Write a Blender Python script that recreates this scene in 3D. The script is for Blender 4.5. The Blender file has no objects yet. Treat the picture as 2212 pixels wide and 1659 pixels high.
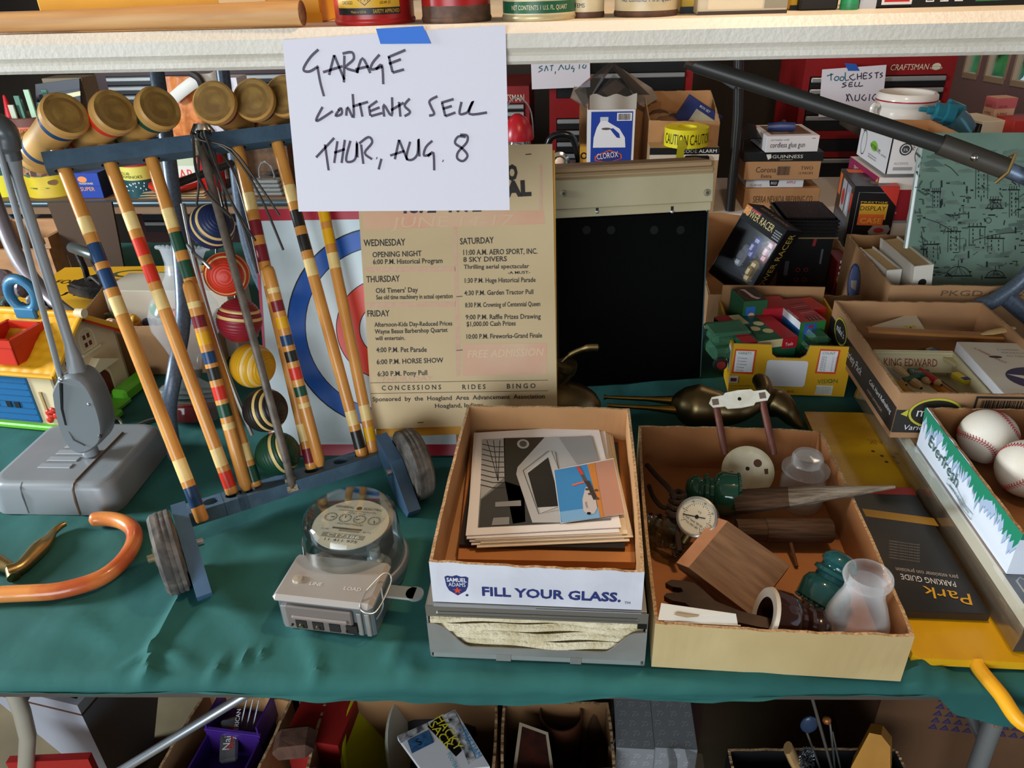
import bpy, math, random
from mathutils import Vector as V, Matrix as MX, noise as NZ
sc = bpy.context.scene
COL = sc.collection
R = math.radians
# ------------------------------------------------------------------ camera
FPX = 1640.0
YAW, PIT, ROL = R(5.5), R(29), R(1.8)
CAM = V((0, 0, 1.57))
_F = V((-math.sin(YAW)*math.cos(PIT), math.cos(YAW)*math.cos(PIT), -math.sin(PIT)))
_R0 = V((math.cos(YAW), math.sin(YAW), 0)); _U0 = _R0.cross(_F)
_R = _R0*math.cos(ROL) - _U0*math.sin(ROL); _U = _R0*math.sin(ROL) + _U0*math.cos(ROL)
cd = bpy.data.cameras.new('camera'); cam = bpy.data.objects.new('camera', cd); COL.objects.link(cam)
cd.sensor_fit = 'HORIZONTAL'; cd.sensor_width = 36; cd.lens = 36*FPX/2212; cd.clip_start = .02; cd.clip_end = 60
m3 = MX((_R, _U, -_F)).transposed()
cam.matrix_world = MX.Translation(CAM) @ m3.to_4x4()
sc.camera = cam
# ------------------------------------------------------------------ light and exposure
vs = sc.view_settings
sc.display_settings.display_device = 'sRGB'
vs.view_transform = 'Standard'; vs.look = 'None'; vs.gamma = 1; vs.use_curve_mapping = False
vs.exposure = 0.2
wd = bpy.data.worlds.new('sky'); sc.world = wd; wd.use_nodes = True
bgn = wd.node_tree.nodes['Background']; bgn.inputs[0].default_value = (.72, .86, 1, 1); bgn.inputs[1].default_value = .8
def area(name, loc, tgt, sx, sy, e, col):
    l = bpy.data.lights.new(name, 'AREA'); l.shape = 'RECTANGLE'; l.size = sx; l.size_y = sy; l.energy = e; l.color = col
    o = bpy.data.objects.new(name, l); COL.objects.link(o); o.location = loc
    o.rotation_euler = (V(tgt)-V(loc)).to_track_quat('-Z', 'Y').to_euler()
    return o
def bulb(name, loc, e, col, r=.06):
    l = bpy.data.lights.new(name, 'POINT'); l.energy = e; l.color = col; l.shadow_soft_size = r
    o = bpy.data.objects.new(name, l); COL.objects.link(o); o.location = loc
area('daylight_in_garage_door', (-1.2, -2.7, 1.5), (-.3, 1, .8), 2.4, 1.8, 88, (.86, .94, 1))
area('daylight_in_side_door', (-3.3, .75, 1.75), (-.2, .85, .75), .45, .7, 120, (.84, .94, 1))
bulb('ceiling_bulb', (.35, .98, 2.5), 36, (1, .72, .46), .07)
bulb('ceiling_bulb', (1.3, 3.1, 2.5), 6, (1, .80, .58), .08)
bulb('ceiling_bulb', (-1.6, 3.1, 2.5), 5, (1, .82, .62), .08)
# ------------------------------------------------------------------ measuring: a pixel of the photograph on a real surface
def ray(px, py): return _F + _R*((px-1106)/FPX) + _U*((829.5-py)/FPX)
T = .742
def gz(px, py, z=T): d = ray(px, py); return CAM + d*((z-CAM.z)/d.z)
def gy(px, py, Y): d = ray(px, py); return CAM + d*(Y/d.y)
def gpl(px, py, o, n): d = ray(px, py); return CAM + d*((V(o)-CAM).dot(n)/d.dot(n))
# ------------------------------------------------------------------ materials
def lin(h):
    c = [int(h[i:i+2], 16)/255 for i in (0, 2, 4)]
    return tuple(x/12.92 if x <= .04045 else ((x+.055)/1.055)**2.4 for x in c) + (1,)
MT = {}
def mat(h, r=.55, m=0, c2=None, sc_=25, st=(1, 1, 1), bump=0, bsc=None, tr=0, ior=1.45, film=0, coat=0, emit=0, frost=0, det=4, lo=.35, hi=.65):
    k = (h, r, m, c2, sc_, st, bump, bsc, tr, ior, film, coat, emit, frost)
    if k in MT: return MT[k]
    mt = bpy.data.materials.new('m_'+h); MT[k] = mt; mt.use_nodes = True
    nt = mt.node_tree; N = nt.nodes; L = nt.links; p = N['Principled BSDF']; mt.diffuse_color = lin(h)
    p.inputs['Base Color'].default_value = lin(h); p.inputs['Roughness'].default_value = r; p.inputs['Metallic'].default_value = m
    p.inputs['Transmission Weight'].default_value = tr; p.inputs['IOR'].default_value = ior; p.inputs['Coat Weight'].default_value = coat
    if emit: p.inputs['Emission Color'].default_value = lin(h); p.inputs['Emission Strength'].default_value = emit
    if c2 or bump:
        tc = N.new('ShaderNodeTexCoord'); mp = N.new('ShaderNodeMapping'); mp.inputs['Scale'].default_value = st
        L.new(tc.outputs['Object'], mp.inputs[0])
        n = N.new('ShaderNodeTexNoise'); n.inputs['Scale'].default_value = sc_; n.inputs['Detail'].default_value = det; n.inputs['Distortion'].default_value = .4
        L.new(mp.outputs[0], n.inputs['Vector'])
        if c2:
            cr = N.new('ShaderNodeValToRGB'); cr.color_ramp.elements[0].position = lo; cr.color_ramp.elements[1].position = hi
            cr.color_ramp.elements[0].color = lin(h); cr.color_ramp.elements[1].color = lin(c2)
            L.new(n.outputs[0], cr.inputs[0]); L.new(cr.outputs[0], p.inputs['Base Color'])
        if bump:
            n2 = n
            if bsc:
                n2 = N.new('ShaderNodeTexNoise'); n2.inputs['Scale'].default_value = bsc; n2.inputs['Detail'].default_value = 3; L.new(mp.outputs[0], n2.inputs['Vector'])
            b = N.new('ShaderNodeBump'); b.inputs['Strength'].default_value = bump; b.inputs['Distance'].default_value = .01
            L.new(n2.outputs[0], b.inputs['Height']); L.new(b.outputs[0], p.inputs['Normal'])
    if film:
        t = N.new('ShaderNodeBsdfTransparent'); t.inputs[0].default_value = lin(h); g = N.new('ShaderNodeBsdfGlossy'); g.inputs['Roughness'].default_value = r
        lw = N.new('ShaderNodeLayerWeight'); lw.inputs[0].default_value = film
        mx = N.new('ShaderNodeMixShader'); L.new(lw.outputs['Facing'], mx.inputs[0]); L.new(t.outputs[0], mx.inputs[1]); L.new(g.outputs[0], mx.inputs[2])
        L.new(mx.outputs[0], N['Material Output'].inputs[0])
    if frost:
        t = N.new('ShaderNodeBsdfTransparent'); mx = N.new('ShaderNodeMixShader'); mx.inputs[0].default_value = abs(frost)
        if frost < 0:
            lw = N.new('ShaderNodeLayerWeight'); lw.inputs[0].default_value = -frost; L.new(lw.outputs['Facing'], mx.inputs[0])
        L.new(t.outputs[0], mx.inputs[1]); L.new(p.outputs[0], mx.inputs[2]); L.new(mx.outputs[0], N['Material Output'].inputs[0])
    return mt
# ------------------------------------------------------------------ text outlines
_TX = {}
def glyphs(s, bd=0):
    if (s, bd) in _TX: return _TX[s, bd]
    cu = bpy.data.curves.new('t', 'FONT'); cu.body = s; cu.size = 1; cu.resolution_u = 2; cu.offset = bd
    o = bpy.data.objects.new('t', cu); me = bpy.data.meshes.new_from_object(o)
    vs_ = [(v.co.x, v.co.y) for v in me.vertices]; fs = [tuple(p.vertices) for p in me.polygons]
    bpy.data.objects.remove(o); bpy.data.curves.remove(cu); bpy.data.meshes.remove(me)
    xs = [v[0] for v in vs_] or [0, 1]
    _TX[s, bd] = (vs_, fs, min(xs), max(xs)); return _TX[s, bd]
CAP = .729
# ------------------------------------------------------------------ mesh builder
X_, Y_, Z_ = V((1, 0, 0)), V((0, 1, 0)), V((0, 0, 1))
def tag(o, label=None, cat=None, group=None, kind=None):
    if label: o['label'] = label
    if cat: o['category'] = cat
    if group: o['group'] = group
    if kind: o['kind'] = kind
    return o
def frame(o, x, z=None, y=None):
    """matrix from an origin, an x direction and a rough z (or y) direction"""
    x = V(x).normalized()
    if z is not None:
        y = V(z).cross(x).normalized(); z = x.cross(y)
    else:
        z = x.cross(V(y)).normalized(); y = z.cross(x)
    M = MX((x, y, z)).transposed().to_4x4(); M.translation = V(o); return M
def at(x, y, z, rz=0): return MX.Translation((x, y, z)) @ MX.Rotation(R(rz), 4, 'Z')
def thing(name, label, cat, W=None, group=None, kind=None):
    o = bpy.data.objects.new(name, None); COL.objects.link(o); o.empty_display_size = .03
    if W is not None: o.matrix_world = W
    return tag(o, label, cat, group, kind)
class B:
    def __init__(s, W=None): s.v = []; s.f = []; s.fm = []; s.fs = []; s.ms = []; s.W = W or MX.Identity(4); s.X = None
    def add(s, vs_, fs, m, sm=False):
        if s.X: vs_ = [s.X @ V(p) for p in vs_]
        if m not in s.ms: s.ms.append(m)
        i = s.ms.index(m); k = len(s.v); s.v += [tuple(p) for p in vs_]
        for f in fs: s.f.append([j+k for j in f]); s.fm.append(i); s.fs.append(sm)
    def build(s, name, parent=None, label=None, cat=None, group=None, kind=None):
        me = bpy.data.meshes.new(name); me.from_pydata(s.v, [], s.f)
        for m in s.ms: me.materials.append(m)
        me.polygons.foreach_set('material_index', s.fm); me.polygons.foreach_set('use_smooth', s.fs); me.update()
        if any(s.fs): me.set_sharp_from_angle(angle=R(42))
        o = bpy.data.objects.new(name, me); COL.objects.link(o)
        if parent: o.parent = parent
        else: o.matrix_world = s.W
        return tag(o, label, cat, group, kind)
    # --- shapes
    def box(s, x0, y0, z0, x1, y1, z1, m, bv=0, sm=False):
        if x1 < x0: x0, x1 = x1, x0
        if y1 < y0: y0, y1 = y1, y0
        if z1 < z0: z0, z1 = z1, z0
        bv = min(bv, (x1-x0)*.49, (y1-y0)*.49, (z1-z0)*.49)
        if bv <= 0:
            vs_ = [(x, y, z) for x in (x0, x1) for y in (y0, y1) for z in (z0, z1)]
            s.add(vs_, [(0, 1, 3, 2), (4, 6, 7, 5), (0, 4, 5, 1), (2, 3, 7, 6), (0, 2, 6, 4), (1, 5, 7, 3)], m); return
        P = {}; vs_ = []
        lo = (x0, y0, z0); hi = (x1, y1, z1)
        for c in [(a, b, d) for a in (0, 1) for b in (0, 1) for d in (0, 1)]:
            for ax in range(3):
                q = [(hi[i]-bv if c[i] else lo[i]+bv) for i in range(3)]
                q[ax] = hi[ax] if c[ax] else lo[ax]
                P[c, ax] = len(vs_); vs_.append(tuple(q))
        fs = []
        for ax in range(3):
            a, b = [(1, 2), (2, 0), (0, 1)][ax]
            for sd in (0, 1):
                lp = []
                for (i, j) in ((0, 0), (1, 0), (1, 1), (0, 1)):
                    c = [0]*3; c[ax] = sd; c[a] = i; c[b] = j; lp.append(P[tuple(c), ax])
                fs.append(lp if sd else lp[::-1])
            for i in (0, 1):
                for j in (0, 1):
                    c0 = [0]*3; c0[a] = i; c0[b] = j; c1 = list(c0); c0[ax] = 0; c1[ax] = 1; c0 = tuple(c0); c1 = tuple(c1)
                    lp = [P[c0, a], P[c1, a], P[c1, b], P[c0, b]]
                    fs.append(lp if (i == j) else lp[::-1])
        for c in [(a, b, d) for a in (0, 1) for b in (0, 1) for d in (0, 1)]:
            lp = [P[c, 0], P[c, 1], P[c, 2]]
            fs.append(lp if sum(c) % 2 == 1 else lp[::-1])
        s.add(vs_, fs, m, sm)
    def tube(s, path, r, m, n=10, closed=False, sm=True, cap=True, sq=1, up=None):
        P = [V(p) for p in path]; k = len(P); rs = r if isinstance(r, (list, tuple)) else [r]*k
        ms_ = m if isinstance(m, list) else None
        vs_ = []; nv = None
        for i in range(k):
            a = P[i-1] if (i or closed) else P[i]; b = P[(i+1) % k] if (i < k-1 or closed) else P[i]
            t = (b-a).normalized()
            if nv is None:
                nv = V(up) if up else (Z_ if abs(t.z) < .9 else X_)
            nv = (nv - t*nv.dot(t)).normalized(); bn = t.cross(nv)
            for j in range(n):
                an = 2*math.pi*j/n
                vs_.append(P[i] + nv*(math.cos(an)*rs[i]*sq) + bn*(math.sin(an)*rs[i]))
        seg = k if closed else k-1
        for i in range(seg):
            fs = []
            for j in range(n):
                j2 = (j+1) % n; i2 = (i+1) % k
                fs.append((i*n+j, i*n+j2, i2*n+j2, i2*n+j))
            if ms_: s.add(vs_[i*n:(i+2)*n], [(q[0]-i*n, q[1]-i*n, q[2]-i*n, q[3]-i*n) for q in fs], ms_[i], sm)
            elif i == 0: allf = list(fs)
            else: allf += fs
        mm = ms_[0] if ms_ else m
        if not ms_: s.add(vs_, allf, m, sm)
        if cap and not closed:
            s.add(vs_[:n], [list(range(n))[::-1]], mm); s.add(vs_[-n:], [list(range(n))], ms_[-1] if ms_ else m)
    def lathe(s, prof, m, n=28, sm=True, cap=True, ax=None):
        """profile (r, z) turned about local z, or along the matrix ax"""
        k = len(prof); ms_ = m if isinstance(m, list) else [m]*(k-1)
        def rg(r, z):
            q = [V((r*math.cos(2*math.pi*j/n), r*math.sin(2*math.pi*j/n), z)) for j in range(n)]
            return [ax @ p for p in q] if ax else q
        i = 0
        while i < k-1:
            j = i
            while j < k-1 and ms_[j] is ms_[i]: j += 1
            vs_ = []
            for t in range(i, j+1): vs_ += rg(*prof[t])
            fs = [(a*n+b, a*n+(b+1) % n, (a+1)*n+(b+1) % n, (a+1)*n+b) for a in range(j-i) for b in range(n)]
            s.add(vs_, fs, ms_[i], sm); i = j
        if cap:
            if prof[0][0] > 1e-6: s.add(rg(*prof[0]), [list(range(n))[::-1]], ms_[0])
            if prof[-1][0] > 1e-6: s.add(rg(*prof[-1]), [list(range(n))], ms_[-1])
    def ball(s, c, r, m, n=20, k=12, sx=1, sy=1, sz=1, ax=None):
        pr = [(max(r*math.sin(math.pi*i/k), 0), -r*math.cos(math.pi*i/k)) for i in range(k+1)]
        M = (ax or MX.Identity(4)); M = MX.Translation(c) @ M @ MX.Diagonal((sx, sy, sz, 1))
        s.lathe(pr, m, n, True, False, M)
    def prism(s, pl, z0, z1, m, ax=None, ms2=None, bv=0):
        n = len(pl); ar = sum(pl[i][0]*pl[(i+1) % n][1]-pl[(i+1) % n][0]*pl[i][1] for i in range(n))
        if ar < 0: pl = pl[::-1]
        vs_ = [V((p[0], p[1], z0)) for p in pl] + [V((p[0], p[1], z1)) for p in pl]
        if ax: vs_ = [ax @ p for p in vs_]
        s.add(vs_, [list(range(n))[::-1]], m); s.add(vs_, [list(range(n, 2*n))], m)
        s.add(vs_, [(i, (i+1) % n, n+(i+1) % n, n+i) for i in range(n)], ms2 or m)
    def grid(s, fn, nu, nv, m, sm=True, flip=False):
        vs_ = [fn(i/nu, j/nv) for j in range(nv+1) for i in range(nu+1)]
        fs = [(j*(nu+1)+i, j*(nu+1)+i+1, (j+1)*(nu+1)+i+1, (j+1)*(nu+1)+i) for j in range(nv) for i in range(nu)]
        s.add(vs_, [f[::-1] for f in fs] if flip else fs, m, sm)
    def tray(s, w, d, h, mo, mi, me_, t=.004, hs=(1, 1, 1, 1), fl=0, jag=.0015, bot=True, seed=1, mofront=None):
        """open carton: x 0..w, y 0..d; hs = rim height factors at FL, FR, BR, BL"""
        rd = random.Random(seed)
        cs = [(0, 0), (w, 0), (w, d), (0, d)]; cx, cy = w/2, d/2
        for k in range(4):
            a, b = cs[k], cs[(k+1) % 4]; n = 22
            O0, O1, I0, I1 = [], [], [], []
            for i in range(n+1):
                u = i/n; x = a[0]+(b[0]-a[0])*u; y = a[1]+(b[1]-a[1])*u
                hh = h*(hs[k]*(1-u)+hs[(k+1) % 4]*u) + (rd.uniform(-jag, jag) if 0 < i < n else 0)
                nx, ny = (b[1]-a[1]), -(b[0]-a[0]); q = math.hypot(nx, ny); nx /= q; ny /= q
                f = fl*4*u*(1-u)
                ix = min(max(x, t), w-t); iy = min(max(y, t), d-t)
                O0.append((x, y, 0)); O1.append((x+nx*f, y+ny*f, hh)); I0.append((ix, iy, t)); I1.append((ix+nx*f, iy+ny*f, hh))
            m = n+1
            q = [(i, i+1, m+i+1, m+i) for i in range(n)]
            s.add(O0+O1, q, (mofront or mo) if k == 0 else mo); s.add(I0+I1, [f_[::-1] for f_ in q], mi); s.add(O1+I1, q, me_)
        if bot:
            s.add([(0, 0, 0), (w, 0, 0), (w, d, 0), (0, d, 0)], [(3, 2, 1, 0)], mo); s.add([(t, t, t), (w-t, t, t), (w-t, d-t, t), (t, d-t, t)], [(0, 1, 2, 3)], mi)
class Fr:
    """a printed face: origin, right and up in the thing's own metres"""
    def __init__(s, b, o, u, v):
        s.b = b; s.o = V(o); s.u = V(u).normalized(); s.v = V(v).normalized(); s.n = s.u.cross(s.v)
    def P(s, x, y, L=1): return s.o + s.u*x + s.v*y + s.n*(.00025*L)
    def px(s, X, Y):
        W = s.b.W; o = W @ s.o; n = (W.to_3x3() @ s.n).normalized(); p = gpl(X, Y, o, n) - o
        return p.dot((W.to_3x3() @ s.u)), p.dot((W.to_3x3() @ s.v))
    def poly(s, pts, m, L=1): s.b.add([s.P(x, y, L) for x, y in pts], [list(range(len(pts)))], m)
    def rect(s, x0, y0, x1, y1, m, L=1): s.poly([(x0, y0), (x1, y0), (x1, y1), (x0, y1)], m, L)
    def disc(s, x, y, r, m, L=1, n=24, ry=None, r2=0, rot=0):
        ry = ry or r; c, q = math.cos(rot), math.sin(rot)
        def pt(k, f):
            a, e = r*f*math.cos(2*math.pi*k/n), ry*f*math.sin(2*math.pi*k/n); return (x+a*c-e*q, y+a*q+e*c)
        if not r2: s.poly([pt(k, 1) for k in range(n)], m, L)
        else:
            vs_ = [s.P(*pt(k, 1), L) for k in range(n)] + [s.P(*pt(k, r2/r), L) for k in range(n)]
            s.b.add(vs_, [(k, (k+1) % n, n+(k+1) % n, n+k) for k in range(n)], m)
    def line(s, pts, w, m, L=2, closed=False, taper=False):
        P = [V((p[0], p[1])) for p in pts]; k = len(P); vs_ = []
        for i in range(k):
            a = P[i-1] if (i or closed) else P[i]; b = P[(i+1) % k] if (i < k-1 or closed) else P[i]
            t = (b-a); t = t.normalized() if t.length > 1e-9 else V((1, 0)); q = V((-t.y, t.x))*(w/2)
            if taper and i == k-1: q = q*.35
            vs_ += [s.P(*(P[i]+q), L), s.P(*(P[i]-q), L)]
        n = k if closed else k-1
        s.b.add(vs_, [(2*i, 2*i+1, (2*i+3) % (2*k), (2*i+2) % (2*k)) for i in range(n)], m)
    def text(s, x, y, h, t, m, L=3, w=None, al='l', sh=0, rot=0, bd=0):
        g, fs, a, b = glyphs(t, bd); k = h/CAP; kx = k if w is None else w/(b-a)
        W_ = (b-a)*kx; x0 = 0 if al == 'l' else (-W_/2 if al == 'c' else -W_)
        c, q = math.cos(rot), math.sin(rot); vs_ = []
        for (gx, gy_) in g:
            X, Y = (gx-a)*kx+x0+gy_*k*sh, gy_*k; vs_.append(s.P(x+X*c-Y*q, y+X*q+Y*c, L))
        s.b.add(vs_, fs, m)
    def tp(s, t, a, b, hp, m, L=3, sh=0, bd=0):
        """text whose baseline runs between two photo pixels, hp pixels tall"""
        x0, y0 = s.px(*a); x1, y1 = s.px(*b); x2, y2 = s.px(a[0], a[1]-hp)
        s.text(x0, y0, math.hypot(x2-x0, y2-y0), t, m, L, w=math.hypot(x1-x0, y1-y0), rot=math.atan2(y1-y0, x1-x0), sh=sh, bd=bd)
    def lp(s, pts, w, m, L=2, smooth=True):
        if smooth and len(pts) > 2:
            q = []
            for i in range(len(pts)-1):
                p0, p1, p2, p3 = [V(pts[max(0, min(len(pts)-1, i+j))]) for j in (-1, 0, 1, 2)]
                for j in range(4):
                    t = j/4; q.append(.5*((2*p1)+(p2-p0)*t+(2*p0-5*p1+4*p2-p3)*t*t+(3*p1-p0-3*p2+p3)*t**3))
            pts = q+[V(pts[-1])]
        s.line([s.px(p[0], p[1]) for p in pts], w, m, L)
    def barcode(s, x0, y0, x1, y1, m, bg=None, L=2, seed=3):
        if bg: s.rect(x0, y0, x1, y1, bg, L)
        rd = random.Random(seed); x = x0+.08*(x1-x0); e = x1-.08*(x1-x0); d = (y1-y0)*.1
        while x < e:
            w = rd.choice((.8, 1.2, 2))*(x1-x0)/60; s.rect(x, y0+d, min(x+w, e), y1-d, m, L+1); x += w+rd.choice((.8, 1.4))*(x1-x0)/60
def faces(b, w, d, h):
    return dict(f=Fr(b, (0, 0, 0), X_, Z_), l=Fr(b, (0, d, 0), -Y_, Z_), r=Fr(b, (w, 0, 0), Y_, Z_), t=Fr(b, (0, 0, h), X_, Y_), k=Fr(b, (w, d, 0), -X_, Z_))
def fit(A, Bp, z, top=None, Y=None, h=None):
    """front-bottom-left and right pixels -> matrix of the box, width, height"""
    a, b = (gz(*A, z), gz(*Bp, z)) if Y is None else (gy(*A, Y), gy(*Bp, Y))
    if Y is not None: a.z = b.z = z
    w = (b-a).length; W = frame(a, b-a, z=Z_)
    if h is None: h = gpl(A[0] if not isinstance(top, tuple) else top[0], top if not isinstance(top, tuple) else top[1], a, W.to_3x3() @ Y_).z - z
    return W, w, h
def spl(pts, k=6):
    P = [V(p) for p in pts]; q = []
    for i in range(len(P)-1):
        p0, p1, p2, p3 = [P[max(0, min(len(P)-1, i+j))] for j in (-1, 0, 1, 2)]
        for j in range(k):
            t = j/k; q.append(.5*((2*p1)+(p2-p0)*t+(2*p0-5*p1+4*p2-p3)*t*t+(3*p1-p0-3*p2+p3)*t**3))
    return q+[P[-1]]
# ------------------------------------------------------------------ palette
CARD = mat('b88c62', .85, c2='a97d55', sc_=9, bump=.05, bsc=300)
CARDI = mat('b98a5c', .85, c2='a87a4e', sc_=7)
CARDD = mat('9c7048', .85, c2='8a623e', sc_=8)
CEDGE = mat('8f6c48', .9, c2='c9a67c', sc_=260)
WHITE = mat('e9e8ea', .6); PAPER = mat('dedae3', .8); INK = mat('1c1a20', .5); BLACK = mat('0d0d0f', .45); DARK = mat('201d1b', .7)
CREAM = mat('e6d3a0', .45); RED = mat('b3201f', .4); GREY = mat('8d8f90', .42, .1); BLUE = mat('2c4a8c', .5)
STEEL = mat('b4b6b8', .32, .9); DSTEEL = mat('5a5450', .5, .8, c2='3f3833', sc_=60); CHROME = mat('d8d8d8', .15, 1)
GLASS = mat('f4f7f6', .05, film=.2); FILM = mat('f2f4f6', .08, film=.35); NAVY = mat('26326e', .5)
# ================================================================== ROOM
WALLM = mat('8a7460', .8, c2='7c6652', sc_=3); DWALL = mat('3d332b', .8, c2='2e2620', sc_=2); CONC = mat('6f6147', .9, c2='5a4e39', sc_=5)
def struct(name, b): return b.build(name, kind='structure')
b = B(); b.box(-3.6, -3, -.05, 4.6, 4.6, 0, CONC); struct('floor', b)
b = B(); b.box(-3.6, -3, 2.75, 4.6, 4.6, 2.8, mat('7d7262', .9)); struct('ceiling', b)
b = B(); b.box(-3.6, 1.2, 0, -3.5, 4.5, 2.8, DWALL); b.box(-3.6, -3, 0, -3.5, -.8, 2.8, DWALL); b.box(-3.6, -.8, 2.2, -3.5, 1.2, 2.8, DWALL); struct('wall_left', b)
b = B(); b.box(-3.6, -3.0, 2.3, 4.6, -2.9, 2.8, WALLM); b.box(-3.6, -3, 0, -2.9, -2.9, 2.3, WALLM); b.box(1.2, -3, 0, 4.6, -2.9, 2.3, WALLM); struct('wall_front', b)
pw = gy(2108, 162, 4.0); dw = ray(700, -85); dw.z = 0; dw.normalize(); SILL = pw.z
Ww = frame(pw-dw*3.2+Z_*(-pw.z), dw, z=Z_); wl = 3.72
W0 = 3.2
def wx(px, py): return (gpl(px, py, pw, Ww.to_3x3() @ Y_)-pw).dot(dw)+W0
LIL = mat('9a8288', .8, c2='8c7076', sc_=2)
b = B(Ww); b.box(0, -.03, 0, wl, 0, SILL, LIL); b.box(0, -.03, SILL+.34, wl, 0, 2.8, LIL)
ed = [wx(2116, 140), wx(2085, 140)], [wx(2175, 150), wx(2131, 150)], [wx(2240, 150), wx(2191, 150)], [wx(2310, 150), wx(2262, 150)]
xs = [0]+[q for e in ed[::-1] for q in e]+[wl]
for i in range(0, len(xs), 2): b.box(xs[i], -.03, SILL, xs[i+1], 0, SILL+.34, LIL)
struct('wall_right', b)
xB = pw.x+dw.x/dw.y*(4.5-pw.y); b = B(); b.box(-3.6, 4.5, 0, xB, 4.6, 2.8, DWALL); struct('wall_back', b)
for i, e in enumerate(ed):
    b = B(Ww); b.box(e[0], -.02, SILL, e[1], -.017, SILL+.34, GLASS)
    fm = mat('c9b59a', .6)
    for q in e: b.box(q-.005, -.03, SILL, q+.005, .004, SILL+.34, fm)
    b.box(e[0], -.03, SILL-.02, e[1], .004, SILL+.004, fm)
    struct('window_%d' % (i+1), b)
gb = gy(2152, 150, 6.2); b = B(MX.Translation((gb.x, gb.y, 0)))
rd = random.Random(5)
for i in range(60): b.ball((rd.uniform(-.15, .15), rd.uniform(-.3, .3), rd.uniform(.2, 1.25)), rd.uniform(.06, .14), mat('5fae5a', .7, c2='2f7d55', sc_=9), 8, 5)
b.build('garden_bush', label='green leafy shrub outside behind the small windows', cat='shrub')
# ================================================================== LOWER TABLES
E_ = lambda x: .700+.055*x
TW = mat('7a5232', .6, c2='5f3e25', sc_=6, st=(1, 8, 8)); ALU = mat('aeb3b6', .35, .7); 
def slab(b, x0, x1, f0, f1, z0, z1, m):
    vs_ = [(x, f(x) if callable(f) else f, z) for x in (x0, x1) for f in (f0, f1) for z in (z0, z1)]
    b.add(vs_, [(0, 1, 3, 2), (4, 6, 7, 5), (0, 4, 5, 1), (2, 3, 7, 6), (0, 2, 6, 4), (1, 5, 7, 3)], m)
t = thing('folding_table', 'long folding table under the green cloth with bent grey tube legs', 'table', at(0, .7, 0))
def world_to(t, b): b.X = t.matrix_world.inverted(); return b
b = world_to(t, B()); slab(b, -1.75, 1.3, E_, 1.45, .705, .729, TW); slab(b, -1.75, 1.3, E_, lambda x: E_(x)+.03, .69, .704, mat('4d4640', .6)); b.build('tabletop', t)
b = world_to(t, B()); b.tube([gy(-28, 1400, .86), gy(18, 1462, .80), gy(48, 1540, .79), gy(60, 1590, .79), gy(56, 1660, .79), gy(52, 2100, .79)], .0135, mat('b9b3a4', .4, .3), 12)
b.tube([gy(44, 1520, .8), gy(92, 1440, .95)], .009, mat('b9b3a4', .4, .3)); b.build('leg', t)
b = world_to(t, B()); b.tube([gy(235, 1680, .80), gy(545, 1492, .86), gy(640, 1440, .9)], .0085, ALU, 12); b.build('brace', t)
b = world_to(t, B()); b.tube([gy(2170, 1500, .90), gy(2138, 1580, .9), gy(2108, 1665, .9), gy(2070, 1800, .9), gy(2050, 1900, .9)], .015, ALU, 12)
b.ball(gy(2152, 1568, .886), .004, mat('8a6a50'), 8, 6); b.build('leg', t)
b = world_to(t, B()); b.tube([gy(2085, 1510, 1.0), gy(2125, 1600, .93)], .011, ALU, 12); b.build('brace', t)
t = thing('folding_table', 'second folding table behind, half hidden under cloth and cartons', 'table', at(0, 1.6, 0))
b = world_to(t, B()); b.box(-1.9, 1.47, .70, 1.9, 2.5, .729, TW); b.build('tabletop', t)
for x in (-1.8, 1.8):
    b = world_to(t, B()); b.tube([(x, 1.55, .7), (x, 1.55, .0), ], .014, ALU); b.tube([(x, 2.1, .7), (x, 2.1, .0)], .014, ALU); b.tube([(x, 1.55, .3), (x, 2.1, .3)], .01, ALU); b.build('leg', t)
# ---- the green cloth
CLOTH = mat('22605c', .85, c2='1c534f', sc_=4, bump=.25, bsc=14)
hem = [(0, 1452), (150, 1462), (305, 1482), (335, 1476), (480, 1487), (700, 1508), (1000, 1518), (1200, 1515), (1330, 1502), (1400, 1508), (1540, 1512), (1700, 1500), (1800, 1492), (1930, 1476), (1985, 1455), (2020, 1490), (2060, 1540), (2130, 1556), (2212, 1568)]
hp = []
for p in hem:
    q = gy(p[0], p[1], .69)
    for _ in range(3): q = gy(p[0], p[1], E_(q.x)-.02)
    hp.append((q.x, min(max(q.z, .655), .728)))
def hz(x):
    if x <= hp[0][0]: return hp[0][1]
    for (a, za), (c, zc) in zip(hp, hp[1:]):
        if x <= c: return za+(zc-za)*(x-a)/(c-a)
    return hp[-1][1]
fold = [((436, 1238), (330, 1400), .016, .009), ((330, 1395), (318, 1475), .012, .007), ((335, 1400), (265, 1440), .007, .007), ((345, 1395), (420, 1440), .005, .010), ((440, 1240), (560, 1380), .008, .018), ((480, 1420), (455, 1470), .008, .008), ((540, 1400), (520, 1440), .007, .006), ((575, 1395), (560, 1425), .006, .005), ((640, 1290), (680, 1420), .006, .014), ((680, 1420), (690, 1490), .006, .008), ((80, 1330), (250, 1380), .004, .016), ((200, 1130), (60, 1200), .004, .014), ((330, 1480), (300, 1440), .006, .008), ((860, 1380), (840, 1440), .005, .01), ((880, 1420), (900, 1490), .005, .015), ((880, 1080), (960, 1120), .006, .03), ((2000, 1415), (1965, 1480), .016, .010), ((2030, 1440), (2060, 1520), .014, .010), ((140, 1300), (250, 1390), .004, .012)]
FS = [(gz(*a), gz(*c), h, w) for a, c, h, w in fold]
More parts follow.
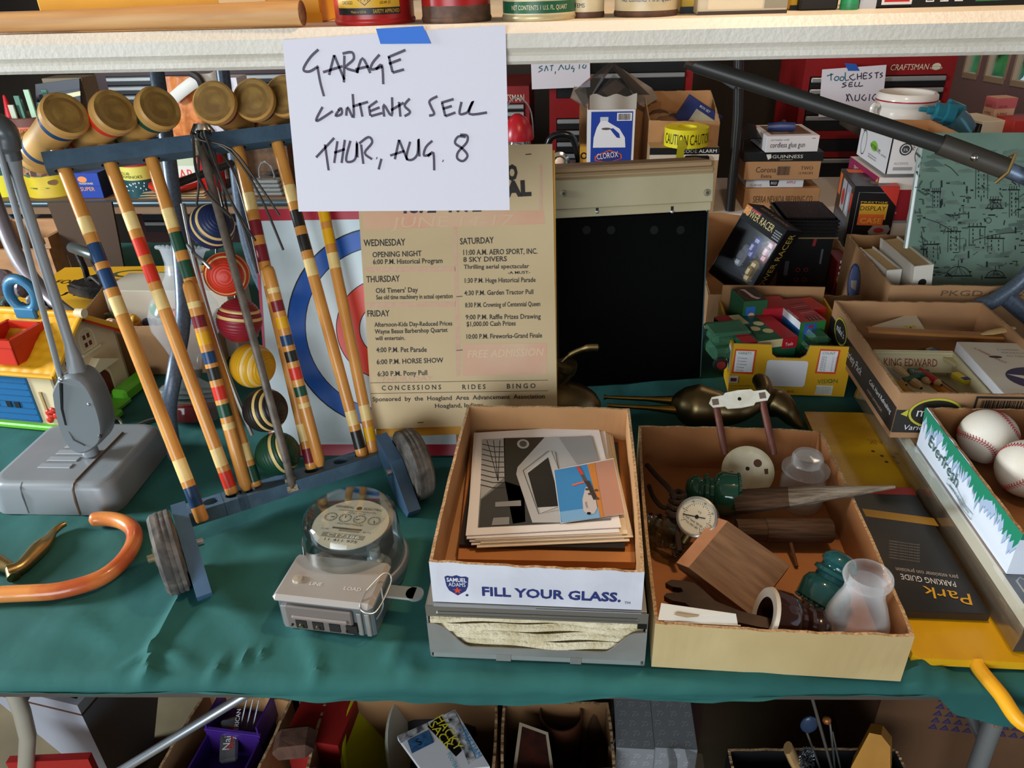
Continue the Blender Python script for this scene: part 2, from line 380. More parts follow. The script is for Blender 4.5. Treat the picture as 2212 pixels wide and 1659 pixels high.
def wr(x, y):
    z = .0030*NZ.noise(V((x*6, y*6, 1)))+.0034*NZ.noise(V((x*13+2*y, y*13, 4)))+.0012*NZ.noise(V((x*30, y*24, 9)))
    for a, c, h, w in FS:
        d = (c-a); d.z = 0; l = d.length; p = V((x, y, 0))-V((a.x, a.y, 0)); t_ = max(0, min(1, p.dot(d)/l/l)); q = (p-d*t_).length
        z += h*math.exp(-(q/w)**2)*(.35+.65*math.sin(math.pi*min(1, max(.08, t_))))
    return z
rows = 96
def clo(u, v):
    x = -1.7+3.0*u; e = E_(x); k = v*rows
    if k < 9:
        f = k/9; z0 = hz(x); wv = .006*NZ.noise(V((x*7, 3, k*.2)))*(1-f)+.004*NZ.noise(V((x*22, 7, k*.3)))*(1-f)
        an = f*math.pi/2
        if f < .6: return V((x, e-.024+wv+.004*f, z0+(.724-z0)*f/.6))
        g = (f-.6)/.4*math.pi/2
        return V((x, e-.022+wv+.022*(1-math.cos(g)), .724+.016*math.sin(g)+wr(x, e)*g/2))
    f = (k-9)/(rows-9); y = e+(2.48-e)*(f**1.5)
    return V((x, y, .7405+wr(x, y)))
b = B(); b.grid(clo, 420, rows, CLOTH); b.build('tablecloth', label='teal green cloth spread over the tables, hanging over the front edge', cat='tablecloth')
# ================================================================== UPPER WHITE TABLE
UZ0, UZ1, UY = 1.462, 1.508, .984
PLAS = mat('dfd8cb', .5, c2='d3cabb', sc_=4, bump=.12, bsc=170)
t = thing('folding_table', 'white moulded plastic folding table standing on the lower table, top level with the camera', 'table', at(-.1, 1.3, .745))
b = world_to(t, B()); b.box(-1.4, UY, UZ0+.008, 1.15, 1.75, UZ1, PLAS, .011, True); b.box(-1.39, UY+.004, UZ0, 1.14, UY+.03, UZ0+.014, PLAS, .004); b.box(-1.39, 1.72, UZ0, 1.14, 1.745, UZ0+.012, PLAS)
b.build('tabletop', t)
TUB = mat('5b6675', .38, .25, c2='4d5866', sc_=200, lo=.4, hi=.6); DTUB = mat('3b3a38', .4, .3)
b = world_to(t, B())
b.tube(spl([gy(338, 150, 1.47), gy(372, 400, 1.38), gy(396, 660, 1.26), gy(378, 800, 1.16), gy(365, 890, 1.14), gz(378, 985, .757)]), .0135, TUB, 12)
b.tube(spl([gy(478, 130, 1.6), gy(505, 330, 1.58), gy(545, 560, 1.55), V((-.62, 1.5, .757))]), .0135, TUB, 12)
b.tube([gy(372, 400, 1.38), gy(508, 350, 1.58)], .008, DTUB); b.build('leg', t)
b = world_to(t, B()); p0 = gy(1500, 138, 1.3); p1 = gy(2060, 322, 1.22); p2 = gy(2175, 365, 1.2)
b.tube([p0, p0+(p1-p0)*.5, p1], .0125, DTUB, 12); b.tube([p1-(p2-p1)*.25, p2], .0155, mat('4a443c', .45, .2), 14); b.ball(p1+(p2-p1)*.3+V((0, -.016, 0)), .006, CHROME, 10, 6)
b.build('brace', t)
b = world_to(t, B()); b.tube([p2-(p2-p1)*.2, gy(2260, 402, 1.18)], .0115, mat('7d8da5', .4, .5, c2='2b2f36', sc_=30, st=(1, 1, 1)), 12); b.tube([gy(2180, 340, 1.19), gy(2195, 330, 1.19), gy(2178, 372, 1.185), gy(2150, 395, 1.19)], .0025, mat('8a7040', .4, .7), 6); b.build('brace', t)
b = world_to(t, B()); b.tube(spl([gy(2300, 470, 1.61), gy(2260, 540, 1.61), gy(2208, 606, 1.61), gy(2150, 648, 1.61), gy(2095, 675, 1.61), V((.80, 1.61, .758))]), .0165, TUB, 12); b.tube([gy(2170, 640, 1.61), gy(2230, 690, 1.61), gy(2330, 760, 1.61)], .018, TUB, 12); b.build('leg', t)
# ---- paper sign
WS = frame((gy(611, 84, UY-.004)), gy(1091, 55, UY-.004)-gy(611, 84, UY-.004), z=gy(611, 84, UY-.004)-gy(646, 457, UY-.004))
t = thing('paper_sign', 'white paper reading GARAGE CONTENTS SELL THUR AUG 8 taped to the white table edge', 'sign', WS)
b = B(WS); f = Fr(b, (0, 0, 0), X_, Z_); c = [f.px(*p) for p in ((610, 86), (1092, 54), (1101, 454), (645, 457))]
SX = lambda x, y: .0025*math.sin(x*9)*(-y*5)
q = lambda u, v: V(((c[0][0]*(1-v)+c[3][0]*v)*(1-u)+(c[1][0]*(1-v)+c[2][0]*v)*u, 0, (c[0][1]*(1-v)+c[3][1]*v)*(1-u)+(c[1][1]*(1-v)+c[2][1]*v)*u))
b.grid(lambda u, v: q(u, v), 8, 8, PAPER, False, True); b.grid(lambda u, v: q(u, v)+V((0, .0006, 0)), 8, 8, PAPER, False)
PEN = mat('3d3249', .5)
for st in [[(688, 107), (672, 122), (658, 143), (657, 153), (670, 154), (688, 143)], [(686, 145), (692, 178), (700, 208)], [(711, 162), (722, 119)], [(722, 119), (744, 172)], [(698, 156), (740, 143)], [(744, 120), (743, 178)], [(740, 116), (760, 113), (764, 128), (747, 146), (775, 155)], [(771, 158), (783, 126), (800, 158)], [(768, 150), (797, 143)],
           [(820, 118), (805, 136), (802, 150), (826, 144)], [(812, 150), (825, 141), (828, 182)], [(840, 122), (848, 156)], [(838, 124), (876, 108)], [(840, 138), (866, 128)], [(848, 157), (873, 150)],
           [(697, 231), (684, 256), (688, 260), (719, 240)], [(733, 237), (725, 250), (738, 246), (737, 234), (731, 238)], [(748, 250), (751, 232), (764, 254), (762, 203)], [(762, 230), (795, 220)], [(777, 222), (783, 252)], [(797, 230), (800, 250)], [(797, 231), (815, 218)], [(800, 240), (820, 232)], [(801, 251), (826, 244)], [(830, 252), (829, 226), (846, 250), (847, 210)], [(845, 238), (872, 222)], [(862, 220), (865, 252)], [(885, 213), (874, 228), (886, 242), (874, 251)],
           [(945, 208), (928, 218), (932, 232), (938, 246), (927, 250)], [(955, 222), (962, 251)], [(953, 222), (980, 214)], [(957, 235), (976, 229)], [(962, 251), (984, 243)], [(997, 220), (993, 246), (1010, 243)], [(1010, 243), (1022, 218), (1014, 246), (1052, 243)],
           [(683, 340), (722, 298)], [(702, 312), (710, 368)], [(729, 305), (722, 352)], [(745, 302), (738, 352)], [(722, 330), (745, 322)], [(757, 304), (748, 340), (752, 350), (768, 342), (771, 306), (772, 340)], [(780, 312), (785, 354)], [(776, 310), (796, 296), (804, 308), (788, 330), (804, 344)], [(813, 341), (815, 342)], [(824, 343), (818, 366)],
           [(853, 344), (862, 302)], [(862, 302), (880, 346)], [(843, 336), (874, 326)], [(886, 306), (878, 340), (890, 345), (902, 332), (904, 300), (906, 338)], [(934, 304), (920, 318), (916, 336), (932, 332)], [(924, 338), (936, 330), (938, 368)], [(956, 347), (958, 348)],
           [(1006, 296), (990, 295), (983, 309), (999, 321), (1010, 336), (1000, 348), (988, 342), (990, 328), (1008, 308), (1009, 293), (994, 291)]]: f.lp(st, .0031, PEN, 1.5)
b.build('sheet', t)
b = B(WS); f = Fr(b, (0, -.0012, 0), X_, Z_); f.poly([f.px(*p) for p in ((812, 62), (914, 56), (931, 94), (822, 95))], mat('2a6fd0', .6)); f = Fr(b, (0, -.0008, 0), X_, Z_); b.build('tape', t, label='blue masking tape')
# ---- things on the white table
def on_top(x0, x1, yb):
    p = gz((x0+x1)/2, yb, UZ1); dp = (p-CAM).dot(_F); r = (x1-x0)*dp/FPX/2
    p.y = max(p.y, 1.0); return p, r
def can(x0, x1, yb, name, label, ms_, prof=None, hgt=.14, txt=None, group='old quart cans on the white table', cat='can'):
    p, r = on_top(x0, x1, yb); d = V((p.x-CAM.x, p.y-CAM.y, 0)).normalized(); c = p+d*r
    W = frame((c.x, c.y, UZ1), V((d.y, -d.x, 0)), z=Z_)
    t = thing(name, label, cat, W, group); b = B(W)
    b.lathe([(r*.97, .0), (r, .003), (r, .0045), (r*.975, .007)], ms_['rim'], 40)
    pr = ms_['body']; b.lathe([(r*.975, z) for z, _ in pr]+[(r*.975, hgt)], [m for _, m in pr], 40, cap=False)
    def wt(s, x, z, h, m, w):   # text wrapped round the can
        g, fs, a, e = glyphs(s); k = h/CAP; kx = w/(e-a); R_ = r*.975+.0004
        b.add([(R_*math.sin(((gx-a)*kx+x-w/2)/R_), -R_*math.cos(((gx-a)*kx+x-w/2)/R_), z+gy_*k) for gx, gy_ in g], fs, m)
    def wp(x0_, x1_, z0_, z1_, m, lift=.0002):
        R_ = r*.975+lift; n = 12
        b.add([(R_*math.sin((x0_+(x1_-x0_)*i/n)/R_), -R_*math.cos((x0_+(x1_-x0_)*i/n)/R_), z) for z in (z0_, z1_) for i in range(n+1)], [(i, i+1, n+2+i, n+1+i) for i in range(n)], m)
    if txt: txt(wt, wp, r)
    b.build('can_body', t); b = B(W); b.lathe([(r*.975, hgt), (r, hgt+.001), (r, hgt+.004), (r*.93, hgt+.004), (r*.92, hgt+.001), (0, hgt+.001)], ms_['rim'], 32); b.build('lid', t)
    return t
CRED = mat('b0231f', .3, c2='9a1c1a', sc_=20); CYEL = mat('d8a518', .4, c2='c7951a', sc_=15); CANCR = mat('dcc9a2', .4, c2='cbb68c', sc_=30); CGRN = mat('1f5a3a', .4); RUST = mat('6b4a36', .6, c2='4a3426', sc_=60)
def tx1(wt, wp, r):
    wp(-.052, .033, .018, .07, CYEL); wp(-.052, .033, .012, .0195, BLACK, .0003)
    wt('SAFETY APPROVED', .015, .0135, .0045, CYEL, .034); wt('Made in U.S.A.', -.02, .014, .0028, CYEL, .02)
    wt('1 QUART (U.S.)', .014, .029, .0068, BLACK, .030); wt('CAPACITY', .014, .039, .003, BLACK, .013); wt('LESS IMP. QT.', .014, .0235, .003, BLACK, .014); wt('JUSTRITE MFG. CO.', -.037, .030, .006, BLACK, .028); wt('CHICAGO', -.035, .0235, .004, BLACK, .016)
    wt('F M', -.0115, .0265, .005, BLACK, .009)
    for a, c in (((-.021, .029), (-.0115, .036)), ((-.0115, .036), (-.002, .029)), ((-.002, .029), (-.0115, .022)), ((-.0115, .022), (-.021, .029))):
        R_ = r*.975+.0004; b_ = [(R_*math.sin(x/R_), -R_*math.cos(x/R_), z+dz) for (x, z) in (a, c) for dz in (0, .0009)]
        wt.__closure__ and [cl.cell_contents for cl in wt.__closure__ if isinstance(cl.cell_contents, B)][0].add(b_, [(0, 2, 3, 1)], BLACK)
can(701, 889, 61, 'safety_can', 'red safety can with yellow and black label reading 1 QUART', dict(rim=CRED, body=[(.006, CRED)]), txt=tx1)
can(909, 1066, 51, 'quart_can', 'plain red can marked 1 U.S. QT with worn brown base band', dict(rim=RUST, body=[(.006, RUST), (.019, CRED)]), txt=lambda wt, wp, r: wt('1 U.S. QT', -.012, .031, .013, mat('3a1512', .5), .038))
def tx3(wt, wp, r): wt('NET CONTENTS 1 U.S. FL. QUART', 0, .0125, .0052, CREAM, .074); wt('OIL', 0, .029, .02, CGRN, .034)
can(1081, 1249, 47, 'oil_can', 'cream oil can with green stripe marked NET CONTENTS 1 U.S. FL. QUART', dict(rim=mat('c8b88e', .35, .4), body=[(.006, CANCR), (.0085, CGRN), (.0215, CANCR)]), txt=tx3)
can(1228, 1306, 40, 'oil_can', 'cream rust-spotted can half hidden behind the green-striped oil can', dict(rim=RUST, body=[(.006, CANCR)]), txt=lambda wt, wp, r: wt('ITEMS', -.01, .012, .005, BLACK, .015))
can(1323, 1465, 38, 'quart_can', 'stained cream can marked Net Contents 1 U.S. Quart in blue', dict(rim=RUST, body=[(.006, CANCR)]), txt=lambda wt, wp, r: wt('Net Contents 1 U.S. Quart', 0, .017, .0062, mat('3c4f78', .5), .066))
def tbox(x0, x1, yb, d, h, name, label, m, cat='box', prn=None, dy=0):
    p, r = on_top(x0, x1, yb); a = gy(x0, yb, p.y+dy); c = gy(x1, yb, p.y+dy); w = c.x-a.x
    W = at(a.x, p.y+dy, UZ1); b = B(W); b.box(0, 0, 0, w, d, h, m, .002); F_ = faces(b, w, d, h)
    if prn: prn(F_, w, h)
    return b.build(name, label=label, cat=cat)
def pr(F_, w, h):
    f = F_['f']; f.rect(.012, .006, w*.72, h-.004, mat('e8d2ae', .6), 1); f.rect(w*.74, .006, w-.001, h-.004, mat('9d9078', .6), 1); f.text(.035, .018, .0105, 'Harvester Red', BLACK, w=.062); f.rect(0, 0, w, .004, mat('4a3a30', .6), 2)
tbox(1506, 1699, 31, .06, .14, 'paint_carton', 'cream paint carton printed Harvester Red on the white table', mat('d3c2a4', .6), prn=pr)
tbox(1468, 1503, 34, .05, .14, 'oil_tin', 'narrow yellow and black tin between cream can and paint carton', mat('caa017', .4), 'tin', prn=lambda F_, w, h: (F_['f'].rect(0, .0, w, .008, BLACK), F_['f'].rect(0, .024, w, .04, mat('8a1c18'))), dy=.04)
tbox(1704, 1722, 26, .05, .12, 'yellow_tin', 'thin yellow tin right of the paint carton', mat('d0a21b', .4), 'tin', prn=lambda F_, w, h: F_['f'].rect(0, 0, w, .006, BLACK), dy=.03)
tbox(1726, 1808, 26, .06, .13, 'dark_carton', 'dark brown carton on the white table left of green spray can', DARK, dy=.03)
can(1813, 1852, 22, 'spray_can', 'small green can on the white table beside the black boxed set', dict(rim=mat('2f8f5e', .4), body=[(.006, mat('2d9a62', .4))]), group=None)
def pr(F_, w, h):
    f = F_['f']; l = F_['l']
    f.rect(.0, .0, .02, h, mat('c7c9d2', .4)); f.rect(.026, .004, .062, .05, WHITE, 1); f.rect(.029, .007, .059, .05, mat('c4211f'), 2); f.text(.044, .012, .026, 'C', WHITE, al='c'); f.rect(.062, 0, w, h, BLACK, 1)
    for i, s in enumerate(('Dome', 'Hinge', 'Easy')): f.text(.088+.017*i, .006, .0105, s, WHITE, rot=math.pi/2)
    f.line([(.138, .2), (.138, .006), (w, .008)], .0025, mat('2a8a4a'), 2); f.rect(.141, .009, w, h, mat('123a22'), 1)
tbox(1856, 2290, 14, .08, .13, 'boxed_set', 'black box with red square and green frame, right end of the white table', BLACK, prn=pr)
yz = mat('eba610', .45, c2='dc9806', sc_=6)
def pr(F_, w, h):
    f = F_['f']; x, y = f.px(523, 2); f.disc(x, y, .032, mat('e9c58f', .5), 2, ry=.012); f.rect(0, 0, w, .012, mat('e39c08', .4), 1)
tbox(96, 699, 62, .12, .1, 'yellow_crate', 'bright yellow plastic case behind the wooden poles on the white table', yz, 'case', prn=pr, dy=.055)
tbox(-60, 90, 66, .1, .016, 'dark_tray', 'low dark wooden tray at left end of the white table', mat('3a2a20', .6), 'tray', dy=.02)
WP = mat('d7a56c', .5, c2='c08a52', sc_=5, st=(1, 12, 12))
def pole(name, label, a, bq, ra, rb):
    W = frame(a, bq-a, z=Z_); b = B(W); L = (bq-a).length; pa = [(L*i/12, 0, 0) for i in range(13)]
    b.tube(pa, [ra+(rb-ra)*i/12 for i in range(13)], WP, 16, up=(0, 0, 1)); b.tube([(L, 0, 0), (L+.0006, 0, 0)], [rb*.985, rb*.9], mat('8a6a4c', .8, c2='6d5038', sc_=150), 16)
    return b.build(name, label=label, cat='pole', group='wooden poles on the white table')
a = gy(-40, 32, 1.012); c = gy(656, 49, 1.004); a.z = UZ1+.0135; c.z = UZ1+.0155
pole('wooden_pole', 'thick turned wooden pole ending just left of the paper sign', a, c, .0115, .0145)
a = gy(-60, 4, 1.05); c = gy(158, 4, 1.04); a.z = c.z = UZ1+.031; a.z = c.z = UZ1+.0125
pole('wooden_pole', 'short wooden pole behind the thick pole, top left corner', a+V((0, 0, .0)), c, .012, .0115)
# ================================================================== CROQUET SET
LEAN = R(27)
_b1 = gz(430, 1106, .785); _b6 = gz(806, 988, .785)
_ax = (_b6-_b1).normalized(); _n = V((-_ax.y, _ax.x, 0))
_h = _n*math.sin(LEAN)+Z_*math.cos(LEAN); _m = _n*math.cos(LEAN)-Z_*math.sin(LEAN)
WC = MX((_ax, _m, _h)).transposed().to_4x4(); WC.translation = _b1
WCi = WC.inverted()
def sp(px, py, y=0): p = WCi @ gpl(px, py, _b1+_m*y, _m); return V((p.x, y, p.z))
SBL = mat('4c6579', .5, c2='405668', sc_=30, bump=.08, bsc=120); SBL2 = mat('4c6c8c', .5, c2='3f5b78', sc_=12)
HWOOD = mat('da9748', .32, c2='c58033', sc_=9, coat=.3); HCREAM = mat('efd08a', .35, c2='e3c079', sc_=30)
PAINT = dict(c=HCREAM, b=mat('1f3f66', .3), r=mat('d8331f', .32), g=mat('1d4a33', .32), m=mat('7c1f28', .32), k=mat('24221f', .32), y=mat('e3a512', .32))
ZT = sp(120, 352).z; XL = sp(96, 352).x; XR = sp(705, 268).x
def hbar(x0, x1, y0, y1, z0, z1, holes, r, m, tilt=0):
    b = B(WC); b.X = MX.Rotation(R(tilt), 4, 'X') if tilt else None; cy = (y0+y1)/2; hw = (y1-y0)/2; xs_ = x0
    for hx in holes:
        a, c = hx-hw*.8, hx+hw*.8
        if a > xs_: b.box(xs_, y0, z0, a, y1, z1, m)
        n = 24; vs_ = []
        for z in (z0, z1):
            for k in range(n):
                an = 2*math.pi*k/n; vs_.append((hx+r*math.cos(an), cy+r*math.sin(an), z))
            for k in range(n):
                an = 2*math.pi*k/n; q = max(abs(math.cos(an)), abs(math.sin(an))); vs_.append((hx+hw*.8*math.cos(an)/q, cy+hw*math.sin(an)/q, z))
        fs = []
        for k in range(n):
            k2 = (k+1) % n
            fs += [(k, n+k, n+k2, k2), (2*n+k, 2*n+k2, 3*n+k2, 3*n+k), (k, k2, 2*n+k2, 2*n+k), (n+k, 3*n+k, 3*n+k2, n+k2)]
        b.add(vs_, fs, m); xs_ = c
    b.box(xs_, y0, z0, x1, y1, z1, m); return b
t = thing('croquet_stand', 'blue wooden croquet stand on two rubber wheels, leaning back', 'croquet stand', WC)
MAL = [((430, 1104), (134, 352)), ((501, 1062), (232, 336)), ((552, 1046), (321, 323)), ((673, 1008), (508, 295)), ((785, 992), (592, 284)), ((808, 982), (662, 276))]
STK = [((531, 1052), (380, 604)), ((691, 1000), (597, 563))]
ml = [(sp(*a, -.035 if i == 0 else 0), sp(*c)) for i, (a, c) in enumerate(MAL)]; sl = [(sp(*a, -.006), sp(*c, -.03)) for a, c in STK]
def xat(a, c, z): return a.x+(c.x-a.x)*(z-a.z)/(c.z-a.z)
xb = [xat(a, c, 0) for a, c in ml]+[xat(a, c, 0) for a, c in sl]+[sp(735, 993).x, sp(455, 1082).x]
xb = sorted(xb); hb = []
for x in xb[1:]:
    if not hb or x-hb[-1] > .022: hb.append(x)
b = hbar(-.028, sp(828, 985).x, -.024, .024, -.012, .012, hb, .0135, SBL, 15)
b.build('bottom_bar', t)
hb.clear()
for x in sorted(xat(a, c, ZT) for a, c in ml): hb.append(x)
hbar(XL, XR, -.02, .02, ZT-.013, ZT+.013, hb, .0135, SBL).build('top_bar', t)
RODX = (sp(420, 300).x, sp(624, 1040).x)
SROD = mat('766a5e', .45, .15, c2='574d44', sc_=40)
for y, nm in ((-.046, 'rod'), (.043, 'rod')):
    b = B(); x0, x1 = RODX; dx = .012 if y > 0 else 0
    b.tube([(x0+dx+.004, y*.5, ZT), (x0+dx, y, ZT-.05), (x1+dx, y, .05), (x1+dx, y*.55, .0)], [.0062, .0068, .0068, .0062], SROD, 10, sq=.7, up=(0, 1, 0))
    if y < 0:
        pm = mat('b8b49c', .6, c2='7d5a3c', sc_=250)
        b.box(x1-.009, -.0245, -.012, x1+.009, -.0222, .012, pm); b.ball((x1, -.0246, -.002), .0042, mat('7a5a3c', .5, .5), 10, 6, sy=.5)
        b.box(x0-.008, -.0225, ZT-.022, x0+.012, -.0202, ZT+.006, pm)
    b.build(nm, t)
WCi3 = WC.to_3x3().inverted()
# wheels and feet stand on the cloth: world shapes moved into the stand's own space
b = B(); b.X = WCi
def foot(px0, px1, w_, off):
    p = gz(*px0); q = _n
    pl = [(-.014, 0), (-.075, .0), (-.092, .012), (-.05, .078), (.035, .088), (.035, .060)]
    M = MX((-q, Z_, q.cross(Z_)*-1)).transposed().to_4x4()
    M = frame(p, -q, y=Z_); return M
def board(pf, th):
    M = frame(pf, -_n, y=Z_)
    return [(0, 0), (.012, .018), (-.055, .082), (-.125, .098), (-.118, .058), (-.045, .0)], M
WR = .064; RUB = mat('6a625a', .8, c2='3d3a38', sc_=40, bump=.15, bsc=90); RIMM = mat('2c2b2b', .6)
def wheel(cn, out):
    """rubber wheel whose axle lies along the bar; out = +1 or -1 outward direction"""
    ax = frame(cn, _n, z=_ax*out); b = B(); b.X = WCi
    w = .036
    pr = [(.02, -w/2), (WR*.62, -w/2), (WR*.66, -w*.44), (WR*.9, -w*.46), (WR*.985, -w*.33)]
    for z in (-.3, -.1, .1, .3): pr += [(WR, w*(z-.07)), (WR, w*(z+.05)), (WR*.985, w*(z+.09))] if z < .3 else []
    pr += [(WR*.985, w*.33), (WR*.9, w*.46), (WR*.66, w*.44), (WR*.62, w/2), (.02, w/2)]
    b.lathe(pr, RUB, 40, True, True, ax)
    b.lathe([(0, w/2), (.014, w/2), (.014, w/2+.003), (.006, w/2+.003), (.006, w/2+.012), (0, w/2+.012)], mat('9a8a6a', .4, .7), 16, True, False, ax)
    b.lathe([(.006, -.05), (.006, -w/2)], STEEL, 10, True, True, ax)
    return b
cL = gz(387, 1262)+Z_*WR; cR = gz(900, 1066)+Z_*WR
wheel(cL, -1).build('wheel', t); wheel(cR, 1).build('wheel', t)
for cc, s in ((cL, 1), (cR, -1)):
    o = cc+_ax*(.030*s); o.z = T+.001; pl, M = board(o-_n*.055, .022); b = B(); b.X = WCi
    b.prism([(x+.0, y) for x, y in pl], -.011, .011, SBL2, M); b.build('side_foot', t)
# mallets
MB_ = [('blue', 'b', [(473, 508, 'c'), (530, 571, 'b'), (586, 627, 'b'), (646, 684, 'c'), (992, 1037, 'c'), (1050, 1091, 'b')]), ('red', 'r', [(460, 497, 'c'), (516, 553, 'r'), (573, 610, 'r'), (627, 668, 'c'), (968, 1006, 'c'), (1018, 1052, 'r')]),
       ('green', 'g', [(452, 494, 'c'), (503, 543, 'g'), (564, 601, 'g'), (616, 656, 'c'), (958, 994, 'c'), (1006, 1040, 'g')]), ('maroon', 'm', [(418, 455, 'c'), (477, 510, 'm'), (530, 566, 'm'), (584, 617, 'c'), (915, 952, 'c'), (968, 999, 'm')]),
       ('black', 'k', [(401, 437, 'c'), (455, 490, 'k'), (508, 542, 'k'), (560, 596, 'c'), (887, 918, 'c'), (930, 968, 'k')]), ('yellow', 'y', [(450, 480, 'y'), (495, 528, 'y'), (547, 580, 'c'), (875, 908, 'c'), (922, 952, 'y')])]
MLAB = ['croquet mallet with blue bands on its handle, leftmost in the stand', 'croquet mallet with bright red bands on its handle', 'croquet mallet with dark green bands on its handle', 'croquet mallet with maroon bands right of the croquet balls', 'croquet mallet with black bands beside the target board', 'croquet mallet with yellow bands, its head hidden behind the paper sign']
FACE = [(145, 258), (249, 250), (345, 250), (460, 237), (545, 215), (612, 222)]
RINGW = mat('d9a860', .4, c2='c58f49', sc_=14); ENDW = mat('a9843f', .6, c2='7e5c2a', sc_=35); ENDR = mat('8a6630', .7)
HL = .15
for i, ((cn_, ck, bands), (a, c)) in enumerate(zip(MB_, ml)):
    A = WC @ a; C_ = WC @ c; dz = (C_-A).normalized(); HC = A+(C_-A)*((ZT+.045-a.z)/(c.z-a.z))
    A2 = A-dz*(.004 if i != 0 else .018); L = (HC-A2).length
    # head direction: front face where the photograph shows it, half a head away from the handle
    best = None
    for k in range(-60, 61, 2):
        an = R(k); d = (-_m*math.cos(an)+_ax*math.sin(an)); d = (d-dz*d.dot(dz)).normalized(); p = HC+d*HL/2-CAM
        X = 1106+FPX*p.dot(_R)/p.dot(_F); Y = 829.5-FPX*p.dot(_U)/p.dot(_F); e = (X-FACE[i][0])**2+.3*(Y-FACE[i][1])**2
        if best is None or e < best[0]: best = (e, d)
    d = best[1]; W = frame(A2, d, z=dz)
    t = thing('croquet_mallet', MLAB[i], 'croquet mallet', W, 'croquet mallets in the stand')
    def zof(py): f = (MAL[i][0][1]-py)/(MAL[i][0][1]-MAL[i][1][1]); q = sp(MAL[i][0][0]+(MAL[i][1][0]-MAL[i][0][0])*f, py); return ((WC @ q)-A2).dot(dz)
    prof = [(.0085, 0), (.0105, .003)]; ms_ = [HWOOD]
    for y0, y1, k in sorted(bands, key=lambda q: -q[1]):
        z0, z1 = zof(y1), zof(y0); prof += [(.0105, z0), (.0105, z1)]; ms_ += [HWOOD, PAINT[k]]
    prof += [(.0102, L-.02)]; ms_ += [HWOOD]
    b = B(); b.lathe(prof, ms_, 18); b.build('handle', t)
    axm = MX.Translation((0, 0, L)) @ MX.Rotation(R(90), 4, 'Y')
    rr = .0345
    hpz = [(.0, -HL/2), (rr*.55, -HL/2+.0006), (rr*.72, -HL/2+.0012), (rr*.9, -HL/2+.0006), (rr, -HL/2+.004), (rr, -HL/2+.016), (rr*.86, -HL/2+.02), (rr*.84, -HL/2+.025), (rr*.84, -HL/2+.035), (rr*.8, -HL/2+.05)]
    mm = [ENDW, ENDR, ENDW, RINGW, RINGW, RINGW, RINGW, PAINT[ck], RINGW]
    hp_ = hpz+[(r, -z) for r, z in hpz[::-1]]
    b = B(); b.lathe(hp_, mm+[RINGW]+mm[::-1], 36, True, False, axm); b.build('head', t)
# stakes
SB = [[(649, 662, 'c'), (679, 704, 'm'), (714, 741, 'y'), (756, 781, 'b'), (790, 816, 'k'), (830, 858, 'r'), (868, 895, 'g'), (908, 921, 'c')], [(611, 622, 'c'), (639, 662, 'm'), (674, 699, 'y'), (714, 736, 'b'), (748, 771, 'k'), (784, 810, 'r'), (825, 846, 'g'), (861, 871, 'c')]]
for i, (a, c) in enumerate(sl):
    A = WC @ a; C_ = WC @ c; dz = (C_-A).normalized(); L = (C_-A).length; W = frame(A-dz*.006, _ax, z=dz); b = B(W)
    prof = [(.006, 0), (.0106, .012)]; ms_ = [HWOOD]
    def zof(py): f = (STK[i][0][1]-py)/(STK[i][0][1]-STK[i][1][1]); q = sp(STK[i][0][0]+(STK[i][1][0]-STK[i][0][0])*f, py, -.006-.024*f); return ((WC @ q)-A).dot(dz)
    for y0, y1, k in SB[i][::-1]: prof += [(.0106, zof(y1)), (.0106, zof(y0))]; ms_ += [HWOOD, PAINT[k]]
    prof += [(.0106, L-.009), (.009, L-.003), (.0045, L), (0, L+.001)]; ms_ += [HWOOD]*4
    b.lathe(prof, ms_, 16)
    b.build('croquet_stake', label=['multi-striped round-topped croquet stake left of the ball column', 'multi-striped round-topped croquet stake right of the ball column'][i], cat='croquet stake', group='croquet stakes')
# balls
BALLS = [((457, 489), '1f2b52', 'navy blue', 1.0, (.75, -.5, .6)), ((490, 592), 'd2361d', 'bright orange red', .1, (.3, -.9, .2)), ((517, 692), '8e1b2a', 'dark red', 1, (.15, .25, 1)), ((546, 790), 'dda41a', 'yellow', -.6, (.85, -.3, .0)), ((573, 886), '24211f', 'black', .5, (.95, -.2, .35)), ((600, 980), '17462f', 'dark green', -.2, (.9, .1, .35))]
for (px, hx, nm, _, axd) in BALLS:
    cpos = WC @ sp(*px); r = .0375; ax = V(axd).normalized(); ax = frame(cpos, ax.cross(V((.3, .5, .9))), z=ax)
    b = B(ax); m = mat(hx, .42, bump=0); pr = []; n = 46; ms_ = []
    for k in range(n+1):
        an = math.pi*k/n; rk = r*(1+(.016 if k % 2 else -.008)*(1 if 2 < k < n-2 else 0)); pr.append((max(0, rk*math.sin(an)), -rk*math.cos(an)))
    for k in range(n):
        a_ = k/n; ms_.append(HCREAM if k in (25, 26, 30, 31) else m)
    b.lathe(pr, ms_, 36, True, False)
    b.build('croquet_ball', label='%s croquet ball with cream stripes in the stand column' % nm, cat='croquet ball', group='croquet balls stacked in the stand')
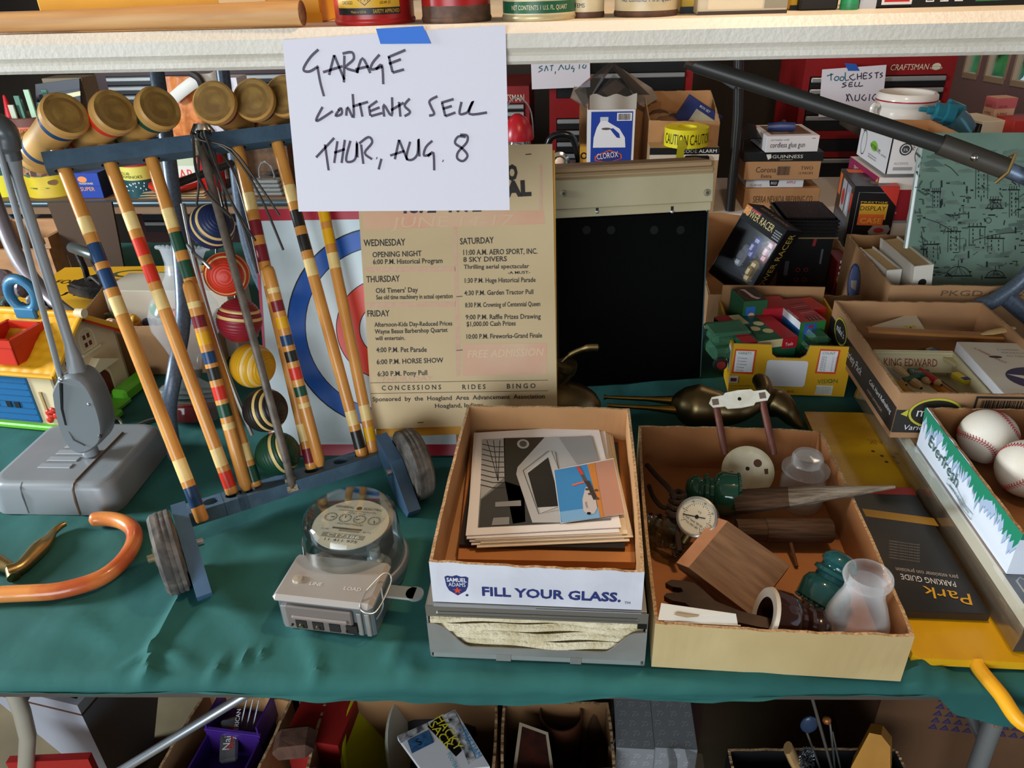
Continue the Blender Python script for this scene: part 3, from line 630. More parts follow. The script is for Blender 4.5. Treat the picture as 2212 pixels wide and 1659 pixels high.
# wickets: wire hoops hung over the top bar, legs dangling
WIRE = mat('4a4641', .45, .6)
WK = [[(430, 300), (455, 400), (492, 500), (507, 556)], [(436, 300), (470, 380), (520, 470), (552, 520)], [(440, 300), (500, 330), (560, 420), (612, 540)], [(432, 302), (500, 322), (560, 400), (604, 466)], [(418, 305), (424, 370), (450, 420), (500, 470)], [(446, 300), (488, 410), (530, 500), (556, 590)]]
WN = ['reaching lowest left among the balls', 'behind the blue ball', 'its leg sticking far out to the right', 'with its leg ending beside the target board', 'bowed left of the front rod', 'hanging longest towards the lower stake']
for i, pts in enumerate(WK):
    y = -.03-.004*i; P = [sp(p[0], p[1], y-.006*k) for k, p in enumerate(pts)]; b = B(WC); s0 = P[0]
    o = V((.02+.012*i, .0, .0)); q = [P[0]+V((0, -.002, .012)), P[0]+V((.012, .03, .018))]
    back = [P[0]+V((.012, .032, .012)), P[1]+V((.008, .085+.003*i, 0)), P[2]+V((-.012, .095+.003*i, 0)), P[3]+V((-.03, .1+.003*i, -.02))]
    b.tube(spl(P[::-1]+q+back, 4), .0021, WIRE, 7)
    b.build('croquet_wicket', label='bent wire croquet wicket on the stand bar, '+WN[i], cat='croquet wicket', group='croquet wickets')
b = B(WC); P = [sp(395, 440, .05), sp(420, 560, .05), sp(455, 690, .05), sp(500, 830, .05), sp(545, 940, .05)]; b.tube(spl(P), .0042, mat('8d8c88', .35, .6), 8)
b.tube(spl([sp(405, 530, .03), sp(420, 548, .0), sp(440, 565, -.035), sp(455, 580, -.05)]), .003, mat('8d8c88', .35, .6), 8); b.build('croquet_wicket', label='thick pale steel rod bent at a hook, left of the ball column', cat='croquet wicket', group='croquet wickets')
# ================================================================== FLOOR POLISHER
PG = mat('8e9295', .38, .15, c2='84888b', sc_=5); PG2 = mat('6f7376', .4, .2); SEAM = mat('5d4c3c', .5)
fl = gz(-18, 1110); fr_ = gz(255, 1114); WP_ = frame(fl, fr_-fl, z=Z_); wW = (fr_-fl).length; dD = .215; hH = .062
t = thing('floor_polisher', 'old grey floor polisher with boxy base and upright tube handles', 'floor polisher', WP_)
b = B(WP_)
def rr_(x0, x1, y0, y1, r, n=5):
    o = []
    for cx, cy, a0 in ((x1-r, y1-r, 0), (x0+r, y1-r, 90), (x0+r, y0+r, 180), (x1-r, y0+r, 270)):
        for k in range(n+1): a = R(a0+90*k/n); o.append((cx+r*math.cos(a), cy+r*math.sin(a)))
    return o
ly = [(0, .0, .03), (.004, .0, .03), (.050, .003, .03), (.057, .006, .03), (.061, .011, .028), (.062, .018, .025)]
vs_ = []; n = 24
for z, ins, r in ly: vs_ += [(x, y, z) for x, y in rr_(ins, wW-ins, ins, dD-ins, r)]
b.add(vs_, [(k*n+j, k*n+(j+1) % n, (k+1)*n+(j+1) % n, (k+1)*n+j) for k in range(5) for j in range(n)], PG, True); b.add(vs_[-n:], [list(range(n))], PG, True); b.add(vs_[:n], [list(range(n))[::-1]], PG)
for i in range(4): b.box(.085-.004*i, .052+.024*(3-i)*.9, .0615, wW-.098, .052+.024*(3-i)*.9+.014, .0645, mat('a3a7aa', .35, .2), .0012)
b.tube([(wW-.066, .016, .0625), (wW-.062, .17, .0628)], .0024, SEAM, 6); b.tube([(wW-.066, .018, .0625), (wW-.0665, .009, .0605), (wW-.067, .003, .053), (wW-.068, .0, .03), (wW-.068, -.0008, 0.002)], .0022, SEAM, 6); b.tube([(.07, -.0003, .003), (.07, .001, .04), (.07, .004, .055), (.07, .012, .0613)], .0012, PG2, 6)
b.build('base', t)
b = B(WP_); b.X = WP_.inverted(); Yp = fl.y+.10; o = gy(190, 960, Yp)
pp = [(128, 835), (140, 806), (165, 797), (190, 804), (210, 830), (225, 865), (235, 905), (234, 935), (222, 952), (200, 965), (182, 966), (165, 955), (148, 925), (136, 885)]
pl = [gy(x, y, Yp) for x, y in pp]; M = MX((X_, Z_, -Y_)).transposed().to_4x4(); M.translation = V((0, Yp, 0))
pl2 = [(p.x, p.z) for p in pl]; cx = sum(p[0] for p in pl2)/14; cz = sum(p[1] for p in pl2)/14
def sc2(k): return [(cx+(x-cx)*k, cz+(z-cz)*k) for x, z in pl2]
lv = [(.93, .024), (.985, .020), (1, .012), (1, -.012), (.985, -.020), (.93, -.024)]; vs_ = []
for k, z in lv: vs_ += [M @ V((x, y, z)) for x, y in spl([(q[0], q[1], 0) for q in sc2(k)+sc2(k)[:1]], 2)[:-1] for x, y in [(0, 0)]] if 0 else [M @ V((q.x, q.y, z)) for q in spl([(a_, c_, 0) for a_, c_ in sc2(k)+sc2(k)[:1]], 2)[:-1]]
n = len(vs_)//6; b.add(vs_, [(k*n+j, (k+1)*n+j, (k+1)*n+(j+1) % n, k*n+(j+1) % n) for k in range(5) for j in range(n)], mat('7e8386', .36, .2), True); b.add(vs_[:n], [list(range(n))], mat('7e8386', .36, .2)); b.add(vs_[-n:], [list(range(n))[::-1]], mat('7e8386', .36, .2))
b.tube([gy(134, 826, Yp-.022), gy(137, 880, Yp-.020), gy(146, 915, Yp-.019)], .0062, BLACK, 6, sq=.6)
b.tube([gy(136, 905, Yp-.02), gy(160, 950, Yp-.024), gy(184, 962, Yp-.024)], .002, mat('4c5052', .4), 6)
b.ball(gy(192, 873, Yp-.024), .0032, STEEL, 8, 6); b.ball(gy(216, 942, Yp-.024), .0035, DSTEEL, 8, 6); b.ball(gy(134, 818, Yp-.02), .006, STEEL, 10, 6)
b.tube([o+V((0, 0, -.02)), o+V((0, 0, .0))], .014, PG, 16); b.build('motor_housing', t)
b = B(WP_); b.X = WP_.inverted()
pa = [gy(170, 812, Yp), gy(158, 765, Yp), gy(150, 740, Yp), gy(37, 385, Yp), gy(30, 355, Yp), gy(24, 330, Yp)]
b.tube(pa, [.017, .012, .0085, .0085, .011, .013], PG, 14); b.build('handle', t)
b = B(WP_); b.X = WP_.inverted(); b.tube([gy(132, 818, Yp-.012), gy(60, 545, Yp-.014), gy(2, 335, Yp-.014), gy(-12, 285, Yp-.014)], .0048, PG, 10); b.build('control_rod', t)
b = B(WP_); b.X = WP_.inverted(); b.tube(spl([gy(27, 345, Yp), gy(20, 320, Yp), gy(14, 290, Yp), gy(-12, 268, Yp), gy(-45, 268, Yp)]), [.014]*6+[.0165]*6+[.018]*6+[.017]*7, mat('55585a', .3, .2), 14); b.build('handle_elbow', t)
b = B(WP_); b.X = WP_.inverted(); cm = mat('8b8375', .5)
for k in range(6):
    q = gz(295+k*3, 948, T+.006+.004*k); b.tube(spl([gz(232, 940+k*4, T+.006), gz(262, 938+3*k, T+.010), gz(295, 950-4*k, T+.012+.003*k), gz(335, 948+3*k, T+.008+.002*k), gz(352-2*k, 965+4*k, T+.008), gz(330, 985+k, T+.007)]), .0032, cm, 7)
b.tube(spl([gz(234, 905, T+.03), gz(258, 906, T+.02), gz(270, 935, T+.006), gz(280, 950, T+.01)]), .003, cm, 7); b.tube(spl([gz(365, 905, T+.004), gz(335, 904, T+.004), gz(296, 920, T+.004), gz(300, 945, T+.006), gz(330, 960, T+.008)]), .003, cm, 7); b.build('power_cord', t)
# ================================================================== CANE AND BRASS NOZZLE
CANE = mat('d98a45', .28, c2='b8562a', sc_=10, coat=.4, lo=.4, hi=.6)
pts = [(-70, 1290), (0, 1284), (60, 1281), (120, 1277), (180, 1263), (228, 1243), (266, 1211), (288, 1175), (289, 1148), (272, 1131), (243, 1122), (212, 1121), (192, 1125)]
b = B(); P = spl([gz(x, y, T+.0135) for x, y in pts], 5); b.tube(P, [.0128]*(len(P)-5)+[.0126, .012, .0105, .0075, .002], CANE, 16)
b.build('walking_cane', label='polished orange wooden cane with curved crook lying on the cloth', cat='cane')
BRASS = mat('b89e6c', .34, 1, c2='957d50', sc_=12, bump=.05, bsc=60)
t = thing('brass_nozzle', 'dull brass hose nozzle lying inside the crook of the cane', 'nozzle', frame(gz(60, 1200), X_, z=Z_))
b = B(); b.X = t.matrix_world.inverted()
pts = [(142, 1131), (130, 1137), (115, 1150), (105, 1165), (95, 1176), (82, 1188), (66, 1205), (45, 1225), (20, 1236)]; rs = [.0045, .0055, .0062, .009, .0125, .0135, .012, .0105, .013]
P = spl([gz(x, y, T+.012) for x, y in pts], 3); b.tube(P, [rs[min(8, i//3)]*(1-(i % 3)/3)+rs[min(8, i//3+1)]*((i % 3)/3) for i in range(len(P))], BRASS, 16); b.build('stem', t)
b = B(); b.X = t.matrix_world.inverted(); b.tube([gz(22, 1225, T+.013), gz(30, 1248, T+.009)], [.008, .0095], BRASS, 14); b.tube([gz(25, 1228, T+.012), gz(-5, 1214, T+.016), gz(-30, 1216, T+.016)], [.009, .013, .014], BRASS, 14); b.build('valve', t)
# ================================================================== ELECTRIC METER
MG = mat('9b9792', .45, .45, c2='8b8680', sc_=14); MG2 = mat('8a8f94', .35, .6)
W, w, h = fit((609, 1357), (812, 1381), T, top=1286)
mw, md, mh = w, .085, h
t = thing('electric_meter', 'old electric meter with glass dome and metal terminal box, on the cloth', 'electric meter', W)
b = B(W); b.box(0, .004, 0, mw, md, mh-.012, MG2, .003); b.box(.012, -.002, .004, mw-.03, .006, mh-.018, mat('7a6f68', .6, .2), .002)
b.box(.022, -.006, .026, mw-.036, .002, .033, mat('8a7c74', .5, .2), .002)
for i in range(4): b.box(.026+.025*i, -.0035, .009, .042+.025*i, .006, .024, mat('1f1a18', .7)); b.tube([(.034+.025*i, -.006, .014), (.034+.025*i, .004, .016)], .0035, mat('8a7d66', .4, .8), 8) if i < 2 else None
for x in (.006, mw-.024, mw-.012): b.box(x, -.0005, .004, x+.007, .006, mh-.02, mat('a09a94', .45, .4), .001)
for x in (.02, mw-.04): b.ball((x, -.004, .014), .002, BLACK, 8, 5)
b.build('terminal_box', t)
b = B(W); b.box(-.004, -.004, mh-.013, mw+.002, md+.004, mh, mat('a8a19a', .42, .35), .006, True); f = Fr(b, (0, 0, mh), X_, Y_); f.text(.042, .024, .007, 'LINE', mat('cfc9c2', .4)); f.text(.094, .022, .007, 'LOAD', mat('cfc9c2', .4)); b.lathe([(.0, 0), (.008, 0), (.007, .004), (0, .005)], mat('b5aa98', .4, .4), 16, True, False, MX.Translation((.022, .032, mh)))
b.build('terminal_cover', t)
cc = gz(771, 1212, T+.024); Wd = at(cc.x, cc.y, T, -6); b = B(); b.X = W.inverted() @ Wd; MR = .0765
b.lathe([(MR*.93, 0), (MR*1.0, .006), (MR*1.02, .020), (MR*1.06, .024), (MR*1.07, .030), (MR*1.03, .036), (MR*.99, .037), (MR*.97, .032), (.0, .031)], MG2, 48, True, False); b.build('base_ring', t)
b = B(); b.X = W.inverted() @ Wd; b.lathe([(MR*.985, .036), (MR*.97, .06), (MR*.93, .10), (MR*.90, .114), (MR*.80, .122), (MR*.5, .1235), (0, .124), (0, .1225), (MR*.5, .122), (MR*.79, .1205), (MR*.885, .113), (MR*.915, .10), (MR*.955, .06), (MR*.97, .036)], GLASS, 48, True, False)
b.build('glass_dome', t)
b = B(); b.X = W.inverted() @ Wd; DZ = .098
b.lathe([(0, DZ-.002), (.057, DZ-.002), (.0575, DZ), (0, DZ)], mat('d2c9b8', .45, .1), 40, False, False)
b.box(-.045, -.055, .034, .045, -.02, .056, mat('a5a9ac', .35, .5), .006); b.box(-.05, -.03, .034, .05, .04, DZ-.01, mat('55585a', .5, .5), .004); b.lathe([(.022, .036), (.022, .05), (.013, .052), (.013, .062), (.008, .064), (.008, .08), (0, .082)], mat('b3b8ba', .3, .6), 20, True, False, MX.Translation((.045, -.028, 0))); b.ball((-.004, -.058, .05), .007, CHROME, 12, 8)
f = Fr(b, (0, 0, DZ), X_, Y_); f.text(-.038, .034, .0052, 'GENERAL', INK, w=.030); f.text(.008, .034, .0052, 'ELECTRIC', INK, w=.030); f.disc(0, .0365, .0042, INK, 1)
f.text(0, .027, .003, 'SINGLE PHASE WATTHOUR METER', mat('6a6055'), al='c', w=.06); f.text(0, .022, .0028, 'TYPE I-30-A', mat('6a6055'), al='c', w=.03)
for i, x in enumerate((-.036, -.013, .010, .033)):
    f.disc(x, .011, .0095, INK, 1, 24, r2=.0088); f.line([(x, .011), (x+.006*math.cos(i*1.7), .011+.006*math.sin(i*1.7))], .0014, INK)
    for k in range(10): f.disc(x+.0074*math.cos(k*.628), .011+.0074*math.sin(k*.628), .0007, INK, 2, 6)
f.text(0, -.004, .0035, 'KILOWATTHOURS', INK, al='c', w=.04); f.rect(-.024, -.0145, .022, -.0105, mat('5c564c')); f.rect(-.012, -.019, .02, -.0155, mat('8f8878')); f.text(-.04, -.0185, .003, 'CL 200', INK); f.text(.026, -.0185, .0035, 'Kh 7.2', INK)
f.rect(-.034, -.034, .032, -.024, mat('a9a294', .4, .3), 1); f.text(0, -.0325, .0068, 'C17386', WHITE, 3, al='c', w=.05); f.text(0, -.042, .0055, '11 411 975', INK, al='c', w=.05); f.text(0, -.048, .0025, 'MADE IN U.S.A.', INK, al='c')
Fr(b, (0, -.0553, .041), X_, Z_).text(0, 0, .0035, '120 2W  240 3W', INK, al='c', w=.05)
b.build('dial_plate', t)
b = B(W); b.box(mw+.002, md*.45, mh*.62, mw+.048, md*.45+.026, mh*.62+.004, mat('aab1b5', .3, .7), .0018); b.lathe([(.0, 0), (.013, 0), (.013, .004), (0, .004)], mat('aab1b5', .3, .7), 20, True, False, MX.Translation((mw+.046, md*.45+.013, mh*.62)))
b.tube(spl([(mw-.012, .02, mh+.006), (mw+.004, .05, mh+.012), (mw+.016, .045, mh+.004), (mw+.006, .0, mh-.012), (mw-.014, -.004, mh-.004), (mw-.012, .02, mh+.006)]), .0011, mat('9fa6a8', .3, .8), 6)
b.tube(spl([(mw+.006, .03, mh+.004), (mw+.012, .012, mh-.014), (mw+.004, .004, mh-.03)]), .0011, mat('9fa6a8', .3, .8), 6); b.build('seal_tag', t)
b = B(); b.X = W.inverted() @ Wd; f = []
def dl(u, v): a = R(-168+24*u); z = .046+.034*v; r = MR*.982-.025*MR*v+.0012; return V((r*math.cos(a), r*math.sin(a), z))
b.grid(dl, 6, 2, WHITE, True); b.build('paper_label', t)
# ================================================================== TOWEL DISPENSER WITH THE PHOTO BOX
DM = mat('a8a7a2', .36, .4, c2='94928c', sc_=9)
W, dw_, dh = fit((931, 1418), (1392, 1438), T, top=(928, 1308)); dd = .37
t = thing('towel_dispenser', 'scuffed metal paper towel dispenser lying under the photograph box', 'dispenser', W)
b = B(W); tk = .002
b.box(0, 0, 0, dw_, dd, tk, DM); b.box(0, .0, 0, tk, dd, dh, DM); b.box(dw_-tk, .0, 0, dw_, dd, dh, DM); b.box(0, dd-tk, 0, dw_, dd, dh, DM); b.box(0, .001, dh-tk, dw_, dd, dh, DM)
b.box(.004, -.001, -.0, dw_-.004, .004, .012, mat('c3c3bd', .35, .6), .002); b.box(.09, -.0025, .0, .11, .001, .012, DM); b.box(.19, -.0025, 0, .205, .001, .012, DM)
n = 16; lip = [(0, .010), (dw_, .010), (dw_, dh*.66), (dw_-.012, dh*.64)]+[(dw_-.012-.045*(k/n), dh*(.64-.40*(.5-.5*math.cos(math.pi*k/n)))) for k in range(1, n+1)]+[(.057-.045*(k/n), dh*(.24+.42*(.5-.5*math.cos(math.pi*k/n)))) for k in range(0, n+1)]+[(0, dh*.68)]
M = MX((X_, Z_, -Y_)).transposed().to_4x4(); b.prism(lip, -.0005, .0015, DM, M)
b.box(.0, -.001, dh-.018, dw_, .002, dh, mat('a9a9a6', .25, .8)); b.box(.014, -.004, dh-.014, dw_-.012, .0, dh-.008, mat('8d8c86', .25, .8), .004, True); b.box(dw_-.013, -.001, dh*.72, dw_-.001, .004, dh*.82, BLACK); b.box(.0005, -.0008, .045, .004, .003, .062, BLACK)
b.box(dw_-.001, .2, .01, dw_+.001, dd-.01, dh-.01, DM)
b.build('metal_housing', t)
TWL = mat('efe2c2', .9, c2='d3c39c', sc_=30, bump=.5, bsc=230)
b = B(W)
for k in range(6):
    z0 = .006+k*(dh-.012)/6
    b.grid(lambda u, v: V((.004+(dw_-.008)*u, .004+.003*math.sin(6*u+k*1.3)+(.004 if v in (0, 1) else 0)+.0015*math.sin(17*u+k), z0+(dh-.014)/6*v*.97+.001*math.sin(4*u+k))), 20, 4, TWL)
b.box(.004, .014, .004, dw_-.004, dd-.01, dh-.006, TWL); b.build('paper_towels', t)
bx0 = gz(931, 1300, T+dh+.001); DTOP = T+dh+.0012
W, sw, sh_ = fit((931, 1304), (1390, 1323), DTOP, top=1218); sd = .372; W = W @ at(.002, .004, 0); sw -= .004
SWH = mat('dcdde4', .55, c2='cfcfd8', sc_=14)
t = thing('beer_carton_tray', 'open shallow carton printed FILL YOUR GLASS, holding a stack of photographs', 'carton', W)
b = B(W); b.tray(sw, sd, sh_, CARD, CARDI, CEDGE, .0042, (1, .94, 1.15, 1.15), .002, .0012, mofront=SWH); F_ = faces(b, sw, sd, sh_); f = F_['f']; f.o = V((0, -.0006, 0))
f.text(.066, .0155, .0155, 'FILL YOUR GLASS.', NAVY, w=.178, rot=-.008, bd=.03); f.text(.249, .0105, .004, 'TM', NAVY)
f.poly([(.0185, .045), (.022, .047), (.028, .046), (.034, .0485), (.040, .046), (.046, .047), (.0495, .045), (.048, .03), (.045, .022), (.034, .0135), (.023, .022), (.020, .03)], NAVY, 2)
f.text(.034, .0375, .0068, 'SAMUEL', WHITE, al='c', w=.026, bd=.02); f.text(.034, .0295, .0068, 'ADAMS', WHITE, al='c', w=.022)
f.poly([(.034+(.0062 if k % 2 == 0 else .0026)*math.sin(k*math.pi/5), .0225+(.0062 if k % 2 == 0 else .0026)*math.cos(k*math.pi/5)) for k in range(10)], mat('d8462a'), 3); f.disc(.046, .0145, .0018, NAVY, 2)
b.build('tray', t)
SZ = DTOP
SF = mat('b9773c', .7, c2='aa6a32', sc_=9)
def sheet(name, label, cat, cs, z, m, th=.0006, curl=0, group=None, prn=None, nx=8, ny=8):
    """sheet whose corners BL, BR, TR, TL are the given pixels at height z"""
    P = [gz(x, y, z) for x, y in cs]; W = frame(P[0], P[1]-P[0], z=Z_); Wi = W.inverted(); Q = [Wi @ p for p in P]; b = B(W)
    def fn(u, v, dz=0): p = (Q[0]*(1-u)+Q[1]*u)*(1-v)+(Q[3]*(1-u)+Q[2]*u)*v; return V((p.x, p.y, dz+(curl(u, v) if curl else 0)))
    b.grid(lambda u, v: fn(u, v, th), nx, ny, m, False); b.grid(lambda u, v: fn(u, v, 0), nx, ny, m, False, True)
    for (a0, a1) in (((0, 0), (1, 0)), ((1, 0), (1, 1)), ((1, 1), (0, 1)), ((0, 1), (0, 0))):
        b.grid(lambda u, v: fn(a0[0]+(a1[0]-a0[0])*u, a0[1]+(a1[1]-a0[1])*u, th*v), 8, 1, m, False)
    if prn: prn(b, fn, Wi)
    return b.build(name, label=label, cat=cat, group=group)
sheet('brown_folder', 'thick brown card folder at the bottom of the photograph carton', 'folder', [(990, 1222), (1372, 1229), (1350, 940), (1020, 940)], SZ+.007, SF, .012)
sheet('black_album', 'black album cover under the pile of photographs', 'album', [(992, 1182), (1350, 1190), (1335, 960), (1028, 960)], SZ+.0205, mat('1d1918', .5), .005)
PHW = mat('eae4e0', .4); PHC = mat('e0cfb4', .5)
offs = [(18, 24, -4), (6, 18, 6), (26, 15, 12), (2, 11, 18), (14, 8, 26), (-4, 5, 32)]
for i, (ox, oy, o2) in enumerate(offs):
    sheet('photograph', 'blank-looking white photograph print in the pile under the cockpit photograph', 'photograph', [(1004+ox+8, 1160+oy), (1344+ox-2, 1146+oy), (1292+30-i*3, 930), (1028+ox, 936)], SZ+.0265+.0016*i, PHW if i % 2 else PHC, .0012, group='photographs stacked in the carton', nx=2, ny=2)
GR = lambda k: mat('%02x%02x%02x' % (k, k, k), .35)
def big(b, fn, Wi):
    f = Fr(b, (0, 0, .0012), X_, Y_)
    def pp(L, pts, k): 
        q = [f.px(*p) for p in pts]; b.add([V((x, y, .0012+.0003*L+cz(x, y))) for x, y in q], [list(range(len(q)))], GR(k))
    def cz(x, y): return .0
    pp(1, [(1032, 1140), (1240, 1130), (1320, 1124), (1277, 942), (1045, 949)], 120)
    pp(2, [(1034, 1140), (1205, 1130), (1150, 1060), (1090, 1040), (1039, 1080)], 62); pp(2, [(1088, 947), (1176, 945), (1130, 1010), (1135, 1128), (1108, 1132), (1090, 1040)], 34); pp(2, [(1041, 950), (1090, 948), (1091, 1030), (1038, 1078)], 168)
    for k in range(9): q = [f.px(1042-.5*k, 960+k*11), f.px(1091, 966+k*11)]; f.line([(q[0][0], q[0][1]), ((q[0][0]+q[1][0])/2, (q[0][1]+q[1][1])/2-.004), q[1]], .0022, GR(45), 3.2)
    for x in (1052, 1066, 1080): f.line([f.px(x, 952), f.px(x+24-(x-1052), 1040)], .0012, GR(50), 3.4)
    pp(3, [(1176, 946), (1205, 944), (1280, 960), (1322, 1120), (1212, 1130), (1150, 1130), (1115, 1025), (1118, 1010)], 178); pp(4, [(1207, 946), (1277, 942), (1300, 1020), (1250, 1010)], 150)
    pp(5, [(1137, 1022), (1190, 975), (1235, 1085), (1168, 1110)], 190); pp(6, [(1140, 1024), (1184, 990), (1212, 1095), (1161, 1098)], 32)
    f.line([f.px(*p) for p in ((1130, 1018), (1184, 976), (1200, 978), (1222, 1100), (1164, 1112))], .001, GR(60), 6, True)
    f.disc(*f.px(1130, 960), .010, GR(185), 4, ry=.014); f.disc(*f.px(1130, 960), .006, GR(80), 5, ry=.009); pp(4, [(1070, 1086), (1125, 1082), (1126, 1094), (1070, 1096)], 140); pp(4, [(1062, 1136), (1100, 1134), (1100, 1118), (1066, 1120)], 140)
sheet('photograph', 'black and white photograph of an aircraft cockpit window, on top of the pile', 'photograph', [(1006, 1158), (1342, 1140), (1292, 920), (1030, 936)], SZ+.0368, PHW, .0012, prn=big)
def colp(b, fn, Wi):
    f = Fr(b, (0, 0, .0006), X_, Y_); q = [f.px(*p) for p in ((1212, 1129), (1300, 1117), (1268, 1003), (1197, 1016))]; f.poly(q, mat('3f86c0', .35), 1)
    f.poly([f.px(*p) for p in ((1300, 1117), (1349, 1109), (1324, 992), (1268, 1003))], mat('b98873', .35), 1); f.poly([f.px(*p) for p in ((1297, 1118), (1304, 1116), (1284, 1000), (1270, 1003))], mat('c7803c', .35), 2)
    f.poly([f.px(*p) for p in ((1214, 1129), (1296, 1118), (1292, 1095), (1209, 1106))], mat('7aaad2', .35), 1.5)
    f.poly([f.px(*p) for p in ((1264, 1055), (1274, 1048), (1285, 1070), (1290, 1098), (1284, 1110), (1270, 1113), (1260, 1104), (1258, 1080))], mat('c3b9b6', .3), 3); f.line([f.px(*p) for p in ((1249, 1010), (1262, 1035), (1275, 1056))], .005, mat('5d4a44'), 3); f.line([f.px(*p) for p in ((1236, 1049), (1264, 1041))], .004, mat('d9674f'), 3)
    f.line([f.px(*p) for p in ((1248, 1009), (1258, 1026))], .005, mat('c8432f'), 3.5); f.line([f.px(*p) for p in ((1268, 1040), (1287, 1080))], .007, mat('3a3230'), 3.2); f.disc(*f.px(1272, 1110), .003, BLACK, 4)
    for p in ((1268, 1058), (1274, 1068), (1288, 1060), (1290, 1078)): f.disc(*f.px(*p), .0028, mat('4a4442'), 4)
    f.text(*f.px(1270, 1098), .003, 'UNITED', mat('555060'), 4, rot=1.4)
sheet('photograph', 'small colour photograph of a propeller aeroplane against blue sky', 'photograph', [(1211, 1131), (1351, 1110), (1325, 990), (1195, 1016)], SZ+.0405, mat('d9d4d0', .35), .0006, prn=colp)
# ================================================================== TARGET BOARD, POSTER, BLACK CABINET
def lean(p0, p1, deg):
    x = (p1-p0).normalized(); bk = Z_.cross(x).normalized(); return frame(p0, x, y=Z_*math.cos(R(deg))+bk*math.sin(R(deg)))
Wt = lean(gz(584, 984, T+.002), gz(985, 984, T+.002), 19)
TWH = mat('c9d6da', .3, c2='bccace', sc_=6); TRED = mat('a81f33', .35); TBL = mat('1752a6', .35); TR2 = mat('d2412f', .35)
b = B(Wt); f = Fr(b, (0, 0, .0), X_, Y_); c = [f.px(*p) for p in ((584, 984), (1000, 984), (1030, 447), (561, 452))]
tw, th_ = c[1][0], c[3][1]; b.prism([(0, 0), (tw, 0), (tw, th_), (0, th_)], -.008, 0, TWH)
q = f.px(561, 477)[1]; f.rect(0, q, tw, th_, TRED, 1); f.rect(0, 0, tw, f.px(700, 960)[1], TRED, 1); f.rect(0, 0, .005, th_, mat('c03a58', .35), 1)
tc = f.px(835, 712); rr2 = lambda x: math.hypot(f.px(x, 712)[0]-tc[0], f.px(x, 712)[1]-tc[1])
for i, (x, m) in enumerate(((620, BLACK), (623, TBL), (659, BLACK), (661, TWH), (726, BLACK), (728, TR2), (776, BLACK), (778, TWH))): f.disc(*tc, rr2(x), m, 1+.5*i, 64)
b.build('target_board', label='square metal target board with blue, white and red rings leaning behind the poster', cat='target')
p0 = gy(805, 927, 1.172); Wp = lean(p0, gy(1204, 914, 1.186), 19)
t = thing('event_poster', 'yellowed festival programme poster listing WEDNESDAY to SATURDAY events, stapled to a board', 'poster', Wp)
PST = mat('d2b98f', .65, c2='c7ad80', sc_=3); PINK = mat('dba183', .7, c2='d9b48f', sc_=8); PINK2 = mat('d6a58c', .7, c2='d3b292', sc_=120)
b = B(Wp); f = Fr(b, (0, 0, .002), X_, Y_); c = [f.px(*p) for p in ((805, 927), (1204, 914), (1193, 311), (766, 318))]
b.prism(c, -.003, .002, PST)
TK = mat('2c241c', .6)
f.poly([f.px(*p) for p in ((785, 497), (1177, 484), (1174, 455), (783, 458))], PINK, 1); f.tp('JUNE 14-17', (845, 492), (1105, 486), 24, mat('dcb994', .7), 2, .25)
f.poly([f.px(*p) for p in ((1165, 455), (1172, 455), (1172, 355), (1166, 355))], PINK2, 1)
for y0, y1, x0 in ((577, 587, 789), (653, 664, 793)): f.poly([f.px(*p) for p in ((x0, y1+1), (984, y1-1), (984, y0-1), (x0, y0+1))], PINK2, 1)
f.poly([f.px(*p) for p in ((980, 490), (987, 490), (995, 810), (986, 815))], PINK2, 1)
f.poly([f.px(*p) for p in ((1000, 812), (1182, 808), (1181, 741), (1000, 744))], mat('dba88b', .7, c2='dcb998', sc_=9), 1); f.tp('FREE ADMISSION', (1010, 773), (1172, 768), 17, mat('e3c7a2', .7), 2, .2)
f.tp('O', (1094, 388), (1118, 388), 32, TK, bd=.06); f.tp('AL', (1092, 424), (1148, 421), 32, TK, bd=.06); f.tp('1872  1972', (872, 460), (1040, 456), 22, TK, bd=.04)
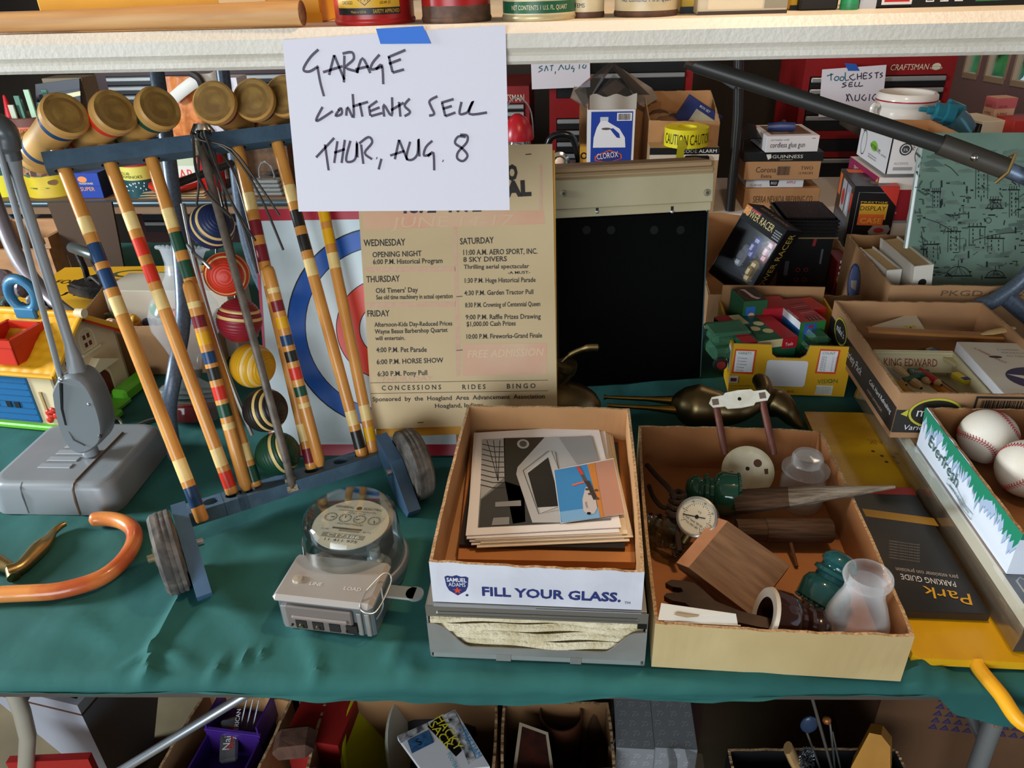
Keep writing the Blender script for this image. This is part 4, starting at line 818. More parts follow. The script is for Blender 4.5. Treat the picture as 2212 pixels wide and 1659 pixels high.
for s, a, q, hh in (('WEDNESDAY', (786, 532), (876, 530), 15), ('OPENING NIGHT', (805, 556), (911, 553), 12), ('6:00 P.M. Historical Program', (806, 571), (956, 568), 11), ('THURSDAY', (792, 610), (864, 608), 14), ("Old Timers' Day", (812, 633), (903, 631), 11), ('See old time machinery in actual operation', (813, 647), (978, 644), 10), ('FRIDAY', (794, 684), (842, 683), 14),
                    ('Afternoon-Kids Day-Reduced Prices', (809, 706), (977, 703), 10), ('Wayne Beaus Barbershop Quartet', (810, 721), (967, 717), 10), ('will entertain.', (811, 735), (875, 734), 9), ('4:00 P.M. Pet Parade', (813, 761), (922, 760), 11), ('6:00 P.M. HORSE SHOW', (814, 787), (958, 783), 11), ('6:30 P.M. Pony Pull', (816, 813), (923, 810), 11),
                    ('SATURDAY', (994, 528), (1067, 525), 14), ('11:00 A.M. AERO SPORT, INC.', (1001, 551), (1161, 548), 12), ('8 SKY DIVERS', (1001, 566), (1095, 564), 11), ('Thrilling aerial spectacular', (1002, 581), (1143, 579), 9.5), ('-A MUST-', (1097, 592), (1145, 591), 6), ('1:30 P.M. Huge Historical Parade', (1004, 611), (1157, 609), 10.5), ('4:30 P.M. Garden Tractor Pull', (1003, 638), (1152, 635), 10.5),
                    ('8:30 P.M. Crowning of Centennial Queen', (1005, 664), (1167, 661), 10.5), ('9:00 P.M. Raffle Prizes Drawing', (1006, 690), (1168, 688), 10.5), ('$1,000.00 Cash Prizes', (1008, 705), (1114, 703), 10.5), ('10:00 P.M. Fireworks-Grand Finale', (1008, 732), (1171, 729), 10.5),
                    ('C O N C E S S I O N S', (825, 843), (953, 841), 10.5), ('R I D E S', (999, 841), (1049, 840), 10.5), ('B I N G O', (1095, 839), (1157, 838), 10.5), ('Sponsored  by  the  Hoagland  Area  Advancement  Association', (805, 867), (1177, 860), 9.5), ('Hoagland, Indiana', (940, 881), (1044, 879), 9.5)): f.tp(s, a, q, hh, TK, bd=.014)
for y in (827, 850): f.line([f.px(800, y), f.px(1184, y-6)], .0008, TK)
f.tp('THURSDAY', (822, 826), (935, 822), 11, mat('d8a58f', .7), 1.5, .2)
for p in ((908, 913), (1005, 914), (992, 641), (992, 757), (1141, 334)): f.line([f.px(p[0]-6, p[1]), f.px(p[0]+7, p[1]-1)], .0014, mat('3b3026', .4, .5), 4)
b.build('printed_sheet', t)
b = B(Wp); c2 = [Fr(b, (0, 0, -.003), X_, Y_).px(*p) for p in ((815, 946), (1010, 938), (1204, 930), (1200, 320), (775, 330))]
b.prism([(.005, -.016), (c[1][0], -.016), (c[2][0]+.004, c[2][1]-.01), (c[3][0]+.01, c[3][1]-.02)], -.011, -.003, mat('e0a22e', .6, c2='cf8f22', sc_=12)); b.box(.155, -.045, -.02, .18, -.012, -.006, mat('a87048', .7)); b.build('backing_board', t)
Wb = lean(gz(1206, 838), gz(1512, 817), 9)
t = thing('metal_cabinet', 'black metal cabinet front with beige top panel, standing behind the poster', 'cabinet', Wb)
b = B(Wb); f = Fr(b, (0, 0, 0), X_, Y_); c = [f.px(*p) for p in ((1206, 838), (1512, 817), (1545, 472), (1198, 472))]; bw = c[1][0]; bh = c[3][1]
BLK = mat('0b0b0b', .9, ior=1.12); BEI = mat('c6b994', .45, c2='b9ab86', sc_=6)
b.box(.0, 0, -.16, bw, bh, 0, BLK, .004); b.box(bw, .004, -.004, bw+.0015, bh, .002, mat('4d6468', .4, .5))
for x in (1267, 1320, 1413, 1470): f.disc(*f.px(x, 497), .0088, mat('020202', .9), 1)
b.build('black_panel', t)
b = B(Wb); y1 = f.px(1370, 444)[1]; y2 = f.px(1370, 380)[1]; y3 = f.px(1370, 353)[1]
b.box(-.004, bh, -.12, bw+.006, y1, .002, BEI, .001); b.box(-.004, y1, -.1, bw+.008, y2, .008, BEI, .002); b.box(-.004, y2, -.1, bw+.008, y2+.012, .012, mat('b79a72', .45), .005, True); b.box(-.002, y2+.01, -.1, bw+.006, y3, .004, mat('b08f68', .45), .004, True)
f = Fr(b, (0, 0, .008), X_, Y_)
for p in ((1217, 418), (1527, 416)): x, y = f.px(*p); b.lathe([(.0075, 0), (.007, .003), (0, .004)], mat('9f957a', .4, .5), 16, True, False, MX.Translation((x, y, .008))); f.disc(x, y, .003, mat('4f4a3c'), 16)
f = Fr(b, (0, 0, .002), X_, Y_)
for x in (1290, 1452): q = f.px(x, 452); f.rect(q[0]-.003, q[1]-.003, q[0]+.003, q[1]+.006, BLACK, 1); b.ball((q[0], q[1]-.005, .003), .0042, STEEL, 10, 6, sz=.6)
b.build('top_panel', t)
# ================================================================== BRASS BIRDS
BR = mat('93805a', .36, 1, c2='6f5f42', sc_=6, lo=.3, hi=.7); BR2 = mat('a9853f', .25, 1)
t = thing('brass_bird', 'tarnished brass long-legged bird lying on its side, head towards the yellow carton', 'figurine', at(*gz(1500, 900), 0))
Wi = t.matrix_world.inverted()
b = B(); b.X = Wi; P = spl([gz(x, y, T+z) for x, y, z in ((1452, 868, .055), (1475, 872, .055), (1505, 878, .055), (1545, 884, .055), (1585, 888, .06), (1625, 876, .065), (1652, 850, .08), (1646, 826, .085), (1634, 818, .085))], 5)
rs = [.012, .034, .046, .038, .026, .018, .016, .0165, .012]; b.tube(P, [rs[min(8, i//5)]*(1-(i % 5)/5)+rs[min(8, i//5+1)]*((i % 5)/5) for i in range(len(P))], BR, 18); b.build('body', t)
b = B(); b.X = Wi; P = spl([gz(x, y, T+z) for x, y, z in ((1650, 862, .05), (1680, 872, .05), (1698, 886, .045), (1712, 905, .03), (1732, 925, .014))], 5); rs = [.026, .03, .022, .016, .004]; b.tube(P, [rs[min(4, i//5)]*(1-(i % 5)/5)+rs[min(4, i//5+1)]*((i % 5)/5) for i in range(len(P))], BR, 14); b.build('wing', t)
for y0, y1, xx in ((858, 866, 1304), (876, 886, 1312)):
    b = B(); b.X = Wi; b.tube([gz(1470, y1, T+.05), gz(1400, (y0+y1)/2, T+.045), gz(xx+8, y0, T+.04), gz(xx, y0, T+.04)], [.011, .005, .0035, .006], BR2, 10); b.build('leg', t)
b = B(); pc = gz(1208, 905, T+.045); t = thing('brass_bird', 'rounded brass bird ornament with raised tail, half hidden behind the poster', 'figurine', at(pc.x, pc.y+.03, T))
b.ball((0, 0, .055), .055, BR, 24, 14, sx=1.5, sy=.9); b.lathe([(.03, .0), (.022, .004), (.02, .012)], BR, 16, True, True); b.build('body', t); b = B(); b.tube(spl([(-.03, 0, .09), (-.005, .0, .12), (.01, .0, .14), (.012, 0, .155)]), [.022]*6+[.02]*6+[.022]*6+[.012], BR, 14); b.build('head', t)
b = B(); b.tube(spl([(.0, 0, .150), (.02, .005, .168), (.05, .01, .180), (.075, .012, .181)]), [.004]*6+[.006]*6+[.008]*6+[.002], mat('6f5f3c', .35, 1), 10, sq=.5, up=(0, 1, 0)); b.build('crest', t)
# ================================================================== BIG CARTON WITH INSULATORS
BCF = mat('cdb583', .8, c2='bfa573', sc_=7, bump=.05, bsc=40)
W, w, h = fit((1407, 1440), (1945, 1472), T, top=1346)
d = .462
t = thing('shallow_carton', 'shallow brown carton of glass insulators and old tools at the table edge', 'carton', W)
BIGC = mat('a96f3f', .8, c2='9a6236', sc_=6); b = B(W); b.tray(w, d, h, BCF, BIGC, CEDGE, .0045, (1, 1.02, 1.12, 1.12), .004, .0014)
b.box(.012, .0048, .01, w*.34, .0062, h*.985, mat('d9d2c6', .7)); f = Fr(b, (.012, .0048, .01), X_, Z_); b.build('tray', t)
b = B(W); b.add([(.004, .006, h), (w*.33, .006, h-.002), (w*.32, .012, h+.012), (.008, .02, h+.016)], [(0, 1, 2, 3), (3, 2, 1, 0)], mat('d4cdbf', .7)); f = Fr(b, (.02, .0078, h+.004), V((1, 0, 0)), V((0, .3, 1))); f.poly([(.008, .003), (.02, .001), (.034, .003), (.036, .005), (.02, .006), (.008, .007), (.003, .005)], mat('a88a66'), 2); b.build('torn_flap', t)
BF = T+.0055
# milk bottle
p = gz(1890, 1240, T+.146); b = B(at(p.x-.006, p.y+.002, BF))
pr = [(.0, .0), (.036, .0), (.04, .006), (.0405, .05), (.039, .065), (.031, .09), (.0255, .105), (.0245, .122), (.0285, .126), (.0305, .132), (.029, .138), (.026, .1405), (.0235, .138), (.0215, .128), (.0225, .105), (.0285, .088), (.036, .064), (.0375, .05), (.037, .008), (0, .005)]
b.lathe(pr, mat('e2e0de', .06, coat=.5, frost=-.22), 40, True, False); b.build('milk_bottle', label='clear glass milk bottle with thick rolled lip, front right in the insulator carton', cat='bottle')
# lidded jar
p = gz(1737, 1030, T+.06); W = at(p.x, p.y, BF); t = thing('glass_jar', 'small round glass jar with domed glass lid, back of the insulator carton', 'jar', W)
b = B(); b.lathe([(0, 0), (.034, 0), (.037, .008), (.036, .05), (.031, .058), (.031, .064), (.0285, .064), (.0285, .058), (.033, .05), (.034, .01), (0, .005)], mat('d8d8d4', .06, coat=.5, frost=-.2), 36, True, False); b.build('jar_body', t)
b = B(); b.lathe([(0, .066), (.03, .066), (.0385, .069), (.0385, .073), (.031, .078), (.025, .083), (.025, .095), (.022, .100), (0, .101), (0, .098), (.02, .097), (.022, .093), (.022, .081), (0, .07)], mat('d8d8d4', .06, coat=.5, frost=-.2), 36, True, False); b.build('lid', t)
# spool of two plates and rods
RODC = mat('6d3a2c', .5, c2='5a2e22', sc_=50); ENAM = mat('d9cfb4', .45, c2='c5b794', sc_=35); RST = mat('5c3a26', .8)
dc = gz(1615, 1018, T+.05); vdir = (CAM-dc).normalized(); nn = (vdir+V((.1, 0, .25))).normalized(); pc = gy(1597, 863, dc.y+.075)
axs = (pc-dc); upv = (axs-nn*axs.dot(nn)).normalized(); W = frame(dc, upv.cross(nn), z=nn)
t = thing('rod_reel', 'cream enamel disc and oblong plate joined by two brown rods, standing in the insulator carton', 'tool', W)
b = B(W); b.lathe([(0, 0), (.044, 0), (.044, .0025), (.041, .004), (.034, .0045), (.032, .003), (0, .003)], ENAM, 40, True, False); f = Fr(b, (0, 0, .0032), X_, Y_)
for x, y, r in ((-.033, .02, .0035), (0, .004, .0035), (.018, .012, .007)): f.disc(x, y, r, RST if r > .004 else BLACK, 1, 14)
for x in (-.03, .032): f.rect(x-.005, -.008, x+.005, .001, RST, 4)
b.build('disc_plate', t)
e0, e1 = [Fr(B(W), (0, 0, .0), X_, Y_).px(*p) for p in ((1566, 975), (1672, 975))]
Wp2 = frame(pc, gy(1655, 855, pc.y)-pc, z=nn)
b = B(Wp2); L = .046
pl = [(-L, -.009), (-L-.006, 0), (-L, .010)]+[(-L+.02, .0105), (-.022, .0145), (0, .016), (.022, .0145), (L-.02, .0105), (L, .010), (L+.006, 0), (L, -.009), (L-.02, -.0095), (.022, -.0145), (0, -.016), (-.022, -.0145), (-L+.02, -.0095)]
b.prism(pl, 0, .004, mat('e3ded0', .4, c2='d0c8b2', sc_=40)); f = Fr(b, (0, 0, .004), X_, Y_); f.disc(0, 0, .0032, BLACK)
for x in (-L+.005, L-.007): f.rect(x-.0055, -.005, x+.0055, .006, mat('6b5a4c'), 1)
b.X = W.inverted() @ Wp2; b.v = [tuple(b.X @ V(q)) for q in b.v]; b.X = None; b.build('oblong_plate', t)
for (ex, ey), xx in ((e0, -L+.006), (e1, L-.008)):
    b = B(); q1 = W.inverted() @ (Wp2 @ V((xx, -.004, -.002))); q0 = V((ex, ey-.004, -.006)); b.tube([q0, q0+(q1-q0)*.93, q0+(q1-q0)*.95, q1], [.0062, .0062, .005, .005], RODC, 12); b.build('rod', t)
# insulators
GRN = mat('2a6a55', .08, tr=.35, ior=1.4, coat=.5); GRNB = mat('245f62', .08, tr=.35, ior=1.4, coat=.5); CLR = mat('c9d2bc', .07, film=.5)
def insul(name, label, a, c, r, m, pm=None, peg=0, rim=None):
    """bell insulator: base at a, crown towards c"""
    M = frame(a, (c-a).cross(V((.2, .1, 1))), z=(c-a)); L = r*2.35; t = thing(name, label, 'insulator', M, 'insulators in the carton')
    b = B(); pr = [(r*.62, .002), (r*.9, 0), (r*1.0, .003), (r*1.02, L*.3), (r*.9, L*.42), (r*.7, L*.47), (r*.7, L*.53), (r*.86, L*.57), (r*.84, L*.63), (r*.66, L*.67), (r*.66, L*.72), (r*.76, L*.77), (r*.74, L*.86), (r*.5, L*.97), (r*.2, L), (0, L)]
    b.lathe(pr+[(0, L*.72), (r*.34, L*.70), (r*.38, L*.35), (r*.62, L*.2), (r*.62, .002)], m, 32, True, False)
    if not rim:
        for k in range(26): b.ball((r*.94*math.cos(k*.2417), r*.94*math.sin(k*.2417), -.001), r*.075, m, 6, 4)
    b.build('insulator_bell', t)
    if rim: b = B(); b.lathe([(r*.66, -.0005), (r*.98, -.0015), (r*1.03, .003), (r*1.0, .004)], rim, 32, True, False); b.build('unglazed_rim', t)
    return t
a = gz(1592, 1068, T+.045); c = gz(1470, 1058, T+.045)
insul('glass_insulator', 'dark green glass insulator lying on its side, fixed to the pointed wooden stake', a, c, .036, GRN)
a = gz(1768, 1305, T+.03); c = gz(1812, 1225, T+.075); insul('glass_insulator', 'blue green glass insulator with drip-point rim tipped towards the front, beside milk bottle', a, c, .034, GRNB)
a = gz(1470, 1165, T+.035); c = gz(1405, 1140, T+.035); insul('glass_insulator', 'clear glass insulator on its side against the left wall of the carton', a, c, .031, CLR)
a = gz(1652, 1330, T+.062); c = gz(1790, 1368, T+.036); insul('ceramic_insulator', 'dark brown glazed ceramic insulator with white rim by the front flap', a, c, .038, mat('2c1510', .12, coat=.6), rim=mat('c9c0b0', .7))
# stake
GW = mat('8f8576', .85, c2='5f5142', sc_=16, st=(1, 14, 14), bump=.3); GW2 = mat('5c4431', .9, c2='3f2d20', sc_=16, st=(1, 14, 14), bump=.3)
pa = gz(1590, 1085, T+.046); pb = gz(1936, 1060, T+.112); W = frame(pa, pb-pa, z=Z_); L = (pb-pa).length
b = B(W); n = 20; vs_ = []
for i in range(n+1):
    u = i/n; hw = .024*(1-u**1.3)*(.85+.25*math.sin(min(u*5, 1.57)))+.0025; hh = .02*(1-u)+.003
    cy = .010*u
    for k in range(10):
        an = 2*math.pi*k/10; vs_.append((L*u, cy+hw*math.cos(an), hh*math.sin(an)*.8+.001*NZ.noise(V((u*9, k, 0)))))
for i in range(n): b.add(vs_[i*10:(i+2)*10], [(k, 10+k, 10+(k+1) % 10, (k+1) % 10) for k in range(10)], GW2 if i < 7 else GW, True)
b.add(vs_[:10], [list(range(10))], GW2); b.add(vs_[-10:], [list(range(10))[::-1]], GW)
b.build('wooden_stake', label='weathered pointed wooden stake sticking out over the right wall of the carton', cat='stake')
pa = gz(1590, 1145, T+.034); pb = gz(1796, 1146, T+.034); W = frame(pa, pb-pa, z=Z_); L = (pb-pa).length; t = thing('wooden_peg', 'round old wooden peg lying under the pointed stake', 'peg', W)
b = B(); b.tube([(0, 0, 0), (L*.3, 0, 0), (L*.31, 0, 0), (L-.003, 0, 0), (L, 0, 0)], [.017, .0175, .0195, .0195, .0175], GW2, 18, up=(0, 0, 1)); b.build('shaft', t)
b = B(); b.tube([(L*.55, -.012, -.008), (L*.56, -.055, -.025)], .0028, RST, 8); b.build('nail', t)
# gauge
gc = gz(1506, 1117, T+.085); vd = (CAM-gc).normalized(); nn = (vd+V((-.25, .0, .15))).normalized(); W = frame(gc, nn.cross(V((.25, 0, 1)))*-1, z=nn)
t = thing('pressure_gauge', 'round silver-rimmed pressure gauge, its dial facing up, leaning on the wooden block', 'gauge', W)
b = B(); b.lathe([(0, -.03), (.024, -.03), (.029, -.026), (.030, -.002), (.0315, .001), (.031, .005), (.028, .006), (.0272, .003), (.0272, .001)], mat('b9bab8', .25, .85), 40, True, False); b.tube([(.0, -.028, -.015), (0, -.045, -.015)], .007, mat('8c7a4c', .4, .8), 10); b.build('case', t)
b = B(); b.lathe([(.0275, .0015), (0, .0015)], mat('cfc5ab', .5), 36, False, False); f = Fr(b, (0, 0, .0015), X_, Y_)
for k in range(31): a_ = R(225-9*k); r0 = .019 if k % 5 else .0165; f.line([(r0*math.cos(a_), r0*math.sin(a_)), (.0215*math.cos(a_), .0215*math.sin(a_))], .0006, INK)
for k, s in enumerate(('0', '10', '20', '30', '40', '50', '60')): a_ = R(225-45*k); f.text(.0238*math.cos(a_), .0238*math.sin(a_)-.0014, .0028, s, INK, al='c')
f.text(0, .007, .003, 'U.S.', INK, al='c'); f.text(0, -.010, .0032, 'THIS TANK TESTED', INK, al='c', w=.03); f.text(0, -.0155, .0032, 'TO 300 LBS.', INK, al='c', w=.022)
f.line([(-.02, -.008), (.012, .005)], .0014, BLACK, 4); f.disc(0, 0, .003, BLACK, 5); b.build('dial', t, label='cream printed gauge dial')
# wooden block
WB = mat('8a6a4e', .7, c2='6e5039', sc_=9, st=(1.2, 9, 9), lo=.3, hi=.6); WBE = mat('cf9a78', .65, c2='c08a68', sc_=20)
P1 = gz(1487, 1226, T+.062); P2 = gz(1583, 1134, T+.088); P3 = gz(1624, 1330, T+.034)
u = (P2-P1); v = (P3-P1); W = frame(P1, v, y=u); wl_, ww = v.length, u.length
b = B(W); f0 = [(0, 0, 0), (wl_, 0, 0), (wl_, ww, 0), (0, ww, 0)]
q = .024; vs_ = [V(x) for x in f0]+[V((-.012, 0, -q)), V((wl_, 0, -q)), V((wl_, ww, -q)), V((-.012, ww, -q))]
b.add(vs_, [(0, 1, 2, 3), (7, 6, 5, 4), (0, 4, 5, 1), (1, 5, 6, 2), (2, 6, 7, 3)], WB); e = .013
b.add([(0, 0, 0), (0, ww, 0), (-.019, ww, -.012), (-.019, 0, -.012), (-.012, 0, -q), (-.012, ww, -q)], [(0, 1, 2, 3), (3, 2, 5, 4)], WBE)
b.add([(0, 0, 0), (-.019, 0, -.012), (-.012, 0, -q)], [(0, 1, 2)], WB); b.add([(0, ww, 0), (-.012, ww, -q), (-.019, ww, -.012)], [(0, 1, 2)], WB)
b.build('wooden_block', label='grained rectangular wooden block with pale end grain, tilted in the insulator carton', cat='block')
# wrench
IRON = mat('2b211c', .45, .6, c2='3a2c24', sc_=30)
o = gz(1560, 1310, T+.05); ux = (gz(1700, 1365, T+.055)-gz(1450, 1265, T+.05)); Ww_ = frame(o, ux, z=V((0, -.25, 1))); b = B(Ww_); f = Fr(b, (0, 0, 0), X_, Y_)
pl = [f.px(*p) for p in ((1437, 1259), (1450, 1252), (1475, 1254), (1500, 1259), (1520, 1275), (1545, 1298), (1600, 1320), (1650, 1332), (1720, 1350), (1715, 1366), (1640, 1354), (1590, 1343), (1545, 1330), (1535, 1343), (1516, 1350), (1503, 1338), (1497, 1315), (1480, 1302), (1452, 1297), (1434, 1287), (1440, 1281), (1462, 1281), (1476, 1278), (1472, 1270), (1452, 1267))]
b.prism(pl, -.012, 0, IRON); b.build('alligator_wrench', label='dark iron open-jaw wrench lying across the front of the insulator carton', cat='wrench')
# twine
TWN = mat('2c1d14', .95, c2='3c2a1c', sc_=200); b = B(); o = V((0, 0, T+.05))
b.tube(spl([gz(1398, 1005, T+.04), gz(1420, 1030, T+.055), gz(1445, 1055, T+.07), gz(1458, 1075, T+.078)]), .0045, TWN, 8); b.tube(spl([gz(1402, 1050, T+.03), gz(1412, 1075, T+.04), gz(1430, 1095, T+.05), gz(1450, 1098, T+.06)]), .004, TWN, 8)
for k in range(4): b.tube(spl([gz(1452-3*k, 1068+13*k, T+.066), gz(1466-3*k, 1074+13*k, T+.075), gz(1478-3*k, 1070+13*k, T+.066), gz(1465-3*k, 1062+13*k, T+.05), gz(1452-3*k, 1068+13*k, T+.066)]), .005, TWN, 7)
b.tube(spl([gz(1466, 1110, T+.066), gz(1464, 1150, T+.06), gz(1468, 1190, T+.045)]), .0042, TWN, 8); b.build('twine', label='knotted dark brown twine in the back left of the insulator carton', cat='twine')
# ================================================================== YELLOW CREEPER AND WHAT LIES ON IT
YEL = mat('e0a913', .35, c2='b97f17', sc_=5, lo=.42, hi=.68)
t = thing('yellow_creeper', 'worn yellow plastic creeper board with a tube handle at the right table corner', 'creeper', at(.46, .75, T))
b = world_to(t, B()); pl = [(.462, 1.36), (.450, .80), (.448, .742), (.455, .735), (1.02, .735), (1.04, .78), (1.04, 1.3), (1.0, 1.36)]
b.prism(pl, T+.004, T+.017, YEL); f = Fr(b, (0, 0, T+.017), X_, Y_); 
for px in ((1905, 985), (1886, 975), (1915, 998)): f.disc(*f.px(*px), .0035, mat('5c4020', .8), 1, 8)
f.text(*f.px(1930, 950), .018, 'HANK', mat('a8741c', .5), 1, w=.05, rot=math.pi); b.build('board', t)
b = world_to(t, B()); b.tube(spl([gz(2108, 1425, T+.012), gz(2116, 1446, T+.006), V((.545, .70, T-.004)), V((.562, .672, T-.02)), V((.60, .668, T-.024)), V((.72, .672, T-.026))], 5), .0095, mat('e8a51c', .35), 12); b.build('handle', t)
x0, y0, x1, y1 = .449, .803, .60, 1.09
t_ = at(x0, y0, T+.0185); b = B(t_); b.box(0, 0, 0, x1-x0-.03, y1-y0, .014, mat('1f1a16', .4, c2='2a241e', sc_=12), .001); f = Fr(b, (0, 0, .014), -X_, -Y_)
f.b.add([f.P(-x, -y, 1) for x, y in ((0, y1-y0-.022), (x1-x0-.03, y1-y0-.022), (x1-x0-.03, y1-y0-.002), (0, y1-y0-.002))], [(0, 1, 2, 3)], mat('a92a1e', .45)); f.b.add([f.P(-x, -y, 1) for x, y in ((.02, .205), (.125, .185), (.125, .205), (.02, .225))], [(0, 1, 2, 3)], mat('c08a1e', .45))
f.tp('Park', (2094, 1284), (1992, 1266), -24, mat('e0a91c', .5)); f.tp('PARKING GUIDE', (2062, 1257), (1944, 1240), -12, WHITE); f.tp('para estacionar con precision', (2068, 1244), (1934, 1226), -9, mat('b8b2aa', .5))
for k in range(7): f.tp('guide the driver to the perfect stopping place', (1986, 1213-k*6), (1920, 1204-k*6), -3, mat('8f8a84', .5))
b.build('parking_guide_package', label='black parking guide package printed upside down, lying on the yellow creeper', cat='package')
# ---- plaque in clear wrap
KX0, KX1, KY0, KY1, KZ0, KZ1 = .578, 1.0, .752, 1.415, T+.0185, .806
W = at(KX0, KY0, KZ0); kw, kd, kh = KX1-KX0, KY1-KY0, KZ1-KZ0
t = thing('flat_case', 'long flat display case with wood grain lid lying under the two right cartons', 'case', W)
BVL = mat('cfd3c6', .3); GRAIN = mat('c9a27c', .5, c2='a87f5c', sc_=5, st=(9, 1, 1)); SLT = mat('6d5f50', .35, c2='8a7c68', sc_=7, st=(1, .3, 9))
b = B(W); b.add([(0, 0, 0), (kw, 0, 0), (kw, kd, 0), (0, kd, 0), (.004, .002, kh-.006), (kw, .002, kh-.006), (kw, kd, kh-.006), (.004, kd, kh-.006)], [(3, 2, 1, 0), (1, 2, 6, 5), (2, 3, 7, 6), (3, 0, 4, 7)], SLT)
b.add([(0, 0, 0), (kw, 0, 0), (kw, .002, kh-.006), (.004, .002, kh-.006)], [(0, 1, 2, 3)], mat('3a3c3c', .3)); b.build('side_wall', t)
b = B(W); z = kh-.006; b.add([(.004, .002, z), (kw, .002, z), (kw, kd, z), (.004, kd, z), (.02, .012, kh), (kw, .012, kh), (kw, kd-.01, kh), (.02, kd-.01, kh)], [(0, 1, 5, 4), (3, 0, 4, 7), (2, 3, 7, 6)], BVL); b.build('bevelled_frame', t)
b = B(W); b.box(.02, .10, kh-.004, kw, kd-.01, kh-.001, GRAIN); b.box(.02, .012, kh-.004, kw, .10, kh-.001, mat('23262a', .25)); f = Fr(b, (.02, .012, kh-.001), Y_, -X_)
CHK = mat('a9b0b4', .5)
for st in ([(.0, -.012), (.0, -.045)], [(.0, -.012), (.018, -.012), (.03, -.02), (.018, -.03), (0, -.03)], [(.014, -.03), (.03, -.045)], [(.04, -.012), (.062, -.012), (.07, -.02), (.055, -.03), (.072, -.038), (.06, -.045), (.04, -.045), (.04, -.012)], [(-.012+.0, -.08), (.02, -.06), (.05, -.08)], [(.012, -.1), (.06, -.1), (.06, -.13), (.012, -.13)]): f.line([(x+.01, y) for x, y in st], .0028, CHK)
f.rect(.05, -.10, .086, -.055, mat('2a62a8', .35), 1.5); f = Fr(b, (.0, -.0002, 0), X_, Z_); f.line([(.03, .018), (.045, .03), (.05, .02)], .002, CHK); f.line([(.06, .02), (.08, .02)], .002, CHK)
b.build('wood_panel', t)
b = B(W); FW = mat('ffffff', .05, film=.25); rd = random.Random(4)
def wrp(u, v):
    y = -.004+(kd+.004)*u; s = v*.13; k = .0025*NZ.noise(V((u*14, v*6, 2)))
    if s < kh: return V((-.003+.004*s/kh+k, y, s))
    return V((.004+s-kh, y, kh+.002+abs(k)))
b.grid(wrp, 40, 10, FW); b.build('clear_wrap', t)
# ---- carton of cigar boxes
MK = mat('b98d65', .8, c2='ab7f58', sc_=8); YLG = mat('c9c23a', .6); CHB = mat('2c2723', .6)
W = at(.561, 1.192, KZ1+.0025, 0); mw, md, mh = .31, .40, .092
t = thing('lemonade_carton', 'brown carton with black band and yellow oval logo, holding cigar boxes', 'carton', W)
b = B(W); b.tray(mw, md, mh, MK, mat('bf9064', .8, c2='b0835a', sc_=7), CEDGE, .0045, (1, 1, 1.02, 1.05), .0, .0012, seed=7); F_ = faces(b, mw, md, mh); f, l = F_['f'], F_['l']
f.o = V((0, -.0012, 0)); l.o = V((-.0012, md, 0)); f.rect(0, .012, mw, .058, CHB, 1); 
f.disc(.066, .053, .045, YLG, 1.5, 32, ry=.030); f.disc(.066, .053, .041, CHB, 2, 32, ry=.026); f.poly([(.02, .06), (.008, .05), (.02, .045)], YLG, 1.4); f.text(.066, .046, .019, "mike's", WHITE, al='c', w=.062); f.text(.018, .018, .011, 'Variety Pack', WHITE, w=.08, sh=.15)
f.rect(.126, .045, .222, .088, CHB, 1.2); f.barcode(.130, .05, .218, .084, CHB, MK, 1.5); f.text(.226, .049, .008, 'CASE   12 PACK', mat('b59a80', .6), w=.075)
l.rect(0, .012, md, .062, CHB, 1); l.disc(.075, .056, .04, YLG, 1.5, 32, ry=.028); l.disc(.075, .056, .036, CHB, 2, 32, ry=.024); l.text(.075, .05, .016, "mike's", WHITE, al='c', w=.05); l.text(.125, .03, .018, 'Variety Pack', WHITE, w=.10, sh=.15); l.text(.27, .04, .01, 'Cold, Hard Refreshing', WHITE, w=.115, sh=.15); l.text(.27, .022, .006, 'HARD LEMONADE', mat('b59a80', .6), w=.08)
b.build('tray', t)
MF = KZ1+.0025+.0055; MZ = KZ1+.0025+mh
cc0 = [gz(x, y, MZ-.03) for x, y in ((1875, 700), (1985, 680))]
sheet('envelope', 'cream envelope with a yellow flower mark, back of the cigar box carton', 'envelope', [(1870, 715), (2000, 716), (1975, 676), (1885, 705)], MZ-.03, mat('e5d9bd', .7), .001, prn=lambda b, fn, Wi: [Fr(b, (0, 0, .001), X_, Y_).poly([Fr(b, (0, 0, .001), X_, Y_).px(*p) for p in q], mat('d8c62a', .6), 1) for q in (((1950, 705), (1962, 703), (1960, 708)), ((1962, 709), (1974, 702), (1980, 706)), ((1966, 703), (1972, 712), (1962, 711)))])
pa, pb = gz(1872, 712, MZ-.022), gz(2190, 728, MZ-.022); W = frame(pa, pb-pa, z=Z_); b = B(W); b.box(0, -.012, -.004, (pb-pa).length-.02, .012, .003, mat('b57a3e', .5, c2='a36b33', sc_=10), .002); b.build('wooden_ruler', label='flat wooden stick lying across the carton behind the cigar boxes', cat='ruler')
pa, pb = gz(2120, 722, MZ-.014), gz(2192, 708, MZ-.008); W = frame(pa, pb-pa, z=Z_); b = B(W); b.tube([(0, 0, 0), (.02, 0, 0), (.06, 0, 0), (.075, 0, 0)], [.003, .009, .010, .004], mat('d3b077', .6), 10, sq=.4); b.build('wooden_spoon', label='tip of a pale wooden paddle behind the cigar boxes', cat='paddle')
CIG = mat('ddd2ab', .6, c2='d2c59b', sc_=9); KRED = mat('9c2f22', .5)
W = frame(gz(1925, 838, MF+.04), gz(2045, 836, MF+.04)-gz(1925, 838, MF+.04), z=Z_); W.translation = V((.585, 1.225, MF)); W = at(.590, 1.215, MF, -1); gw, gd, gh = .155, .205, .055
t = thing('cigar_box', 'open cream cigar box full of pencils, its lid flap reading KING EDWARD', 'cigar box', W)
